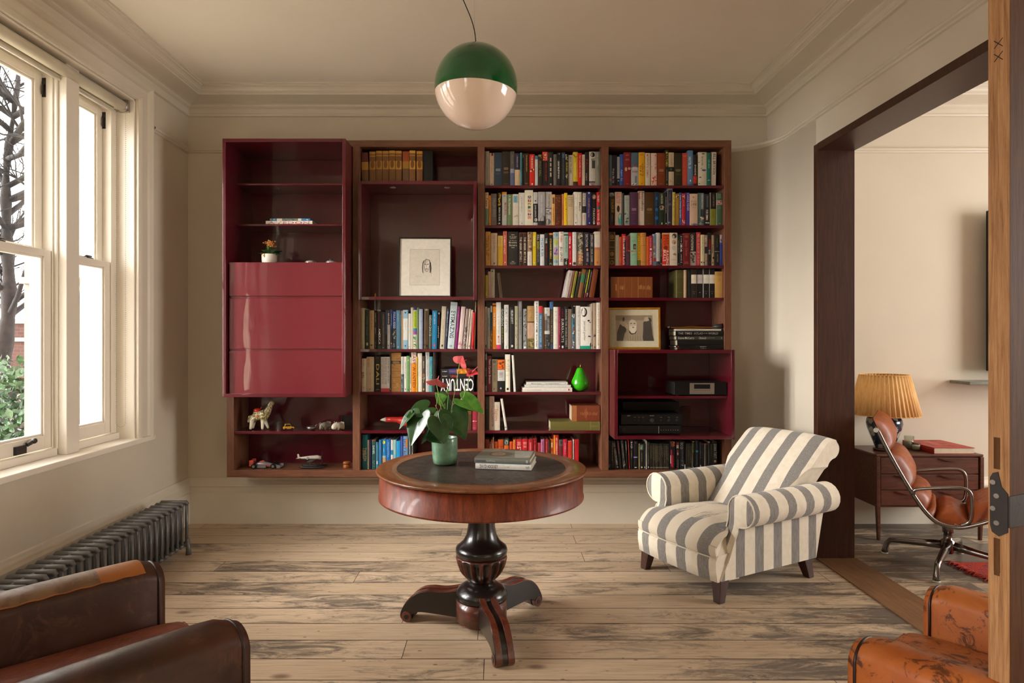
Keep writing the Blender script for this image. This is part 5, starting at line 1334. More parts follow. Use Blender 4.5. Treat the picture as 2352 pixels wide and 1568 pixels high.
row('fifth shelf of third bay', 'books on the fifth shelf of the third bay', C3C, 2, sz(5), 825, '''
85 127 165 #d9d5c6|ivory|l:.3:.6:#a8a494|r:.3:.7:.9:.97:#5a564c
130 172 182 #a7a69a|light grey|t:.25:.7:#6c6a60:MODERN HOUSE:.4
172 212 140 #1f3a3c|dark teal over brown|r:.3:.8:.02:.16:#d0c8b8|b:.58:1:#7a4a20|n:.6:.95:#c08030/#3c5a30/#d8a040:10
210 270 112 #f09214|orange|b:.03:.07:#5a3a1c|t:.2:.5:#f6ecd8:THE FACES:.5|l:.6:.95:#b86a10
270 345 95 #e8e4da|pink footed white|b:.91:1:#d8486c|t:.3:.68:#c8c2b4:KATE BUSH:.3|t:.72:.87:#d8486c:MOVE:.4
345 395 180 #20201c|green lettered black|t:.03:.44:#c8d0c0:GAUGUIN:.6|t:.48:.85:#a89c3c:MAKER OF MYTH:.35
395 465 135 #dcd9cf|silver lettered white|t:.04:.62:#9a96a0:HELMUT NEWTON:.55|l:.93:.98:#6a6660
480 560 172 #252322|charcoal|t:.07:.4:#dcd8d0:HELEN LEVITT:.42|e:.5:.93:.2:.03:#e0dcd4
562 613 155 #a9a485|sage photograph|n:.3:.95:#6a6450/#8a8468/#c8c0a8:14
613 683 72 #8f8d88|tall grey black edged|r:0:.14:0:1:#1c1a19|r:.86:1:0:1:#1c1a19|t:.2:.7:#66645e:SEBASTIAO:.35
693 752 198 #8b8b87|black and white photograph|n:0:.95:#4a4846/#c8c6c0/#2c2a28/#a8a6a0:26|r:.2:.8:.94:.98:#e8e4dc
757 868 152 #b08a56|stone pictured|b:.38:.75:#c09c80|e:.5:.56:.5:.17:#c8a890|r:0:1:.36:.39:#5a4028|b:.76:1:#7a6c44|n:.77:.98:#b8a868/#5a4c2c:14|n:.02:.35:#c09a60/#a07a48:8
872 937 68 #f0ece0|tallest white|t:.04:.66:#3a3430:A HOUSE IS NOT A HOME:.42|t:.7:.96:#4a4440:Bruce Weber:.35
938 998 152 #3f7596|red topped blue|b:0:.165:#cc3a48|t:.22:.84:#c8d4d8:THE WALLACE COLLECTION:.42|e:.5:.93:.3:.03:#a88ab0
1000 1018 178 #cf7a22|very thin orange|r:.3:.7:.2:.25:#d8a060
1028 1110 178 #c9c7c0|grey building photograph|e:.5:.06:.12:.012:#8a8680|b:.2:.56:#5a5654|r:0:.5:.15:.3:#8a8884|t:.27:.56:#c8c4bc:LOST LONDON:.35:.75|b:.64:1:#44403e|n:.66:.98:#8a8680/#2a2826:12
1112 1165 85 #40362c|blue topped brown|b:0:.16:#3f6694|t:.2:.86:#857a68:CONTES MOLDAVES:.5|b:.9:1:#3a5476
1165 1240 168 #e4dfcc|cream|r:.3:.7:.1:.12:#b8b09c|r:.3:.75:.19:.2:#c8a0a0|m:.28:.36:#c0b8a0|r:.35:.65:.9:.91:#b8a890
1240 1280 168 #8a1f3f|maroon|t:.2:.65:#c8607c:THE BERLIN:.35|r:.35:.65:.92:.95:#e0b8c0
1280 1340 185 #161413|bold lettered black|t:.02:.22:#8a2a48:CAPA:.55|t:.26:.84:#f0ece4:SURREALISTS:.62|r:.25:.75:.92:.98:#f0ece4
1340 1395 165 #25211f|white speckled black|t:.05:.95:#a8a298:AROUND THE WORLD STREET:.5
1396 1452 200 #8b7663|brown grey cloth|r:.1:.3:0:1:#6c5a4a
1453 1508 150 #4a6a78|coloured picture|b:0:.18:#1c1a19|n:.18:1:#b8402c/#2c3a44/#d8d4cc/#3a90b0/#1c2a30:34|r:.5:.9:0:.02:#e8e4dc
1508 1585 150 #eeebe3|snow white|t:.05:.9:#c0bcb0:DON McCULLIN THE ARCHIVES:.4:.7
1590 1755 165 #efeade|thick white swirled|b:.925:1:#22a184|t:.34:.8:#8f8a7e:jean paul gaultier:.22:.42|e:.35:.13:.28:.11:#1c1a19|e:.27:.12:.22:.09:#efeade|e:.78:.33:.12:.02:#1c1a19|e:.92:.37:.1:.01:#1c1a19|e:.82:.7:.1:.017:#1c1a19|e:.94:.71:.1:.008:#1c1a19|e:1.0:.9:.1:.05:#1c1a19
1757 1785 115 #b9a695|thin beige
1785 1838 105 #b49f84|camel|n:.68:.74:#1c1a19:4|e:.5:.96:.2:.018:#3a3028
1840 1920 100 #ebe6dc|yellow lettered white|t:.05:.92:#cfc060:DAVID ADJAYE FORM:.45|b:.35:.36:#e0d0c0
''', dpr=(.17, .205), seed=15)
row('sixth shelf of third bay', 'books on the sixth shelf of the third bay', C3C, 2, sz(6), 1490, '''
92 130 870 #3b3531|grey and black|r:.25:.85:.05:.2:#a8a49c|t:.4:.62:#a8a49c:OUR WAR:.5|r:.3:.7:.85:.98:#a8a49c
132 197 930 #6b1c2c|burgundy|t:.1:.78:#e8d8d0:Henri Cartier Bresson:.5:.62|l:.15:.6:#b07a7c
203 290 985 #8c7c60|olive grey|e:.45:.08:.3:.05:#5c5444|t:.18:.7:#5a5040:READING MACHINES:.42|e:.4:.92:.1:.02:#2c261c
293 405 985 #1c1917|orange pictured black|b:.02:.32:#e0691c|n:.03:.31:#2c1c14/#c8541c:11|b:.33:.67:#c8c4bc|m:.41:.5:#3a342e|m:.53:.57:#6a645c|e:.45:.9:.12:.03:#a8a49c
410 490 910 #e9e2cc|gold lettered cream|t:.14:.46:#a8843c:PRIVATE EYE:.6:.55|n:.5:.6:#d8cdb4:3|r:.3:.7:.9:.96:#2c2620
547 583 915 #e3ddd0|thin white leaning alone|<:-34|l:.4:.6:#a8a298
''', dpr=(.14, .18), seed=16)
row('seventh shelf of third bay', 'books on the seventh shelf of the third bay', C3D, 2, sz(7), 685, '''
170 238 145 #2b231c|black brown|t:.03:.36:#5a5040:DRIVE MY CAR:.5
240 322 140 #c3a78c|rose beige|t:.03:.9:#3c3c64:CLEOPATRA and FRANKENSTEIN:.36:.68|l:.35:.7:#a07a78
325 415 235 #cfc0ab|warm ivory|t:.25:.68:#b8604a:Sapiens:.55:.4|l:.1:.6:#a89c84
500 541 175 #ddd3c8|slim white leaning alone|<:-78|r:.3:.6:.9:.94:#4a4440
''', dpr=(.13, .16), seed=17)
row('bottom shelf of third bay', 'red and orange books along the bottom of the third bay', C3D, 2, ZBI, 1350, '''
172 240 850 #7a2a12|rust|l:.05:.3:#5a1c0c
242 270 880 #6f250f|dark rust
275 300 850 #8a3a14|thin russet
300 318 810 #8a5a34|tall thin brown
320 380 880 #b0471a|burnt orange|l:.08:.4:#8a3010
388 475 848 #b34a1a|wide burnt orange|l:.25:.5:#8a3010|b:.22:.24:#8a3010
485 562 845 #c95a1c|orange with a dark picture|b:0:.2:#2c3c34|e:.5:.1:.36:.08:#9aa89c|e:.5:.12:.2:.05:#3c4a40
575 632 882 #c24a18|low orange|l:.1:.4:#8a3010
635 675 850 #d0723a|pale orange|l:.1:.5:#a04a20
680 778 845 #c01d23|thick red white lettered|m:.08:.2:#ecc8bc|t:.24:.62:#f0dcd0:STIFF:.62
783 868 840 #bf1f27|red with small white title|m:.1:.18:#ecc8bc|m:.22:.28:#ecc8bc|m:.46:.5:#ecc8bc
880 955 845 #b51a28|carmine|t:.1:.5:#e0908c:CANDIDATE:.3|l:.1:.5:#e08c88
958 1022 830 #8f0f18|deep red|m:.1:.12:#d08078|l:.2:.4:#c06c64
1028 1085 900 #b5404a|rose|l:.1:.3:#8a2c38
1088 1145 845 #b56c90|mauve pink|t:.08:.42:#6a3060:DAISY JONES:.4
1150 1205 845 #b8222e|crimson|l:.08:.5:#e0908c
1208 1240 850 #3a2a1e|black and orange|b:.5:1:#c85a28
1242 1295 838 #d06a24|orange with a cream label|r:.2:.7:.12:.28:#d8c490|n:.3:.6:#2c1c14/#c03a20:7
1297 1375 772 #d0321c|tall red yellow edged|r:0:.2:0:1:#e0a020|t:.08:.62:#f0dcd0:ART CONFIDENTIAL:.34:.6
1382 1448 850 #6a2428|grey topped dark red|b:0:.22:#5c5654|e:.55:.1:.2:.05:#2c2a2a
1452 1515 845 #c01c3a|raspberry|t:.1:.5:#e09ca4:ANIMALS:.3
1520 1595 865 #d63a28|vermilion|r:.2:.85:.02:.03:#e8a090
1612 1629 850 #d9c9c0|very thin white
1631 1705 848 #d01f2a|last plain red|l:.05:.3:#a8141c
''', seed=18)
row('top shelf of right bay', 'books on the top shelf of the right bay', C4A, 3, sz(1), 742, '''
105 158 200 #4f6e72|grey teal|b:.76:.84:#a07468
160 252 208 #2a2230|dark aubergine|t:.42:.9:#b8b0b8:Wake Me Up:.4:.3
256 300 235 #a9b4b2|pale over black|b:.74:1:#26241f|r:.2:.8:.8:.84:#a9b4b2|l:.1:.5:#7a8684
303 372 190 #2e4a96|royal blue|t:.48:.84:#b8c4dc:Agent Zo:.4|l:.1:.4:#5c74b0
374 505 155 #7d1a1f|wide dark red portrait|m:.07:.1:#c88078|m:.19:.25:#c88078|e:.3:.5:.16:.06:#cfa880|e:.75:.48:.2:.04:#c8a078|r:.35:.65:.93:.94:#c88078
508 640 160 #4a6474|blue and white pictured|b:.44:1:#a8aeb0|h:.42:.055:#b83a44:CORMAC|m:.43:.5:#e8e4dc|h:.6:.055:#b83a44:PRAIRIE|r:.5:.8:.7:.95:#7a8084|n:.85:.99:#5a6468/#d8dcdc:8
643 757 155 #e0a41c|golden yellow|m:.05:.1:#6a4c18|t:.34:.7:#5a3c18:A SONG OF THE:.3:.62|t:.4:.7:#5a3c18:DAY:.26:.28|e:.5:.93:.08:.012:#5a3c18
762 852 167 #cfc6ae|stone red lettered|t:.04:.74:#b84c44:METAPHYSICAL ANIMALS:.42:.42
862 968 168 #d8b8a4|marbled pink and orange|n:.0:.7:#c8685c/#e0c8b8:24|n:.7:1:#c8402c/#d86a3c/#e8d8c8:18|r:.3:.7:.2:.62:#d8bcac
978 1118 168 #7c3413|wide tan brown|m:.49:.56:#d8b090|m:.62:.63:#a87850|r:.3:.7:.92:.93:#a87850
1122 1180 110 #1d1a14|tall yellow titled black|e:.45:.08:.3:.028:#d0b818|t:.12:.46:#d0b818:WATCHMEN:.7|l:.55:.85:#a8a090|e:.5:.95:.2:.015:#b8a030
1182 1278 158 #c4b193|cream with a black band|b:.43:.57:#1f2419|e:.45:.5:.16:.03:#3c6a3c|l:.05:.38:#988870|n:.65:.9:#b89080:3
1285 1422 168 #2d2817|wide dark olive|m:.49:.56:#b0a070|m:.63:.66:#5c5434|r:.3:.7:.92:.93:#5c5434
1425 1522 168 #c24c38|coral red|b:.08:.09:#d88068|b:.47:.475:#8a3020|m:.1:.12:#d88068
1523 1622 122 #5d83a6|tall sky blue|t:.18:.5:#e4e8e8:HOTEL 21:.42:.4|r:.4:.6:.82:.87:#e8ecec|b:.94:.96:#2c4a64
1628 1695 195 #271b16|black with red foot|t:.33:.66:#cfc4b4:INSIDE:.4|b:.68:.92:#b02c1c|n:.7:.9:#d8402c/#8a1c14:8
1712 1865 152 #d2c8b0|thick cream bird patterned|e:.6:.05:.2:.018:#4c5450|e:.68:.53:.26:.03:#5a6484|e:.4:.48:.12:.014:#8a8a78|e:.25:.74:.14:.018:#4c5450|e:.1:.3:.1:.01:#4c5450|e:.15:.92:.12:.01:#4c5450|l:.12:.4:#8a8068
1868 1945 162 #1d6458|bottle green|t:.2:.48:#8ab8a8:AIR MAIL:.35|r:.2:.8:.81:.84:#8ab8a8
1945 2035 142 #ddd2c2|black lettered white|<:10|t:.05:.65:#3a302a:BILL BRYSON:.5:.6|l:.72:.92:#c8a898
''', seed=21)
row('second shelf of right bay', 'books on the second shelf of the right bay', C4A, 3, sz(2), 1465, '''
118 212 882 #2a1c12|gold lettered brown|b:0:.1:#8a8c84|n:.0:.16:#1c1a16/#a0a298:8|t:.2:.6:#b89440:STALINGRAD:.5:.6|l:.66:.85:#7a6a4c
215 335 868 #d6bfa8|pink lettered cream|t:.03:.34:#c8605c:ROSIE PRICE:.3:.7|t:.03:.34:#c8605c:RED IT:.3:.35|e:.5:.5:.22:.1:#26201c|e:.78:.8:.34:.18:#4fa8a0|b:.97:1:#d6bfa8
340 380 890 #2a2a26|thin black green|r:.2:.5:0:1:#5a5c50
383 478 928 #98a096|sage grey pictured|n:.5:.9:#3c443c/#5a6258/#b8bcb0:16|m:.13:.17:#6a7268|m:.88:.94:#3a3c38
485 632 872 #4d2a44|wide plum|m:.48:.55:#cfa8b8|m:.62:.63:#8a6080|r:.35:.65:.93:.94:#8a6080
634 745 852 #d8c5b4|white red and black titled|t:.02:.56:#1c1614:BeastieBoys:.36:.72|t:.02:.24:#c02c2c:Book:.34:.26
755 920 872 #4a3013|widest dark brown|m:.48:.55:#b89868|m:.6:.64:#8a6c40|r:.3:.7:.93:.94:#8a6c40
925 1008 868 #163048|navy with blue rings|r:.3:.7:.15:.24:#1f6a98|e:.5:.52:.32:.05:#1f6a98|e:.5:.77:.34:.05:#2470a0|l:.27:.4:#3a6a8c
1010 1110 882 #1f2a1c|green black|t:.04:.33:#d0c4a8:LARSSON:.4|e:.5:.44:.42:.055:#b89078|m:.49:.53:#d8c8b0|r:.4:.6:.9:.96:#c8c0a8
1110 1160 880 #17130f|narrow black
1162 1252 820 #2f2a3c|tall pale edged navy|r:0:.06:0:1:#a8a4a8|r:.94:1:0:1:#a8a4a8|b:0:.012:#c0bcbc|l:.08:.3:#7a7488|m:.38:.44:#8a8494|n:.88:.95:#8a8494:3
1255 1305 872 #c0a850|khaki yellow|t:.03:.95:#6a5c24:WILD WIND RECEPTION:.6
1307 1370 898 #a8802c|old gold|e:.5:.08:.36:.05:#4a2c18|n:0:.15:#d8c090:4
1372 1420 880 #3c5aa0|bright blue|t:.08:.76:#dce0e4:Emma Donohue Quotidian:.55
1420 1485 892 #b01f28|red scribbled|n:.02:.18:#d8b8a8:6|t:.2:.4:#d88078:SAVE:.4|n:.8:.97:#d8a898:7
1485 1560 880 #4a3a8c|purple|t:.02:.55:#c8b8d8:CARRIE FISHER:.5:.6
1562 1705 900 #d0b095|wide peach pink|h:.26:.045:#8a7868:MOUNT|h:.37:.085:#6a5a50:LANE|m:.4:.46:#b09880|e:.45:.11:.12:.01:#3a302a|n:.93:.99:#5a6480/#3c4458/#8a6a60:12
1708 1818 885 #56706c|blue grey landscape|r:.45:1:0:1:#6c7478|t:.03:.47:#c4cac8:HERMANN:.3:.74|r:.45:1:.5:.72:#26241f|n:.72:.85:#d8cfb8/#3c5a34/#b8a888:10|n:.85:.98:#3a5a5c/#8a9a98:7
1822 1920 905 #261c1c|black white titled|r:.4:.75:.06:.42:#3c5a64|t:.5:.83:#ece0d0:FOR EMMA:.4:.5|n:.88:.95:#cfc0b0:3
1925 2035 882 #1f120e|black over olive|b:.49:1:#82822a|r:0:.1:0:1:#c8c4a8|t:.06:.42:#a89c84:A SHORT HISTORY:.24:.6|l:.55:.75:#5c5c1c
2040 2180 885 #446248|wide sea green|r:0:.07:0:1:#a8b4a0|m:.03:.16:#8ab098|b:.22:.37:#a88c80|n:.23:.36:#b8443c/#c8c0a8:6|m:.4:.5:#6a8a70|r:.45:.65:.92:.94:#c8c8b0
''', seed=22)
row('third shelf of right bay', 'books on the third shelf of the right bay', C4B, 3, sz(3), 742, '''
105 220 135 #30220f|black and gold lattice patterned|e:.5:.15:.3:.06:#b08838|e:.5:.15:.22:.045:#30220f|e:.5:.15:.1:.02:#b08838|e:.5:.65:.3:.06:#b08838|e:.5:.65:.22:.045:#30220f|e:.5:.65:.1:.02:#b08838|e:.5:.9:.3:.06:#b08838|e:.5:.9:.22:.045:#30220f|r:0:.12:0:1:#8a6a2c|r:.88:1:0:1:#8a6a2c|b:.24:.27:#8a6a2c|b:.44:.46:#8a6a2c|b:.54:.55:#8a6a2c|b:.77:.79:#8a6a2c
225 290 195 #c8c2b2|stone white|l:.2:.75:#8f8a7a
290 335 225 #d0561a|deep orange
337 410 175 #c01c1c|red and black titled|r:.6:1:.2:1:#1c1412|t:.06:.97:#e8dcd0:CODE NAME BEAR BLACK:.5:.55
412 492 208 #6c1a24|crimson over purple|b:.5:1:#4a1f34|b:.0:.1:#7a2028|e:.5:.5:.5:.02:#d86a4c|l:.6:.95:#7a4a60
485 615 155 #8fb795|wide mint green|m:.12:.16:#a87a68|r:.42:.82:.34:.5:#2a2624|e:.62:.43:.14:.05:#c8c0b0|h:.58:.05:#c8442c:MAO|m:.22:.28:#6a8a70|m:.64:.7:#6a8a70
618 680 157 #e0b816|yellow over green|b:.82:1:#6a7420|t:.02:.8:#8a5a1c:BRET EASTON ELLIS:.5
680 775 152 #c08340|amber leather|b:.1:.11:#8a5420|b:.38:.39:#8a5420|b:.88:.89:#8a5420|m:.04:.07:#8a5420
777 830 222 #e0601a|vivid orange|l:.8:.9:#a84410
830 893 205 #a81c3c|cerise|t:.06:.38:#e0a8a8:Tessa Cox:.4|e:.5:.45:.3:.035:#e8dcd0|t:.52:.96:#ecd8d0:WEILANDS:.55
895 958 175 #6a90b4|blue many coloured letters|r:0:.2:0:1:#e0b0a8|h:.35:.05:#b83a3c:THE|h:.45:.07:#d8b840:R|h:.55:.07:#b83a3c:E|h:.65:.07:#ece4d8:A|h:.73:.07:#d8b840:D|b:.76:.86:#b83038
958 1028 152 #c0bcae|pale grey|l:.2:.75:#98948a|b:.86:1:#4a4846|e:.6:.9:.3:.04:#1c1a19
1030 1065 175 #1f1a18|narrow black brown
1068 1192 155 #d9541c|orange red film titled|b:0:.04:#d8a878|t:.06:.36:#8a1c14:EASY:.4:.72|t:.06:.46:#8a1c14:RIDERS:.4:.3|e:.5:.45:.3:.07:#8a2c1c|b:.52:.95:#c42420|t:.54:.98:#f0dcc8:RAGING:.36:.74|t:.52:.86:#f0dcc8:BULLS:.4:.3|b:.96:1:#d8a888
1195 1338 152 #d8c8b0|wide cream with round portraits|e:.62:.1:.3:.075:#3a3430|e:.5:.13:.16:.05:#b8a898|e:.58:.28:.26:.07:#c0987c|e:.68:.31:.08:.04:#6a4c3a|e:.58:.46:.24:.07:#a8a898|e:.6:.46:.2:.06:#c8bca8|n:.6:.7:#8a7c68:3|m:.8:.84:#8a7c68
1345 1375 185 #1c1a18|thin charcoal
1375 1440 190 #221c1a|black bracket titled|b:.02:.04:#221c1a|r:.25:.75:.05:.065:#d0c8b8|t:.1:.24:#d0c8b8:THE:.25|t:.28:.55:#ece4d4:1816:.55|t:.62:.84:#d0c8b8:WINTER:.3|r:.25:.75:.88:.895:#d0c8b8
1442 1565 158 #6b141c|wide oxblood|b:.02:.03:#a8604c|m:.07:.14:#b87860|t:.22:.7:#a85c4c:Jesus Christ:.34|m:.87:.94:#b87860|r:0:.04:0:1:#8a2c30
1567 1675 150 #2a2320|black capital titled|t:.06:.54:#ece4dc:CATASTROPHE:.38:.3|l:.1:.5:#a08c84|b:.57:1:#b8a49c|n:.62:.9:#2a2426/#5a4c4a:16
1683 1757 143 #b83a3c|salmon red|t:.05:.96:#d88c80:MELTEL BUSH OF THE DEN:.5
1757 1828 188 #cfc79a|pale yellow green|t:.04:.65:#9a9468:Head Above Water:.42|n:.86:.92:#3a382c:3
1830 1882 192 #a89080|pictured mauve beige|n:0:.3:#5a4c5c/#c8b0a0:8|b:.38:.6:#26242a|n:.7:1:#c8a090/#6a4c48:8
1885 1950 150 #17120f|ribbon marked black|b:0:.03:#17120f|r:.3:.9:.2:.5:#7a1418|t:.52:.66:#c8c0b0:BASE:.5|r:.5:.8:.88:.93:#7a1418
1950 2003 195 #b7a07c|khaki|t:.3:.58:#3c2c1c:Knots:.6|e:.7:.74:.3:.04:#2c2018|e:.5:.9:.2:.02:#2c2018
2008 2098 190 #1d1914|black with a pale chevron|t:.1:.4:#6a5c44:THE MASTER:.3|b:.53:.545:#a8b8b0|t:.62:.88:#a8a08c:ROAD TO OXIANA:.34:.6
2098 2170 188 #2f46a0|white topped cobalt|b:0:.25:#b8a8b4|n:.02:.24:#c8b8b8/#5a3c4c:7|b:.25:.3:#3c5ab0|l:.4:.8:#6a7cb8
''', seed=23)
row('fourth shelf of right bay', 'books on the fourth shelf of the right bay', C4B, 3, sz(4), 1318, '''
1315 1452 820 #4f4a26|wide faded olive|m:.12:.24:#6c6638|b:.25:.26:#6c6638|m:.8:.82:#6c6638|r:0:.1:0:1:#8a8254|d:.03
1454 1505 820 #c9a888|peach cloth|e:.5:.06:.2:.02:#b0645a
1518 1590 808 #1d1b19|plain charcoal|t:.45:.95:#3a3632:COLLECTED:.5
1592 1685 808 #2a211b|first white banded dark brown|b:.19:.5:#ddd2bc|r:.45:.55:.33:.345:#8a8274|r:.94:1:0:1:#5c544c|m:.78:.8:#8a8274|e:.5:.85:.06:.01:#cfc8bc
1687 1798 808 #171513|second white banded black|b:.19:.5:#cfc6c4|r:.45:.55:.33:.345:#8a8284|r:.94:1:0:1:#8c8884|r:.42:.58:.8:.82:#cfc8bc
1800 1910 808 #171513|third white banded black|b:.19:.5:#e2dccb|r:.45:.55:.33:.345:#8a8274|r:0:.1:0:1:#d8d4cc|m:.77:.79:#8a8274|e:.5:.85:.06:.01:#cfc8bc
1912 2013 808 #171513|fourth white banded black|b:.19:.5:#dcd4c0|r:.45:.55:.33:.345:#8a8274|r:0:.06:0:1:#a8a49c|m:.77:.79:#8a8274|e:.5:.85:.06:.01:#cfc8bc
2020 2155 850 #c49a54|wide straw coloured|m:.04:.16:#a07838|e:.55:.32:.2:.05:#b08640|e:.55:.32:.14:.035:#c49a54|r:.5:.85:.94:.95:#a07838
''', dpr=(.15, .17), seed=24)
row('bottom shelf of right bay', 'black spined books along the bottom of the right bay', C4D, 3, ZBI, 1390, '''
80 130 940 #1a1a22|blue black|n:.8:.95:#8a8878/#5a6a60:5
138 168 935 #2a1a12|dark brown|l:.05:.7:#c8b890
172 205 945 #221c16|brown black|l:.1:.4:#8a7c5c
212 268 950 #241f1a|silver lettered|<:-62|t:.05:.85:#a8a294:JOE ABERCROMBIE:.55|e:.6:.93:.2:.02:#d8d0c0
276 318 935 #1f1612|red lettered|<:-52|t:.08:.45:#b04a44:Porfirio:.5
328 378 930 #2a2420|picture footed|<:-40|l:.1:.6:#a89c88|n:.7:.92:#cfc8bc/#8a8478:9
384 414 935 #1a1614|narrow tilted|<:-26|l:.02:.4:#cfc8bc
430 443 925 #b02010|thin scarlet|<:-18
446 492 930 #161412|white lettered|t:.05:.28:#ece4d8:BAD:.6|l:.35:.6:#a08858
502 572 945 #141216|purple banded|b:.555:.595:#6a50b0|r:.1:.9:.565:.585:#c8b8e8|t:.03:.09:#d8d0c8:Abc:.2|r:.2:.8:.93:.95:#cfc8bc
585 604 985 #a08a5a|thin tan
606 665 990 #1f1f1c|green labelled|r:.05:.9:.04:.24:#6a8a70|n:.05:.22:#4a6a54/#a0b8a0:5|l:.35:.7:#8a8674|r:.3:.7:.9:.96:#cfc8bc
668 702 985 #1c1a14|small plain|r:.3:.7:.9:.96:#cfc8bc
704 720 940 #c9c4b8|thin white
722 765 960 #26241f|grey flecked|l:.03:.8:#8a8674|r:.3:.7:.9:.95:#cfc8bc
1092 1180 950 #1a1a20|orange topped red striped|e:.6:.05:.4:.05:#c87048|e:.6:.14:.36:.05:#c85a38|r:.2:.45:.3:.9:#b01c2c|r:.45:.7:.5:.95:#b01c2c|r:.1:.25:.5:.8:#cfc8bc
1196 1256 955 #191517|red and white labelled|r:.1:.7:.04:.11:#b83038|r:.1:.7:.12:.24:#b8b4a8|r:.25:.6:.3:.5:#a83840|r:.3:.6:.4:.48:#d8d0c8|l:.65:.95:#8a8674
1262 1335 950 #17171a|large white titled|t:.05:.28:#a8a8a8:ECO:.55:.35|l:.3:.65:#6a6a70|n:.66:.9:#a8a8a8/#5a5a60:8
1338 1350 1330 #cfc8bc|stub of a white
1456 1502 945 #1a1814|yellow lettered|r:0:.1:.1:1:#a89c68|r:.2:.9:0:.03:#b8a83c|t:.08:.4:#8a8040:JAZZ AGE:.4|e:.5:.93:.14:.02:#cfc8bc
1512 1565 935 #16191c|teal labelled|r:.1:.9:.34:.41:#2a8a94|l:.1:.25:#6a7074|l:.5:.85:#5a6064
1572 1620 960 #1a1a1e|blue lettered|t:.03:.6:#5c6474:THOMAS:.4|r:.3:.7:.85:.97:#a8a8a8
1622 1660 985 #1c1512|red topped|b:0:.03:#8a2420
1663 1676 985 #8a8468|thin grey green
1678 1714 985 #201c17|red capped|b:0:.04:#a02c28|n:.9:.98:#cfc8bc:3
1718 1752 950 #26241f|white topped|b:0:.05:#a8a49c|l:.3:.8:#8a8674|r:.3:.7:.9:.94:#cfc8bc
1760 1784 985 #1c1814|slim brown|l:.05:.5:#a8945c
1790 1878 940 #171310|tall silver titled|<:-8|t:.1:.62:#b8b4a8:DONNA TARTT:.5:.6|e:.55:.72:.22:.045:#a89c7c|e:.4:.95:.08:.012:#cfc8bc
''', dpr=(.11, .13), seed=28)
# the run of very thin identical black spines
b = MB(); rs = random.Random(4); x = 770.0; zz0 = ZBI+.0004
spans = [(770, 1088), (1354, 1454)]
for a_, c_ in spans:
    x = a_
    while x < c_-10:
        wpx = rs.uniform(15, 24); X0, X1 = px(1385+x/7.128, SD), px(1385+(x+wpx-1)/7.128, SD); h = pz(880+rs.uniform(978, 992)/7.128, SD)-ZBI
        if x+wpx > c_: break
        sp_ = spine_mesh(X1-X0, h, .11, hx(rs.choice(['#1b1714', '#211c17', '#16140f', '#251e18'])), [['l', '.1', str(rs.uniform(.4, .8)), rs.choice(['#8a7c58', '#6a604a', '#a09880'])], ['r', '.3', '.7', '.92', '.96', '#b8b0a0'], ['r', '0', '.12', '.02', '1', rs.choice(['#5a5240', '#2c261f', '#7a6c4c'])]], rs)
        off = len(b.v); jy = rs.uniform(-.002, .003)
        b.v += [(vx+X0, vy+SD+jy, vz+zz0) for vx, vy, vz in sp_.v]; b.st += sp_.st
        b.f += [tuple(i+off for i in f) for f in sp_.f]; b.m += sp_.m; b.c += sp_.c; b.sm += sp_.sm
        x += wpx
o = b.build('thin_paperbacks', 'print', None); tag(o, 'run of very thin black spined paperbacks on the bottom shelf of the right bay', 'books', kind='stuff')
row('top of the display cube', 'old gilt leather volumes on top of the display cube', C2A, 1, ZB2T, 422, '''
88 150 158 #8a5a1c|gilt brown red topped|<:-8|b:0:.3:#5a200f|b:.3:.55:#a8762a|b:.55:1:#6a4526
155 213 153 #7a5024|gilt leather|b:0:.08:#b07c2c|b:.12:.16:#b07c2c|b:.3:.55:#a8762a|e:.5:.4:.3:.12:#7c4c18
215 272 146 #7a5024|gilt leather|b:0:.08:#b8842c|b:.12:.16:#b07c2c|b:.3:.55:#b07e2c|e:.5:.4:.3:.12:#7c4c18
277 333 147 #7a5024|gilt leather|b:0:.08:#c08c34|b:.12:.16:#b07c2c|b:.3:.55:#b88430|e:.5:.4:.3:.12:#7c4c18
337 393 144 #7a5024|gilt leather|b:0:.08:#c8923a|b:.12:.16:#b07c2c|b:.3:.55:#c08a34|e:.5:.4:.3:.12:#7c4c18
396 453 146 #7a5024|gilt leather|b:0:.08:#c8923a|b:.12:.16:#b07c2c|b:.3:.55:#c48e36|e:.5:.4:.3:.12:#7c4c18
462 520 151 #6a4a28|gilt leather with a rust label|b:0:.3:#9a4418|b:.3:.52:#a8762a
524 580 144 #7a5024|gilt leather|b:0:.08:#cc9638|b:.12:.16:#b07c2c|b:.3:.55:#c89238|e:.5:.4:.3:.12:#7c4c18
590 645 149 #7a4a24|gilt leather|b:0:.08:#c08a30|b:.12:.16:#a87428|b:.3:.55:#b88028|e:.5:.4:.3:.12:#7c4c18
652 738 147 #0f0d0c|thick plain black|l:.1:.11:#191716
''', seed=31)
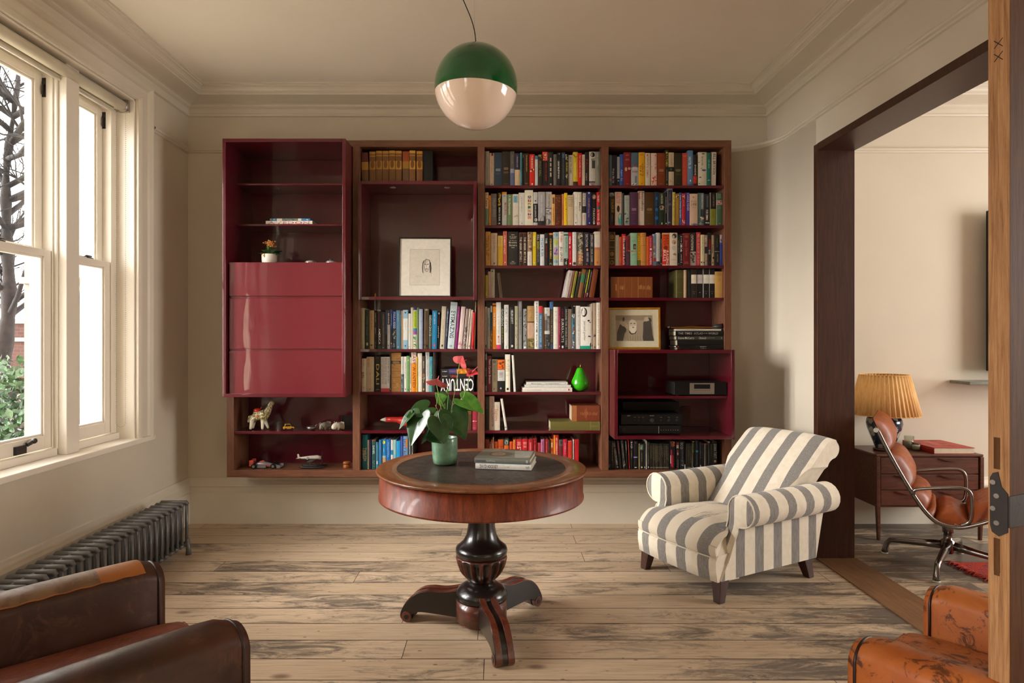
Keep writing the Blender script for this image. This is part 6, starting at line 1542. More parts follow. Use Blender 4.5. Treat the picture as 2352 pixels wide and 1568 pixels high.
row('fifth shelf of second bay', 'books under the display cube', C2B, 1, sz(5), 822, '''
125 187 185 #a39574|stone green|l:.8:.97:#8a7c5c
190 263 215 #1f2b1c|bottle green|t:.15:.65:#5c6a50:ALFRED WALLIS:.26|r:.35:.7:.84:.91:#b8b490
265 335 222 #b49a6b|sand|t:.08:.5:#a85c30:JOURNEY OF MAN:.36|n:.87:.93:#3a2c1c:3
338 380 250 #1e1918|narrow black|l:.02:.26:#c8c0b8|l:.42:.58:#c8c0b8|l:.8:.96:#8a8480
385 445 212 #211e1c|black with AMERICA in white|t:.06:.46:#9a3a3c:RICHARD AVEDON:.35:.35|t:.48:.88:#ece8dc:AMERICA:.5:.6|n:0:.03:#a8a49c:3|b:.92:1:#2c4a48
448 518 245 #3a3632|brown grey|l:.05:.9:#98907c|r:.3:.6:.94:.98:#98907c
520 540 220 #4a66a8|thin blue|b:.62:1:#2c3444
542 585 220 #433b3a|grey topped white|t:.08:.34:#d8d0c8:BRASSAI:.5|b:.37:1:#b8b4b0|n:.7:.97:#6a6664/#d8d4d0:8
590 624 210 #23366e|dark blue|l:.1:.4:#b8c0d0|b:.48:.9:#1f2530|n:.8:.98:#c8a070/#3c4854:5
626 682 230 #2c3a44|painterly blue|b:0:.45:#2a50a0|t:.04:.46:#ece8dc:PAULA REGO:.6|n:.5:.98:#8a8c88/#3c2c24/#b8b4a8/#5a3c2c:22
685 742 222 #5a87a0|steel blue|l:.06:.3:#a8c4d0|e:.5:.95:.2:.015:#c8d4d8
743 765 230 #3b7fa0|thin turquoise|l:.1:.4:#a8c4d0
766 789 225 #c98f4a|thin ochre|l:.2:.6:#e0b880
790 863 215 #dfe2dc|pale blue ended white|b:0:.22:#93b8cc|b:.77:1:#93b8cc|e:.5:.07:.2:.02:#2c4a64|r:.35:.65:.9:.94:#2c5a8a|l:.3:.5:#b8bcb8
865 910 270 #e3e0d4|warm white|r:.3:.6:.93:.95:#6a665c|l:.3:.6:#cfcabc
913 949 175 #cfc6b4|cream|l:.4:.6:#b0a894
950 1006 178 #c8d0b8|lime and purple pictured|b:0:.06:#3c2464|b:.08:.5:#b4c828|t:.1:.48:#4a5a1c:DAVID HOCKNEY:.34|b:.5:.57:#3c7aa0|b:.57:.65:#a04a98|n:.7:1:#3c8a2c/#d0802c/#e0ecd0/#2c5a1c:24
1008 1041 178 #56704f|leaf green|l:.1:.6:#8aa080
1042 1096 200 #a0acc8|lavender grey|r:.0:.3:.05:1:#c0c0c8|r:.6:.8:.3:.32:#6a7490
1112 1190 185 #5b4630|chocolate|<:8|t:.07:.32:#2c2018:FLORA INDICA:.3|t:.54:.76:#2c2018:REEVES:.3|n:.88:.95:#1c140c:4|e:.5:.03:.3:.02:#b8a894
1195 1238 285 #4f5548|grey green titled|<:6|t:.02:.62:#c8ccb8:NOAH DAVIS:.8
1242 1320 218 #107aa8|bright cyan|<:8|t:.05:.35:#bcd8e4:ROBERT DUNCAN:.3|l:.4:.85:#4aa0c4|r:.3:.7:.87:.94:#d04c5c
1322 1362 238 #201a18|black and white|<:10|r:.2:.8:.02:.06:#d8d0c8|r:.3:.8:.15:.35:#7a1c1c|t:.38:.7:#ece8dc:peaches:.6
1364 1436 150 #c3b69f|beige|<:34|t:.1:.3:#e0d8c8:FRANZ:.3|l:.45:.52:#a0947c|r:.35:.7:.9:.95:#2c2418
1440 1478 185 #2b2f48|dark navy|<:38|t:.05:.7:#a8b0c8:THOMAS HOEPKER:.4|e:.5:.1:.3:.03:#8a90a8
1482 1590 85 #c4d0d4|tallest pale blue|<:55|t:.19:.77:#2a2c34:EYEMAZING:.6|b:.055:.06:#2a2c34|e:.5:.94:.18:.02:#2a2c34|e:.5:.94:.12:.012:#c4d0d4
1597 1642 150 #8a2068|magenta|<:50|t:.1:.6:#c87ab0:CHRISTOPHER:.3
1645 1712 155 #e2c9c2|blush|<:58|n:.84:.92:#c88a94:4|l:.93:.97:#c88a94|l:.1:.4:#c8a8a8
1718 1770 190 #9c8f85|grey dappled|<:60|l:.05:.4:#c0605c|n:.42:.97:#3c3634/#d8d0c8/#8a3c3c/#3c4464:26
1774 1800 190 #d9cfc0|narrow ivory|<:56
1803 1842 205 #e5d5c4|shell pink|<:50
1856 1896 245 #cc1f28|vivid red|<:32
1900 1918 70 #c8a878|thin tall straw|<:22
''', dpr=(.17, .205), seed=32)
row('sixth shelf of second bay', 'books on the sixth shelf of the second bay', C2B, 1, sz(6), 1495, '''
112 135 985 #6a1c28|thin wine red|t:.08:.85:#c89088:THE ART OF MAGIC:.6
138 215 975 #c0b498|khaki white|t:.04:.24:#8a7c60:Fiona May:.3:.4|t:.42:.58:#2c2620:KIN:.4:.3|l:.86:.92:#8a7c60
218 335 950 #bda888|wide fawn|t:.05:.28:#c86a2c:BROOKS:.2:.3|e:.45:.93:.08:.012:#3a3020|b:.33:.335:#d0c4ac|l:.45:.8:#a89878
345 440 935 #17130f|black with gold title|m:.03:.07:#5c5030|t:.23:.8:#c8b060:DALI:.5|m:.93:.95:#a8a49c
443 580 950 #d8d2cc|wide white red footed|b:.905:1:#c8404c|t:.03:.78:#3a342e:WHAT THE LIVING WANT TO DO:.1:.15|t:.03:.78:#3a342e:WHEN NONE ARE READING ON:.1:.35|t:.03:.8:#3a342e:BRIDGE ABOUT OUR OTHER:.1:.58|t:.04:.75:#3a342e:PLACES MAY BE THE NEW:.1:.85
582 598 910 #3a3a38|thin charcoal
602 756 885 #a3743c|thick old tan leather|b:.2:.295:#3a3020|m:.215:.28:#b89860|b:.19:.2:#c09860|b:.3:.31:#c09860|b:.475:.485:#7c5428|b:.63:.64:#7c5428|b:.79:.8:#7c5428|n:.0:1:#b08448/#94683a/#a87c44:24
758 806 945 #cfccc4|white over grey photograph|l:.1:.4:#98948a|b:.5:1:#6a7478|n:.5:.98:#3a4448/#98a0a0:14
808 845 945 #e6e2d4|plain off white
846 893 935 #6f9a5a|apple green|r:.4:.7:.1:.14:#c8dcb8|e:.5:.95:.2:.015:#2c3a20
895 917 955 #e0d8c8|thin cream
920 996 880 #e58a1c|orange big lettered|b:0:.28:#e4cfc0|t:.02:.9:#6a2c14:EAST WANTED:.6:.55
998 1013 945 #e8b818|thin yellow
1016 1084 892 #e8e2d0|pearl white|l:.2:.6:#cfc8b4
1088 1138 935 #4a3a2e|dark portrait|t:.15:.35:#c8bcac:MARINA:.35|e:.5:.55:.35:.06:#a07458|n:.58:.75:#c8b8a0/#2c201a:8|e:.5:.94:.25:.03:#c8a84c
1140 1199 875 #c9cac6|silver white|t:.03:.18:#5a5c5c:NEWTON:.35|t:.3:.6:#98a0a8:ARCHIVE:.3|e:.5:.83:.14:.01:#5a5c5c
1202 1251 945 #4f9a9a|aqua|n:.0:.4:#3c74b8/#6aa8c8:7|n:.4:.98:#b8a870/#3c8a80/#88c0b0:12
1262 1304 880 #201612|last dark brown|n:.02:.4:#5a3a28/#3a241a:7
''', dpr=(.15, .19), seed=33)
row('seventh shelf of second bay', 'books standing behind the anthurium', C2C, 1, sz(7), 700, '''
1645 1700 255 #6a4a3a|brown cloth|b:.5:.52:#a08060
1705 1760 270 #5a2a20|dark russet|l:.1:.6:#a07858
1768 1794 180 #c99a8c|thin salmon
1800 1832 330 #6a3c20|small tawny
1838 1945 370 #5a3a22|wide brown gilt ruled|b:.05:.06:#a8824c|b:.09:.1:#a8824c|b:.14:.15:#a8824c|b:.18:.19:#a8824c
1952 2038 380 #9c2a3c|rose red|n:.5:.58:#e0b0a8:3|b:.78:.785:#c87078|m:.86:.95:#c87078
''', seed=34)
row('bottom shelf of second bay', 'blue books along the bottom of the second bay', C2C, 1, ZBI, 1310, '''
155 243 770 #0e5a60|tall petrol green|t:.38:.76:#c8a878:TWELFTH:.5:.55|t:.4:.7:#c8a878:NIGHT:.25:.2
248 261 855 #c9a878|thin buff
263 300 850 #2a1f3e|dark violet|l:.1:.5:#5c5078
314 376 850 #1f4a4a|green black|b:0:.05:#7a3c2c|t:.2:.5:#b8c8c0:DANIEL:.5|n:.7:.97:#3c6a5c/#6a8a78:7
382 424 890 #3c7a90|dusty blue|n:0:.12:#2c2c30:3|r:.2:.8:.7:.82:#a8bcc4
432 475 852 #2a6aa0|mid blue|l:.1:.7:#6a9cc4
480 545 845 #1a7ab0|blue with a yellow disc|e:.5:.1:.36:.06:#d8d020|l:.3:.42:#a8c8d8|b:.55:.62:#8ab8b8|b:.62:1:#b89468
552 618 845 #1560a8|sapphire|t:.08:.6:#8ab4d8:TREADWELL:.34|r:.3:.7:.72:.76:#d8dcdc
626 664 845 #c9c9c4|white and blue|b:.36:.52:#2a78a8|b:.0:.02:#6a665c
668 714 850 #8fb5b0|pale aqua|l:.1:.3:#5c8884|b:.5:1:#6aa8b8
718 783 870 #1a8cc8|clear cyan|r:.3:.6:.7:.76:#d0e0e4
786 824 795 #3a4a9c|indigo blue|l:.1:.6:#6a78b8
830 905 795 #6a90b4|cornflower blue orange labelled|r:.55:.95:.08:.34:#c87a28|t:.08:.9:#1c2c50:SALLY ROONEY:.5:.3
915 944 835 #a9c0cc|thin ice blue|l:.2:.6:#7a98a8
952 1008 850 #15120f|black edged
''', seed=35)

# unique labels: a spine is known by its look, else also by its neighbours
for name, lst in ALLB:
    ds = [d for _, d in lst]
    for i, (o, d) in enumerate(lst):
        base = d+' book on '+name
        if ds.count(d) > 1:
            l_ = ds[i-1] if i else None; r_ = ds[i+1] if i+1 < len(ds) else None
            same = [j for j in range(len(ds)) if ds[j] == d]; k = same.index(i)
            o['label'] = '%s book, %s of the plain gilt ones on %s' % (d, ('first', 'second', 'third', 'fourth', 'fifth', 'sixth', 'seventh')[k], name)
        else: o['label'] = base

# lying books and stacks
G_ = 'white paperbacks stacked beside the green pear'
d6 = 4.35; z6 = sz(6); s_ = 6.817
def LXp(u): return px(1100+u/s_, d6)
t1 = .0275*.93
flatbook(LXp(675), LXp(1460), d6, .15, z6, .0265, '#e4ddd0', 'bottom white paperback with red emblem in the stack beside the green pear', G_, [('t', '.05', '.38', '#d0a8a0', 'COLLECTED STORIES', '.2'), ('r', '.3', '.75', '.92', '.95', '#c02c3c'), ('r', '0', '1', '0', '.008', '#c02c3c')])
flatbook(LXp(715), LXp(1440), d6+.006, .15, z6+.0275, .018, '#d6d4cc', 'middle grey white paperback in the stack beside the green pear', G_, [('t', '.1', '.4', '#b8b4a8', 'GERHARD RICHTER', '.3')])
flatbook(LXp(742), LXp(1390), d6+.003, .15, z6+.0465, .018, '#dedbd2', 'top white paperback with grey title in the stack beside the green pear', G_, [('t', '.12', '.36', '#6a665c', 'Marlene Dumas', '.42'), ('t', '.46', '.8', '#6a665c', 'The Image as Burden', '.42'), ('r', '.3', '.7', '.94', '.95', '#6a665c')])
d7 = 4.345; s_ = 7.126
def LX7(u): return px(1090+u/s_, d7)
X1_ = min(LX7(2055), BAY[2][1]-.002)
flatbook(LX7(1240), X1_, d7, .19, sz(7), pz(890+553/7.126, d7)-sz(7)-.0015, '#6a6230', 'thick faded olive old book lying under the brown leather volume', 'old books lying on the seventh shelf', [('b', '.8', '.81', '#8a8048'), ('b', '.97', '.975', '#8a8048'), ('l', '.82', '.95', '#8a8048')])
flatbook(LX7(1590), X1_-.001, d7+.006, .17, pz(890+553/7.126, d7)-.0005, pz(890+292/7.126, d7)-pz(890+553/7.126, d7)-.001, '#7a3a20', 'worn brown leather old book lying on the olive volume', 'old books lying on the seventh shelf', [('r', '0', '1', '.0', '.18', '#a8683c'), ('l', '.3', '.9', '#a8643c'), ('e', '.5', '.5', '.3', '.06', '#8f5030'), ('r', '.1', '.9', '.52', '.53', '#a8683c')])
d4 = 4.355
flatbook(px(1403.0, d4), px(1498.5, d4), d4, .19, sz(4), pz(635.8, d4)-sz(4), '#7c431d', 'very thick brown leather dictionary lying on the fourth shelf of right bay', 'old books lying on the fourth shelf', [('b', '.17', '.178', '#a8703c'), ('b', '.33', '.335', '#a8703c'), ('b', '.5', '.505', '#a8703c'), ('b', '.65', '.66', '#b07c44'), ('b', '.84', '.845', '#a8703c'), ('r', '.35', '.65', '.11', '.14', '#a8703c'), ('l', '.21', '.32', '#b07c44'), ('l', '.67', '.83', '#b07c44'), ('l', '.86', '.95', '#b07c44')])
# CENTURY book (upside down) with two volumes on it
s_ = 6.817
def LX2(u, d=4.345): return px(810+u/s_, d)
X1_ = min(LX2(1900), BAY[1][1]-.002)
H1 = pz(680+1290/s_, 4.345)-sz(6)
o = flatbook(LX2(1365), X1_, 4.345, .2, sz(6), H1, '#15131a', 'black book with huge upside down white CENTURY lettering under other books', 'books lying behind the anthurium', [])
b = MB(); Lc = X1_-LX2(1365)
put_text(b, 'CENTURY', lambda u, v: (Lc*.985-u, -.0032, H1*.97-v), Lc*.96, H1*.90, c=hx('#e8e6e0')); t_ = b.build('title', 'print', o)
z_ = sz(6)+H1+.0006; hh_ = (pz(680+1140/s_, 4.345)-z_)/2-.0008
flatbook(LX2(1380), X1_-.001, 4.350, .19, z_, hh_, '#1c1a1a', 'black volume with red lettering lying directly on the CENTURY book', 'books lying behind the anthurium', [('l', '.05', '.2', '#d8d4cc'), ('t', '.28', '.52', '#c8402c', 'VARGAS', '.55'), ('t', '.8', '.86', '#c8402c', 'LB', '.4'), ('l', '.88', '.96', '#d8d4cc'), ('r', '0', '1', '.97', '1', '#7a2c34')])
flatbook(LX2(1380), X1_-.001, 4.348, .19, z_+hh_+.0006, hh_, '#232224', 'topmost black volume with blue and orange pictures above the CENTURY book', 'books lying behind the anthurium', [('l', '.05', '.2', '#d8d4cc'), ('b', '.24', '.48', '#2c4470'), ('t', '.27', '.46', '#a03c64', 'VARGAS', '.5'), ('b', '.48', '.86', '#cc7a1c'), ('n', '.5', '.85', '#8a3c14/#e8a83c/#2c1c14', '10')])
# two books lying on the cabinet shelf
zs = cA.location.z+pz(514, 4.305)-zb1; d_ = 4.33
flatbook(px(610.5, d_), px(717.5, d_), d_, .2, zs, .0245, '#e8dfd2', 'white book with red capitals lying under a thinner picture book', 'books lying in the tall cabinet', [('t', '.05', '.94', '#c04a50', 'AVEDON', '.66')])
flatbook(px(619.5, d_), px(711.5, d_), d_+.008, .18, zs+.0252, .0165, '#3f7fb0', 'thin blue and white picture book on top of the white one', 'books lying in the tall cabinet', [('b', '.17', '.3', '#d8d0c0'), ('b', '.3', '.7', '#6a7470'), ('n', '.3', '.7', '#8a9080/#4a544c', '10'), ('b', '.7', '.78', '#d8d0c0'), ('n', '.0', '.16', '#d0e0e8/#3c8a7c', '5'), ('e', '.5', '.93', '.2', '.02', '#d8e4e8')])
# stack on the stereo box
z = ZC3T; st_ = [(-.001, .0105, '#16120f', 'bottom thin black book of the stack on the stereo box', [('e', '.5', '.04', '.2', '.01', '#b83038'), ('l', '.5', '.62', '#cfc8bc')], .14, 0),
     (0, .012, '#16120f', 'second thin black book with red dot in the stereo box stack', [('e', '.5', '.04', '.3', '.016', '#b83038'), ('t', '.5', '.64', '#cfc8bc', 'opening doc', '.5')], .14, .0),
     (0, .0375, '#14110e', 'thickest plain black book in the middle of the stereo box stack', [('l', '.4', '.401', '#14110e')], .14, .002),
     (0, .027, '#3b372e', 'grey olive book with a white name in the stereo box stack', [('t', '.04', '.38', '#cfcabc', 'Steve McCurry', '.5'), ('t', '.48', '.63', '#cfcabc', 'Untold', '.55'), ('l', '.64', '.82', '#8a8674'), ('e', '.5', '.96', '.2', '.012', '#8a8674')], .14, .003),
     (0, .033, '#120f0d', 'black atlas with silver title near the top of the stack', [('t', '.05', '.34', '#a8a296', 'THE TIMES', '.42'), ('t', '.38', '.56', '#a8a296', 'ATLAS', '.42'), ('t', '.57', '.66', '#a8a296', 'OF THE', '.18'), ('t', '.68', '.88', '#a8a296', 'WORLD', '.42')], .15, -.004),
     (0, .0125, '#c9c0b0', 'white paperback on top of the stack on the stereo box', [('l', '.2', '.5', '#a8a090')], .14, .004)]
dS = 4.34; xs0, xs1 = px(1385+1215/7.128, dS), px(1385+2000/7.128, dS)
for k, (_, th, col, lab, ops, dp, j) in enumerate(st_):
    a0 = xs0+(.0, -.008, .0, -.006, -.012, -.008)[k]*1; a1 = min(xs1+(-.006, -.004, .0, -.01, .0, -.025)[k], BAY[3][1]-.003)
    flatbook(a0, a1, dS+j, .19, z, th, col, lab, 'books stacked on the stereo box', ops, side='#e0dccc'); z += th+.0008
ZSTK = z
# the two books on the table
def topcov(cols, face):
    def fn(b, L, dp, th):
        b.quad((.002, .004, th+.0006), (L-.002, .004, th+.0006), (L-.002, dp-.002, th+.0006), (.002, dp-.002, th+.0006), c=hx(cols[0]))
        if face:
            b.poly([(L*.40+L*.22*math.cos(q*PI/9), dp*.50+dp*.30*math.sin(q*PI/9), th+.0009) for q in range(18)], c=hx('#6a6154'))
            b.poly([(L*.37+L*.13*math.cos(q*PI/9), dp*.48+dp*.19*math.sin(q*PI/9), th+.0012) for q in range(18)], c=hx('#b09a7c'))
            b.poly([(L*.35+L*.03*math.cos(q*PI/9), dp*.56+dp*.03*math.sin(q*PI/9), th+.0015) for q in range(18)], c=hx('#5c4a38'))
            b.poly([(L*.42+L*.03*math.cos(q*PI/9), dp*.54+dp*.03*math.sin(q*PI/9), th+.0015) for q in range(18)], c=hx('#5c4a38'))
            b.poly([(L*.38+L*.05*math.cos(q*PI/9), dp*.38+dp*.02*math.sin(q*PI/9), th+.0015) for q in range(18)], c=hx('#7a4c3c'))
            b.poly([(L*.72, dp*.1, th+.0009), (L*.98, dp*.15, th+.0009), (L*.97, dp*.93, th+.0009), (L*.62, dp*.9, th+.0009)], c=hx('#a9aaa0'))
            b.poly([(L*.9, dp*.2, th+.0012), (L*.98, dp*.3, th+.0012), (L*.93, dp*.4, th+.0012), (L*.88, dp*.3, th+.0012)], c=hx('#c8b8a0'))
    return fn
tz = .7405
flatbook(-.104, .149, 2.888, .200, tz, .0245, '#e2dfd8', 'white art book at the bottom of the pair on the round table', 'art books on the round table', [('t', '.08', '.41', '#4a4642', 'DAVID HOCKNEY', '.62'), ('l', '.52', '.62', '#a8a49c'), ('t', '.90', '.965', '#3a3634', 'TATE', '.4')], rz=-.17, topops=topcov(['#d8d4cc'], False))
flatbook(-.109, .143, 2.890, .215, tz+.0252, .0235, '#75776c', 'grey green art book with a painted face lying on the white one', 'art books on the round table', [('t', '.035', '.2', '#2c3444', 'Lucian Freud', '.32'), ('t', '.22', '.38', '#d8d8d0', 'The Self Portraits', '.3'), ('r', '.3', '.8', '.93', '.965', '#b0b8b4'), ('r', '0', '.12', '0', '1', '#6a86a0')], rz=-.17, topops=topcov(['#7d7e72'], True))
# red book on the chest
rb_ = MB(); 
o = flatbook(2.872, 2.872+.33, 4.56, .268, CZ1+.0004, .040, '#b02c20', 'large red covered book lying on the chest of drawers', 'books on the chest', [], rz=-PI/2, topops=lambda b, L, dp, th: [b.poly([(L*(.1+.8*random.random()), dp*random.uniform(.1, .9), th+.0006+random.random()*.0004), (L*(.1+.8*random.random()), dp*random.uniform(.1, .9), th+.0008), (L*(.1+.8*random.random()), dp*random.uniform(.1, .9), th+.0008)], c=hx(random.choice(['#7a2018', '#c04030', '#5a2a20']))) for _ in range(12)])
o['group'] = ''; del o['group']

# ------------------------------------------------------------------ things on the shelves
# green pear
d = 4.40; pr_ = px(1332.5, d)
pe = thing('pear_ornament', 'shiny bright green pear ornament at the right of the sixth shelf', 'ornament', (pr_, d, sz(6)))
k = .060/.0607
b = MB(); b.lathe([(.0001, .0), (.02, .001), (.038, .008), (.052, .022), (.060, .042), (.0605, .058), (.055, .078), (.046, .098), (.037, .118), (.030, .136), (.025, .150), (.019, .159), (.010, .162), (.004, .159), (.0001, .158)], seg=40); b.build('fruit', 'green', pe)
b = MB(); b.tube([(0, 0, .155), (.001, 0, .17), (.005, 0, .19)], [.0032, .003, .004], 8); b.build('stalk', 'brass', pe)
# red rocket shaped ornament
d = 4.42; zr = pz(963, d)
rk = thing('rocket_ornament', 'red wooden rocket ornament with a pale pointed nose lying behind the plant', 'ornament', (px(873, d), d, sz(7)))
h_ = zr-sz(7); sc_ = d/FPX
b = MB(); b.tube([(0, 0, h_-.004), (5*sc_, 0, h_-.002), (14*sc_, 0, h_-.001)], [.0006, .0085, .0165], 20); b.build('nose_cone', 'cream', rk)
b = MB(); b.tube([(14*sc_, 0, h_-.001), (28*sc_, 0, h_), (40*sc_, 0, h_-.002), (46*sc_, 0, h_-.006), (55*sc_, 0, h_-.012), (75*sc_, 0, h_-.014), (100*sc_, 0, h_-.010), (125*sc_, 0, h_), (150*sc_, 0, h_)], [.0166, .0185, .0185, .025, .033, .036, .030, .017, .010], 24); b.build('body', 'red', rk)
b = MB(); b.box(60*sc_, 66*sc_, -.02, .02, 0, h_-.035); b.box(95*sc_, 101*sc_, -.02, .02, 0, h_-.03); b.build('stand', 'darkleg', rk)
# framed face sketch in the display cube, leaning back a little
d = 4.30; W_ = px(1036, d)-px(914, d); H_ = pz(543, d+.04)-ZB2B
fr = thing('framed_sketch', 'white mounted pencil sketch of a face in a thin black frame', 'picture', (px(914, d), d, ZB2B+.001)); fr.rotation_euler = (-.13, 0, .03)
def frame(par, W_, H_, t_, dp, mat):
    b = MB(); b.box(0, t_, 0, dp, 0, H_); b.box(W_-t_, W_, 0, dp, 0, H_); b.box(t_, W_-t_, 0, dp, 0, t_); b.box(t_, W_-t_, 0, dp, H_-t_, H_); return b.build('frame', mat, par, bevel=.0008)
frame(fr, W_, H_, .0085, .022, 'blackplastic')
b = MB(); b.box(.006, W_-.006, .008, .014, .006, H_-.006, c=hx('#ebe3d5')); mat_ = b.build('mount', 'matprint', fr)
b = MB(); wx0, wx1, wz0, wz1 = W_*.215, W_*.775, H_*.20, H_*.80; y = .0076
b.quad((wx0, y, wz0), (wx1, y, wz0), (wx1, y, wz1), (wx0, y, wz1), c=hx('#ddd4c4'))
for (a_, c_) in (((wx0, wz0), (wx1, wz0)), ((wx1, wz0), (wx1, wz1)), ((wx1, wz1), (wx0, wz1)), ((wx0, wz1), (wx0, wz0))):
    b.tube([(a_[0], y-.0002, a_[1]), (c_[0], y-.0002, c_[1])], .0006, 4, c=hx('#a89c88'))
cx_, cz_ = W_*.53, H_*.53; rs = random.Random(9); ink = hx('#4a4540')
def sk(pts, r=.0005, c=ink): b.tube([(cx_+x, y-.0004, cz_+z) for x, z in pts], r, 4, cap=False, c=c)
for k in range(7):
    j = rs.uniform(-.003, .003); sk([(-.024+j, -.045+rs.uniform(-.01, .01)), (-.028+j, -.01), (-.022+j, .026), (-.004, .042+j), (.016+j, .038), (.026+j, .012), (.027+j, -.02), (.031, -.052+rs.uniform(-.012, .006))], .00045)
for k in range(4):
    j = rs.uniform(-.0015, .0015); sk([(-.017+j, .004), (-.015+j, -.022), (-.004, -.04+j), (.008, -.041+j), (.017+j, -.026), (.020+j, .0)], .0004)
for ex in (-.009, .009):
    for k in range(4): sk([(ex-.006, .004+k*.0016), (ex, .007+k*.001), (ex+.006, .004+k*.0014)], .0006)
sk([(.0, .004), (-.004, -.012), (.003, -.014)], .0007)
for k in range(3): sk([(-.008, -.024-k*.0018), (0, -.022-k*.002), (.009, -.025-k*.0016)], .0006)
for k in range(14): x = rs.uniform(.018, .030); sk([(x, .02), (x+.004, -.02), (x+.002, -.05)], .0004)
for k in range(10): x = rs.uniform(-.02, .012); sk([(x, .036), (x-.006, .024), (x-.01, .012)], .0004)
sk([(-.075, -.075), (-.035, -.077)], .0003)
b.build('drawing', 'matprint', fr)
b = MB(); b.box(.008, W_-.008, .003, .0045, .008, H_-.008); b.build('glass', 'pictureglass', fr)
# tiny figurine in the display cube
d = 4.36
fg = MB(); fg.lathe([(.0001, 0), (.012, 0), (.013, .004), (.006, .008), (.005, .018), (.007, .022), (.002, .03), (.0001, .031)], seg=14)
tag(fg.build('figurine', 'brass', None, loc=(px(862, d), d, ZB2B)), 'tiny tarnished figurine at the lower left of the display cube', 'figurine')
# gilt framed photograph of a bearded figure
d = 4.40; W_ = px(1503, d)-px(1394, d); X0_ = BAY[3][0]+.002; H_ = pz(706, d)-ZC3T
fr = thing('framed_photograph', 'gilt framed black and white photograph of a bearded man raising both hands', 'picture', (X0_, 4.385, ZC3T+.001)); fr.rotation_euler = (-.10, 0, -.12)
W_ = .355
frame(fr, W_, H_, .013, .02, 'gilt')
b = MB(); b.box(.009, W_-.009, .008, .014, .009, H_-.009, c=hx('#cbbf9f')); b.build('mount', 'matprint', fr)
b = MB(); y = .0076
def FP_(u, v): return (u/109*W_, (1-v/92)*H_)   # picture coordinates as in the frame, 109 x 92 units
def PG(pts, c, k=0): b.poly([(FP_(u, v)[0], y-.0002*k, FP_(u, v)[1]) for u, v in pts], c=hx(c))
PG([(17, 17), (93, 17), (96, 74), (19, 74)], '#a39078')
PG([(17, 17), (93, 17), (93, 28), (17, 28)], '#8e7c62', 1)
PG([(19, 74), (20, 55), (26, 38), (34, 32), (40, 40), (38, 58), (36, 74)], '#3c352b', 2)         # left sleeve
PG([(27, 36), (25, 30), (31, 31), (34, 27), (38, 32), (42, 38), (44, 46), (40, 48), (35, 42), (31, 41)], '#b8a588', 3)
PG([(32, 31), (31, 24), (34, 20), (36, 24), (35, 31)], '#2a241d', 3)
PG([(72, 74), (74, 50), (74, 34), (79, 26), (90, 28), (92, 46), (93, 60), (96, 74)], '#3c352b', 2)
PG([(75, 30), (77, 22), (83, 20), (88, 24), (86, 29), (80, 31)], '#b8a588', 3); PG([(84, 22), (90, 24), (92, 31), (87, 30)], '#241f19', 4)
PG([(32, 74), (36, 56), (46, 48), (60, 48), (70, 55), (74, 74)], '#a08d72', 4)
PG([(44, 40), (45, 31), (50, 26), (57, 28), (61, 34), (60, 44), (56, 50), (49, 50)], '#c9b79c', 5)
PG([(45, 41), (60, 41), (60, 50), (56, 57), (50, 57), (45, 50)], '#ddd0b8', 6)
PG([(44, 50), (50, 55), (57, 55), (61, 50), (58, 58), (50, 60), (46, 57)], '#2e2820', 5)
for (u, v) in ((49, 35), (56, 35)): PG([(u-2, v), (u+2, v-1), (u+2, v+1), (u-2, v+1.4)], '#3c3228', 7)
PG([(51, 43), (56, 43), (55, 45), (52, 45)], '#5a4a3a', 8)
for u in (42, 47, 52, 57, 62, 67): PG([(u, 62), (u+.8, 62), (u+1.5, 74), (u+.4, 74)], '#7a6a54', 6)
b.build('photograph', 'matprint', fr)
b = MB(); b.box(.012, W_-.012, .003, .0045, .012, H_-.012); b.build('glass', 'pictureglass', fr)
# brass shoehorn shaped horn lying on the book stack
hn = thing('brass_horn', 'long brass horn with a dark flared mouth lying on the book stack', 'horn', (0, 0, ZSTK))
yy = 4.38
def hp(u, z): return (px(u, yy), yy, z)
b = MB(); b.tube(bezier_pts([hp(1541, .010), hp(1565, .010), hp(1590, .016), hp(1612, .013), hp(1640, .010)], 6), .0055, 10); b.tube(bezier_pts([hp(1541, .010), hp(1570, .006), hp(1600, .0065), hp(1640, .012)], 5), .004, 10); b.build('tube', 'brass', hn)
b = MB(); b.tube([(px(1636, yy), yy, .013), (px(1646, yy), yy-.004, .016), (px(1657, yy), yy-.022, .019)], [.006, .016, .018], 20, cap=False); o = b.build('bell', 'blackmetal', hn); sd = o.modifiers.new('s', 'SOLIDIFY'); sd.thickness = .0015
b = MB(); b.tube([(px(1535.5, yy)+.011*math.cos(2*PI*i/16)*.5, yy-.01, .012+.011*math.sin(2*PI*i/16)*.5) for i in range(17)], .0015, 6); b.build('ring', 'steel', hn)

# stereo units
def unit(name, label, u0, u1, v0, v1, d, z0, dep=.22):
    x0, x1 = px(u0, d), px(u1, d); h = pz(v0, d)-z0-.001
    th = thing(name, label, 'stereo unit', ((x0+x1)/2, d, z0)); w = (x1-x0)/2
    b = MB(); b.box(-w, w, .004, dep, .006, h); b.build('casing', 'darkgrey', th, bevel=.0015)
    b = MB(); b.box(-w, w, 0, .0035, .006, h); b.build('front_panel', 'blackplastic', th, bevel=.001)
    for sx_ in (-1, 1):
        for yy_ in (.03, dep-.03): b = MB(); b.lathe([(.0001, 0), (.012, 0), (.012, .0055), (.0001, .0055)], (sx_*(w-.03), yy_), 12); b.build('foot', 'blackplastic', th)
    return th, w, h
u1_, w, h = unit('disc_player', 'slim black disc player with a silver centre panel in the upper compartment', 1553.5, 1674, 877, 905, 4.20, ZC3S)
u1_.location.x = min(u1_.location.x, BAY[3][1]-.03-w)
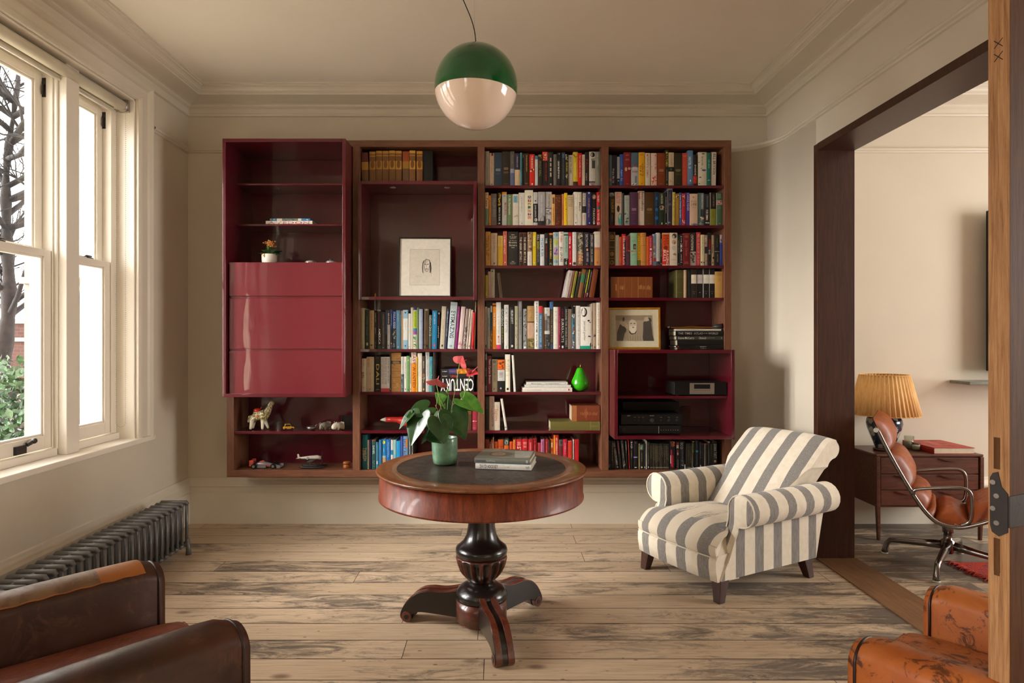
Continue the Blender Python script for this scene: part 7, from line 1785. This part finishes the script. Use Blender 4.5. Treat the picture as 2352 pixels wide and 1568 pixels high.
b = MB(); xa, xb = -w*.42, w*.52; b.box(xa, xb, -.003, -.0005, .012, h-.006, m=0); b.box(xa+.028, xb-.028, -.0036, -.003, h*.52, h-.014, m=1)
b.box(xa+.028, xb-.028, -.0036, -.003, h*.40, h*.41, m=1); b.build('display_panel', ['steel', 'blackplastic'], u1_)
for (x, z) in ((xa+.009, .46), (xa+.016, .30), (xa+.006, .26), (xb-.009, .46), (xb-.016, .30), (xb-.006, .26)):
    b = MB(); b.tube([(x, -.0032, z*h), (x, -.0065, z*h)], .0032, 12); b.build('button', 'steel', u1_)
zlow = ZC3B
u2_, w, h = unit('amplifier', 'bottom black amplifier with a silver bar and eight small switches', 1422, 1564, 977, 1000, 4.19, zlow, .24)
b = MB(); b.box(w*.27, w*.29, -.0015, -.0002, .008, h-.003); b.build('trim_bar', 'steel', u2_)
b = MB(); b.tube([(-w*.84, -.0002, h*.55), (-w*.84, -.004, h*.55)], .0145, 24); b.build('power_knob', 'darkgrey', u2_)
for k in range(8):
    b = MB(); x = w*(.36+.077*k); b.tube([(x, -.0003, h*.52), (x, -.003, h*.52)], .0024, 10); b.build('switch', 'steel', u2_)
z2_ = zlow+h+.0005
u3_, w, h = unit('amplifier', 'upper black amplifier with a row of round knobs', 1426.5, 1568, 951.5, 972, 4.20, z2_, .24)
for (x, r) in ((-.55, .0055), (-.42, .0055), (-.29, .0055), (0, .0135), (.30, .005), (.55, .009), (.82, .009)):
    b = MB(); b.tube([(w*x, -.0003, h*.48), (w*x, -.008, h*.48)], [r, r*.92], 20); b.build('knob', 'darkgrey' if r != .0135 else 'blackmetal', u3_)
b = MB()
for x in (-.55, -.42, -.29, .3, .55, .82): b.box(w*x-.006, w*x+.006, -.0006, -.0001, h*.74, h*.77)
b.box(-w*.8, -w*.7, -.0006, -.0001, h*.86, h*.93); b.box(-w*.07, w*.07, -.0006, -.0001, h*.87, h*.93); b.build('lettering', 'steel', u3_)
z3_ = z2_+h+.0005
u4_, w, h = unit('tuner', 'tall matt black unit at the back of the lower stereo compartment', 1430, 1560, 922, 960, 4.38, z3_, .18)
b = MB(); b.box(-w*.7, -w*.5, -.0006, -.0001, h*.42, h*.48); b.build('lettering', 'darkgrey', u4_)

# flower pot etc on the cabinet counter
zc_ = ZCA
d = 4.30
kp = thing('potted_kalanchoe', 'small orange flowering plant in a white pot on the burgundy cabinet', 'plant', (px(619, d), d, zc_))
b = MB(); b.lathe([(.0001, 0), (.043, 0), (.047, .004), (.0505, .03), (.051, .066), (.048, .067), (.047, .058), (.0001, .056)], seg=32); b.build('pot', 'white', kp)
rs = random.Random(2); b = MB()
for k in range(16):
    a_ = rs.uniform(0, 2*PI); L = rs.uniform(.05, .085); e_ = rs.uniform(-.005, .05)
    c0 = Vector((.01*math.cos(a_), .01*math.sin(a_), .062)); c1_ = c0+Vector((L*math.cos(a_), L*math.sin(a_), e_)); sd_ = Vector((-math.sin(a_), math.cos(a_), 0))*.018
    m_ = (c0+c1_)/2+Vector((0, 0, .012)); b.poly([c0, m_+sd_, c1_, m_-sd_])
for k in range(10):
    a_ = rs.uniform(0, 2*PI); c0 = Vector((0, 0, .062)); c1_ = Vector((.02*math.cos(a_), .02*math.sin(a_), .12)); sd_ = Vector((.012, .004, 0)); b.poly([c0, (c0+c1_)/2+sd_, c1_, (c0+c1_)/2-sd_])
b.build('foliage', 'leaf', kp)
b = MB()
M['orangefl'] = plain('orange_petals', hx('#c9813c'), .6, .2, 40, 0)
for k in range(58):
    a_ = rs.uniform(0, 2*PI); r_ = rs.uniform(0, .042); b.ell((r_*math.cos(a_), r_*math.sin(a_)*.8, .125+rs.uniform(0, .038)-r_*.25), (.006, .006, .005), 6, 4)
for k in range(6): b.ell((-.02+rs.uniform(-.008, .008), -.047, .045+rs.uniform(0, .02)), (.005, .005, .005), 6, 4)
b.build('flowers', 'orangefl', kp)
b = MB()
for k in range(9): a_ = k*.7; b.tube([(0, 0, .06), (.018*math.cos(a_), .015*math.sin(a_), .13)], .0012, 5)
b.build('stems', 'stem', kp)
for u, lab, hh in ((713.5, 'low cut crystal tealight holder beside the white flower pot', .026), (761, 'ribbed crystal dish with a dark lid further right on the cabinet', .034)):
    t_ = thing('crystal_holder', lab, 'ornament', (px(u, d), d, zc_), 0, 'crystal pieces on the cabinet')
    b = MB(); b.lathe([(.0001, 0), (.030, 0), (.038, .008), (.036, .016), (.026, .024), (.018, .026), (.0001, .02)], seg=24, wob=lambda t, z: 1+.08*math.sin(2*PI*t*12)); b.build('dish', 'crystal', t_)
    b = MB(); b.lathe([(.0001, .0265), (.012, .0265), (.012, hh), (.0001, hh+.002)], seg=16); b.build('lid', 'blackmetal' if hh > .03 else 'steel', t_)
# first bay, upper open shelf: painted animal, toy car, dish, elephant, hippo
d = 4.395; kx = d/FPX; zz_ = Z07
hs_ = skin('painted_horse', [(.0, 0, .100), (.035, 0, .104), (-.045, 0, .098), (.058, 0, .125), (.070, 0, .160), (.080, 0, .190), (.092, -.014, .193), (.100, -.026, .172), (.030, -.022, .06), (.030, -.028, .006), (.030, .022, .06), (.055, .024, .006), (-.045, -.022, .055), (-.052, -.026, .006), (-.045, .022, .055), (-.056, .026, .006), (-.070, 0, .09), (-.076, 0, .05)],
     [(0, 1), (0, 2), (1, 3), (3, 4), (4, 5), (5, 6), (6, 7), (1, 8), (8, 9), (1, 10), (10, 11), (2, 12), (12, 13), (2, 14), (14, 15), (2, 16), (16, 17)],
     [.034, .036, .034, .026, .018, .016, .015, .009, .013, .008, .013, .008, .013, .009, .013, .009, .008, .006], 'figurine', None, (px(596, d), d, zz_))
tag(hs_, 'painted ceramic horse with a red saddle and flowered body on the lower left shelf', 'figurine')
b = MB(); b.ell((-.012, 0, .135), (.028, .026, .016)); b.tube([(.01, -.0, .142), (.014, 0, .158)], [.005, .004], 8); sdl = b.build('saddle', 'red', hs_)
b = MB(); b.ell((-.004, -.034, .096), (.010, .006, .010)); b.build('rosette', 'orangefl', hs_)
M['yellow'] = plain('toy_yellow', hx('#d49a10'), .3, .05, 10, 0, coat=.4)
tc = thing('toy_car', 'small yellow toy taxi on the lower left shelf', 'toy car', (px(664, d), d-.01, zz_), .5)
b = MB(); b.prism([(-.034, .010), (.034, .010), (.036, .022), (.016, .026), (.008, .044), (-.024, .044), (-.032, .026), (-.036, .022)], 'y', -.015, .015); b.build('body', 'yellow', tc, bevel=.002)
b = MB(); b.prism([(.013, .028), (.006, .041), (-.022, .041), (-.028, .028)], 'y', -.0158, .0158); b.prism([(-.0325, .028), (-.0265, .041), (-.026, .041), (-.030, .028)], 'y', -.012, .012); b.build('windows', 'blackplastic', tc)
for sx_ in (-.021, .021):
    for sy_ in (-1, 1): b = MB(); b.tube([(sx_, sy_*.013, .0085), (sx_, sy_*.018, .0085)], .0085, 14); b.build('wheel', 'blackplastic', tc)
b = MB(); b.lathe([(.0001, 0), (.015, .001), (.030, .010), (.034, .020), (.030, .024), (.012, .027), (.0001, .028)], seg=28); t_ = b.build('silver_dish', 'steel', None, loc=(px(716, d), d, zz_)); tag(t_, 'small lidded silver pebble dish between the toy taxi and the elephant', 'ornament')
b = MB(); b.tube([(.022, 0, .02), (.030, 0, .034), (.036, 0, .038)], [.003, .002, .003], 8); b.build('handle', 'steel', t_)
M['grey'] = plain('stoneware_grey', hx('#8f8878'), .45, .3, 30, .1)
def animal(name, label, loc, s, rz, big):
    o = skin(name, [(v[0]*s, v[1]*s, v[2]*s) for v in [(0, 0, .034), (.02, 0, .036), (-.024, 0, .033), (-.040, 0, .040), (-.053, -.004, .028), (-.056, -.006, .010), (.018, -.013, .018), (.018, -.014, .004), (.018, .013, .018), (.018, .014, .004), (-.020, -.013, .018), (-.020, -.014, .004), (-.020, .013, .018), (-.020, .014, .004)]],
       [(0, 1), (0, 2), (2, 3), (3, 4), (4, 5), (1, 6), (6, 7), (1, 8), (8, 9), (2, 10), (10, 11), (2, 12), (12, 13)],
       [x*s for x in ([.021, .02, .019, .016, .008, .005]+[.009, .008]*4 if not big else [.02, .02, .018, .02, .019, .013]+[.009, .008]*4)], 'grey', None, loc, (0, 0, rz)); return tag(o, label, 'figurine')
el = animal('elephant_figurine', 'little grey stoneware elephant on the lower left shelf', (px(750, d), d, zz_), 1.0, .9, False)
b = MB(); b.ell((-.036, -.018, .040), (.013, .004, .015)); b.ell((-.036, .018, .040), (.013, .004, .015)); b.build('ears', 'grey', el)
M['bone'] = plain('bone_white', hx('#c9c2ae'), .4, .15, 30, .05)
hp_ = animal('hippo_figurine', 'cream hippo head figurine at the right of the elephant', (px(782, d), d-.01, zz_), 1.0, .8, True); hp_.data.materials[0] = M['bone']
b = MB(); b.ell((-.036, -.012, .058), (.004, .003, .004)); b.ell((-.036, .012, .058), (.004, .003, .004)); b.build('ears', 'bone', hp_)
fr = thing('small_photo_frame', 'small dark metal photo frame standing behind the hippo', 'picture', (px(784, 4.49), 4.49, zz_), .25)
frame(fr, .075, .088, .005, .01, 'blackmetal'); b = MB(); b.box(.004, .071, .004, .007, .004, .084); b.build('mount', 'darkgrey', fr)
# bottom shelf of first bay
d = 4.41; zz_ = ZBI
f1 = thing('racing_car_model', 'silver and red open wheel racing car model on the bottom left shelf', 'toy car', (px(612, d), d, zz_), .05)
M['carsilver'] = plain('model_silver', hx('#8f8587'), .3, .1, 20, 0, metal=.5); M['carred'] = plain('model_red', hx('#b5483c'), .35, .1, 20, 0)
b = MB(); b.tube([(-.075, 0, .022), (-.05, 0, .026), (-.02, 0, .026), (.01, 0, .024), (.05, 0, .018), (.095, 0, .011)], [.010, .016, .019, .015, .010, .005], 12)
b.box(-.055, .005, -.030, .030, .006, .020); b.build('body', 'carsilver', f1)
b = MB(); b.tube([(-.045, 0, .040), (-.02, 0, .046), (-.005, 0, .036)], [.006, .008, .004], 8); b.box(-.03, .05, -.0165, -.0155, .012, .018); b.build('engine_cover', 'carred', f1)
b = MB(); b.box(-.105, -.080, -.034, -.031, .018, .058); b.box(-.105, -.080, .031, .034, .018, .058); b.box(-.104, -.082, -.031, .031, .050, .054); b.box(-.104, -.082, -.031, .031, .036, .039); b.build('rear_wing', 'carred', f1)
b = MB(); b.box(.080, .104, -.040, .040, .006, .009); b.box(.080, .104, -.042, -.040, .004, .024); b.box(.080, .104, .040, .042, .004, .024); b.build('front_wing', 'carsilver', f1)
for sx_ in (-.074, .056):
    for sy_ in (-1, 1):
        b = MB(); b.tube([(sx_, sy_*.028, .0175), (sx_, sy_*.044, .0175)], .0172, 20); w_ = b.build('wheel', 'blackplastic', f1)
        b = MB(); b.tube([(sx_, sy_*.0442, .0175), (sx_, sy_*.046, .0175)], .009, 14); b.build('hub', 'steel', w_)
sp_ = thing('seaplane_model', 'black and white seaplane model on floats on the bottom left shelf', 'toy plane', (px(718, d), d, zz_), .0)
M['modelwhite'] = plain('model_white', hx('#b9ada3'), .35, .05, 20, 0)
b = MB(); b.tube([(-.100, 0, .066), (-.07, 0, .068), (-.02, 0, .070), (.03, 0, .072), (.06, 0, .070)], [.003, .008, .013, .015, .012], 14); b.build('fuselage', 'modelwhite', sp_)
b = MB(); b.tube([(-.096, 0, .061), (-.05, 0, .060), (.04, 0, .062)], [.002, .009, .011], 10); b.build('belly', 'darkgrey', sp_)
b = MB(); b.prism([(-.103, .068), (-.088, .070), (-.094, .094), (-.106, .094)], 'y', -.0012, .0012); b.build('tail_fin', 'modelwhite', sp_)
b = MB(); b.prism([(-.105, -.03), (-.088, -.03), (-.082, 0), (-.088, .03), (-.105, .03)], 'z', .068, .0695); b.build('tailplane', 'modelwhite', sp_)
b = MB(); b.prism([(-.010, -.115), (.014, -.115), (.030, 0), (.014, .10), (-.010, .10), (-.018, 0)], 'z', .056, .0595); b.build('wing', 'darkgrey', sp_)
b = MB(); b.tube([(-.032, -.0125, .069), (-.032, -.0155, .069)], .0095, 18); rb2 = b.build('roundel', 'modelwhite', sp_)
b = MB(); put_text(b, '4', lambda u, v: (-.0365+u, -.0158, .0642+v), .009, .010); b.build('numeral', 'darkgrey', rb2)
b = MB(); b.prism([(.060, .070-.045), (.0625, .070), (.064, .070+.045), (.066, .070+.045), (.0645, .070), (.068, .025)], 'y', -.003, .003); b.ell((.066, 0, .070), (.008, .005, .005)); b.build('propeller', 'blackmetal', sp_)
for sy_ in (-1, 1):
    b = MB(); b.tube([(-.085, sy_*.035, .012), (-.06, sy_*.035, .009), (.02, sy_*.035, .0085), (.07, sy_*.035, .010), (.088, sy_*.035, .016)], [.003, .008, .0085, .008, .002], 10); b.tube([(-.02, sy_*.033, .015), (0, 0, .060)], .0018, 5); b.tube([(.04, sy_*.033, .015), (.02, 0, .060)], .0018, 5); b.build('float', 'darkgrey', sp_)
ob = thing('round_box', 'little round orange wooden box at the right end of the bottom left shelf', 'box', (px(798, d)-.004, d, zz_))
b = MB(); b.lathe([(.0001, 0), (.0235, 0), (.025, .004), (.025, .026), (.0001, .026)], seg=28); b.build('base', 'leatherpatch', ob)
b = MB(); b.lathe([(.0001, .0265), (.0262, .0265), (.0262, .040), (.022, .044), (.0001, .044)], seg=28); b.build('lid', 'leatherpatch', ob)
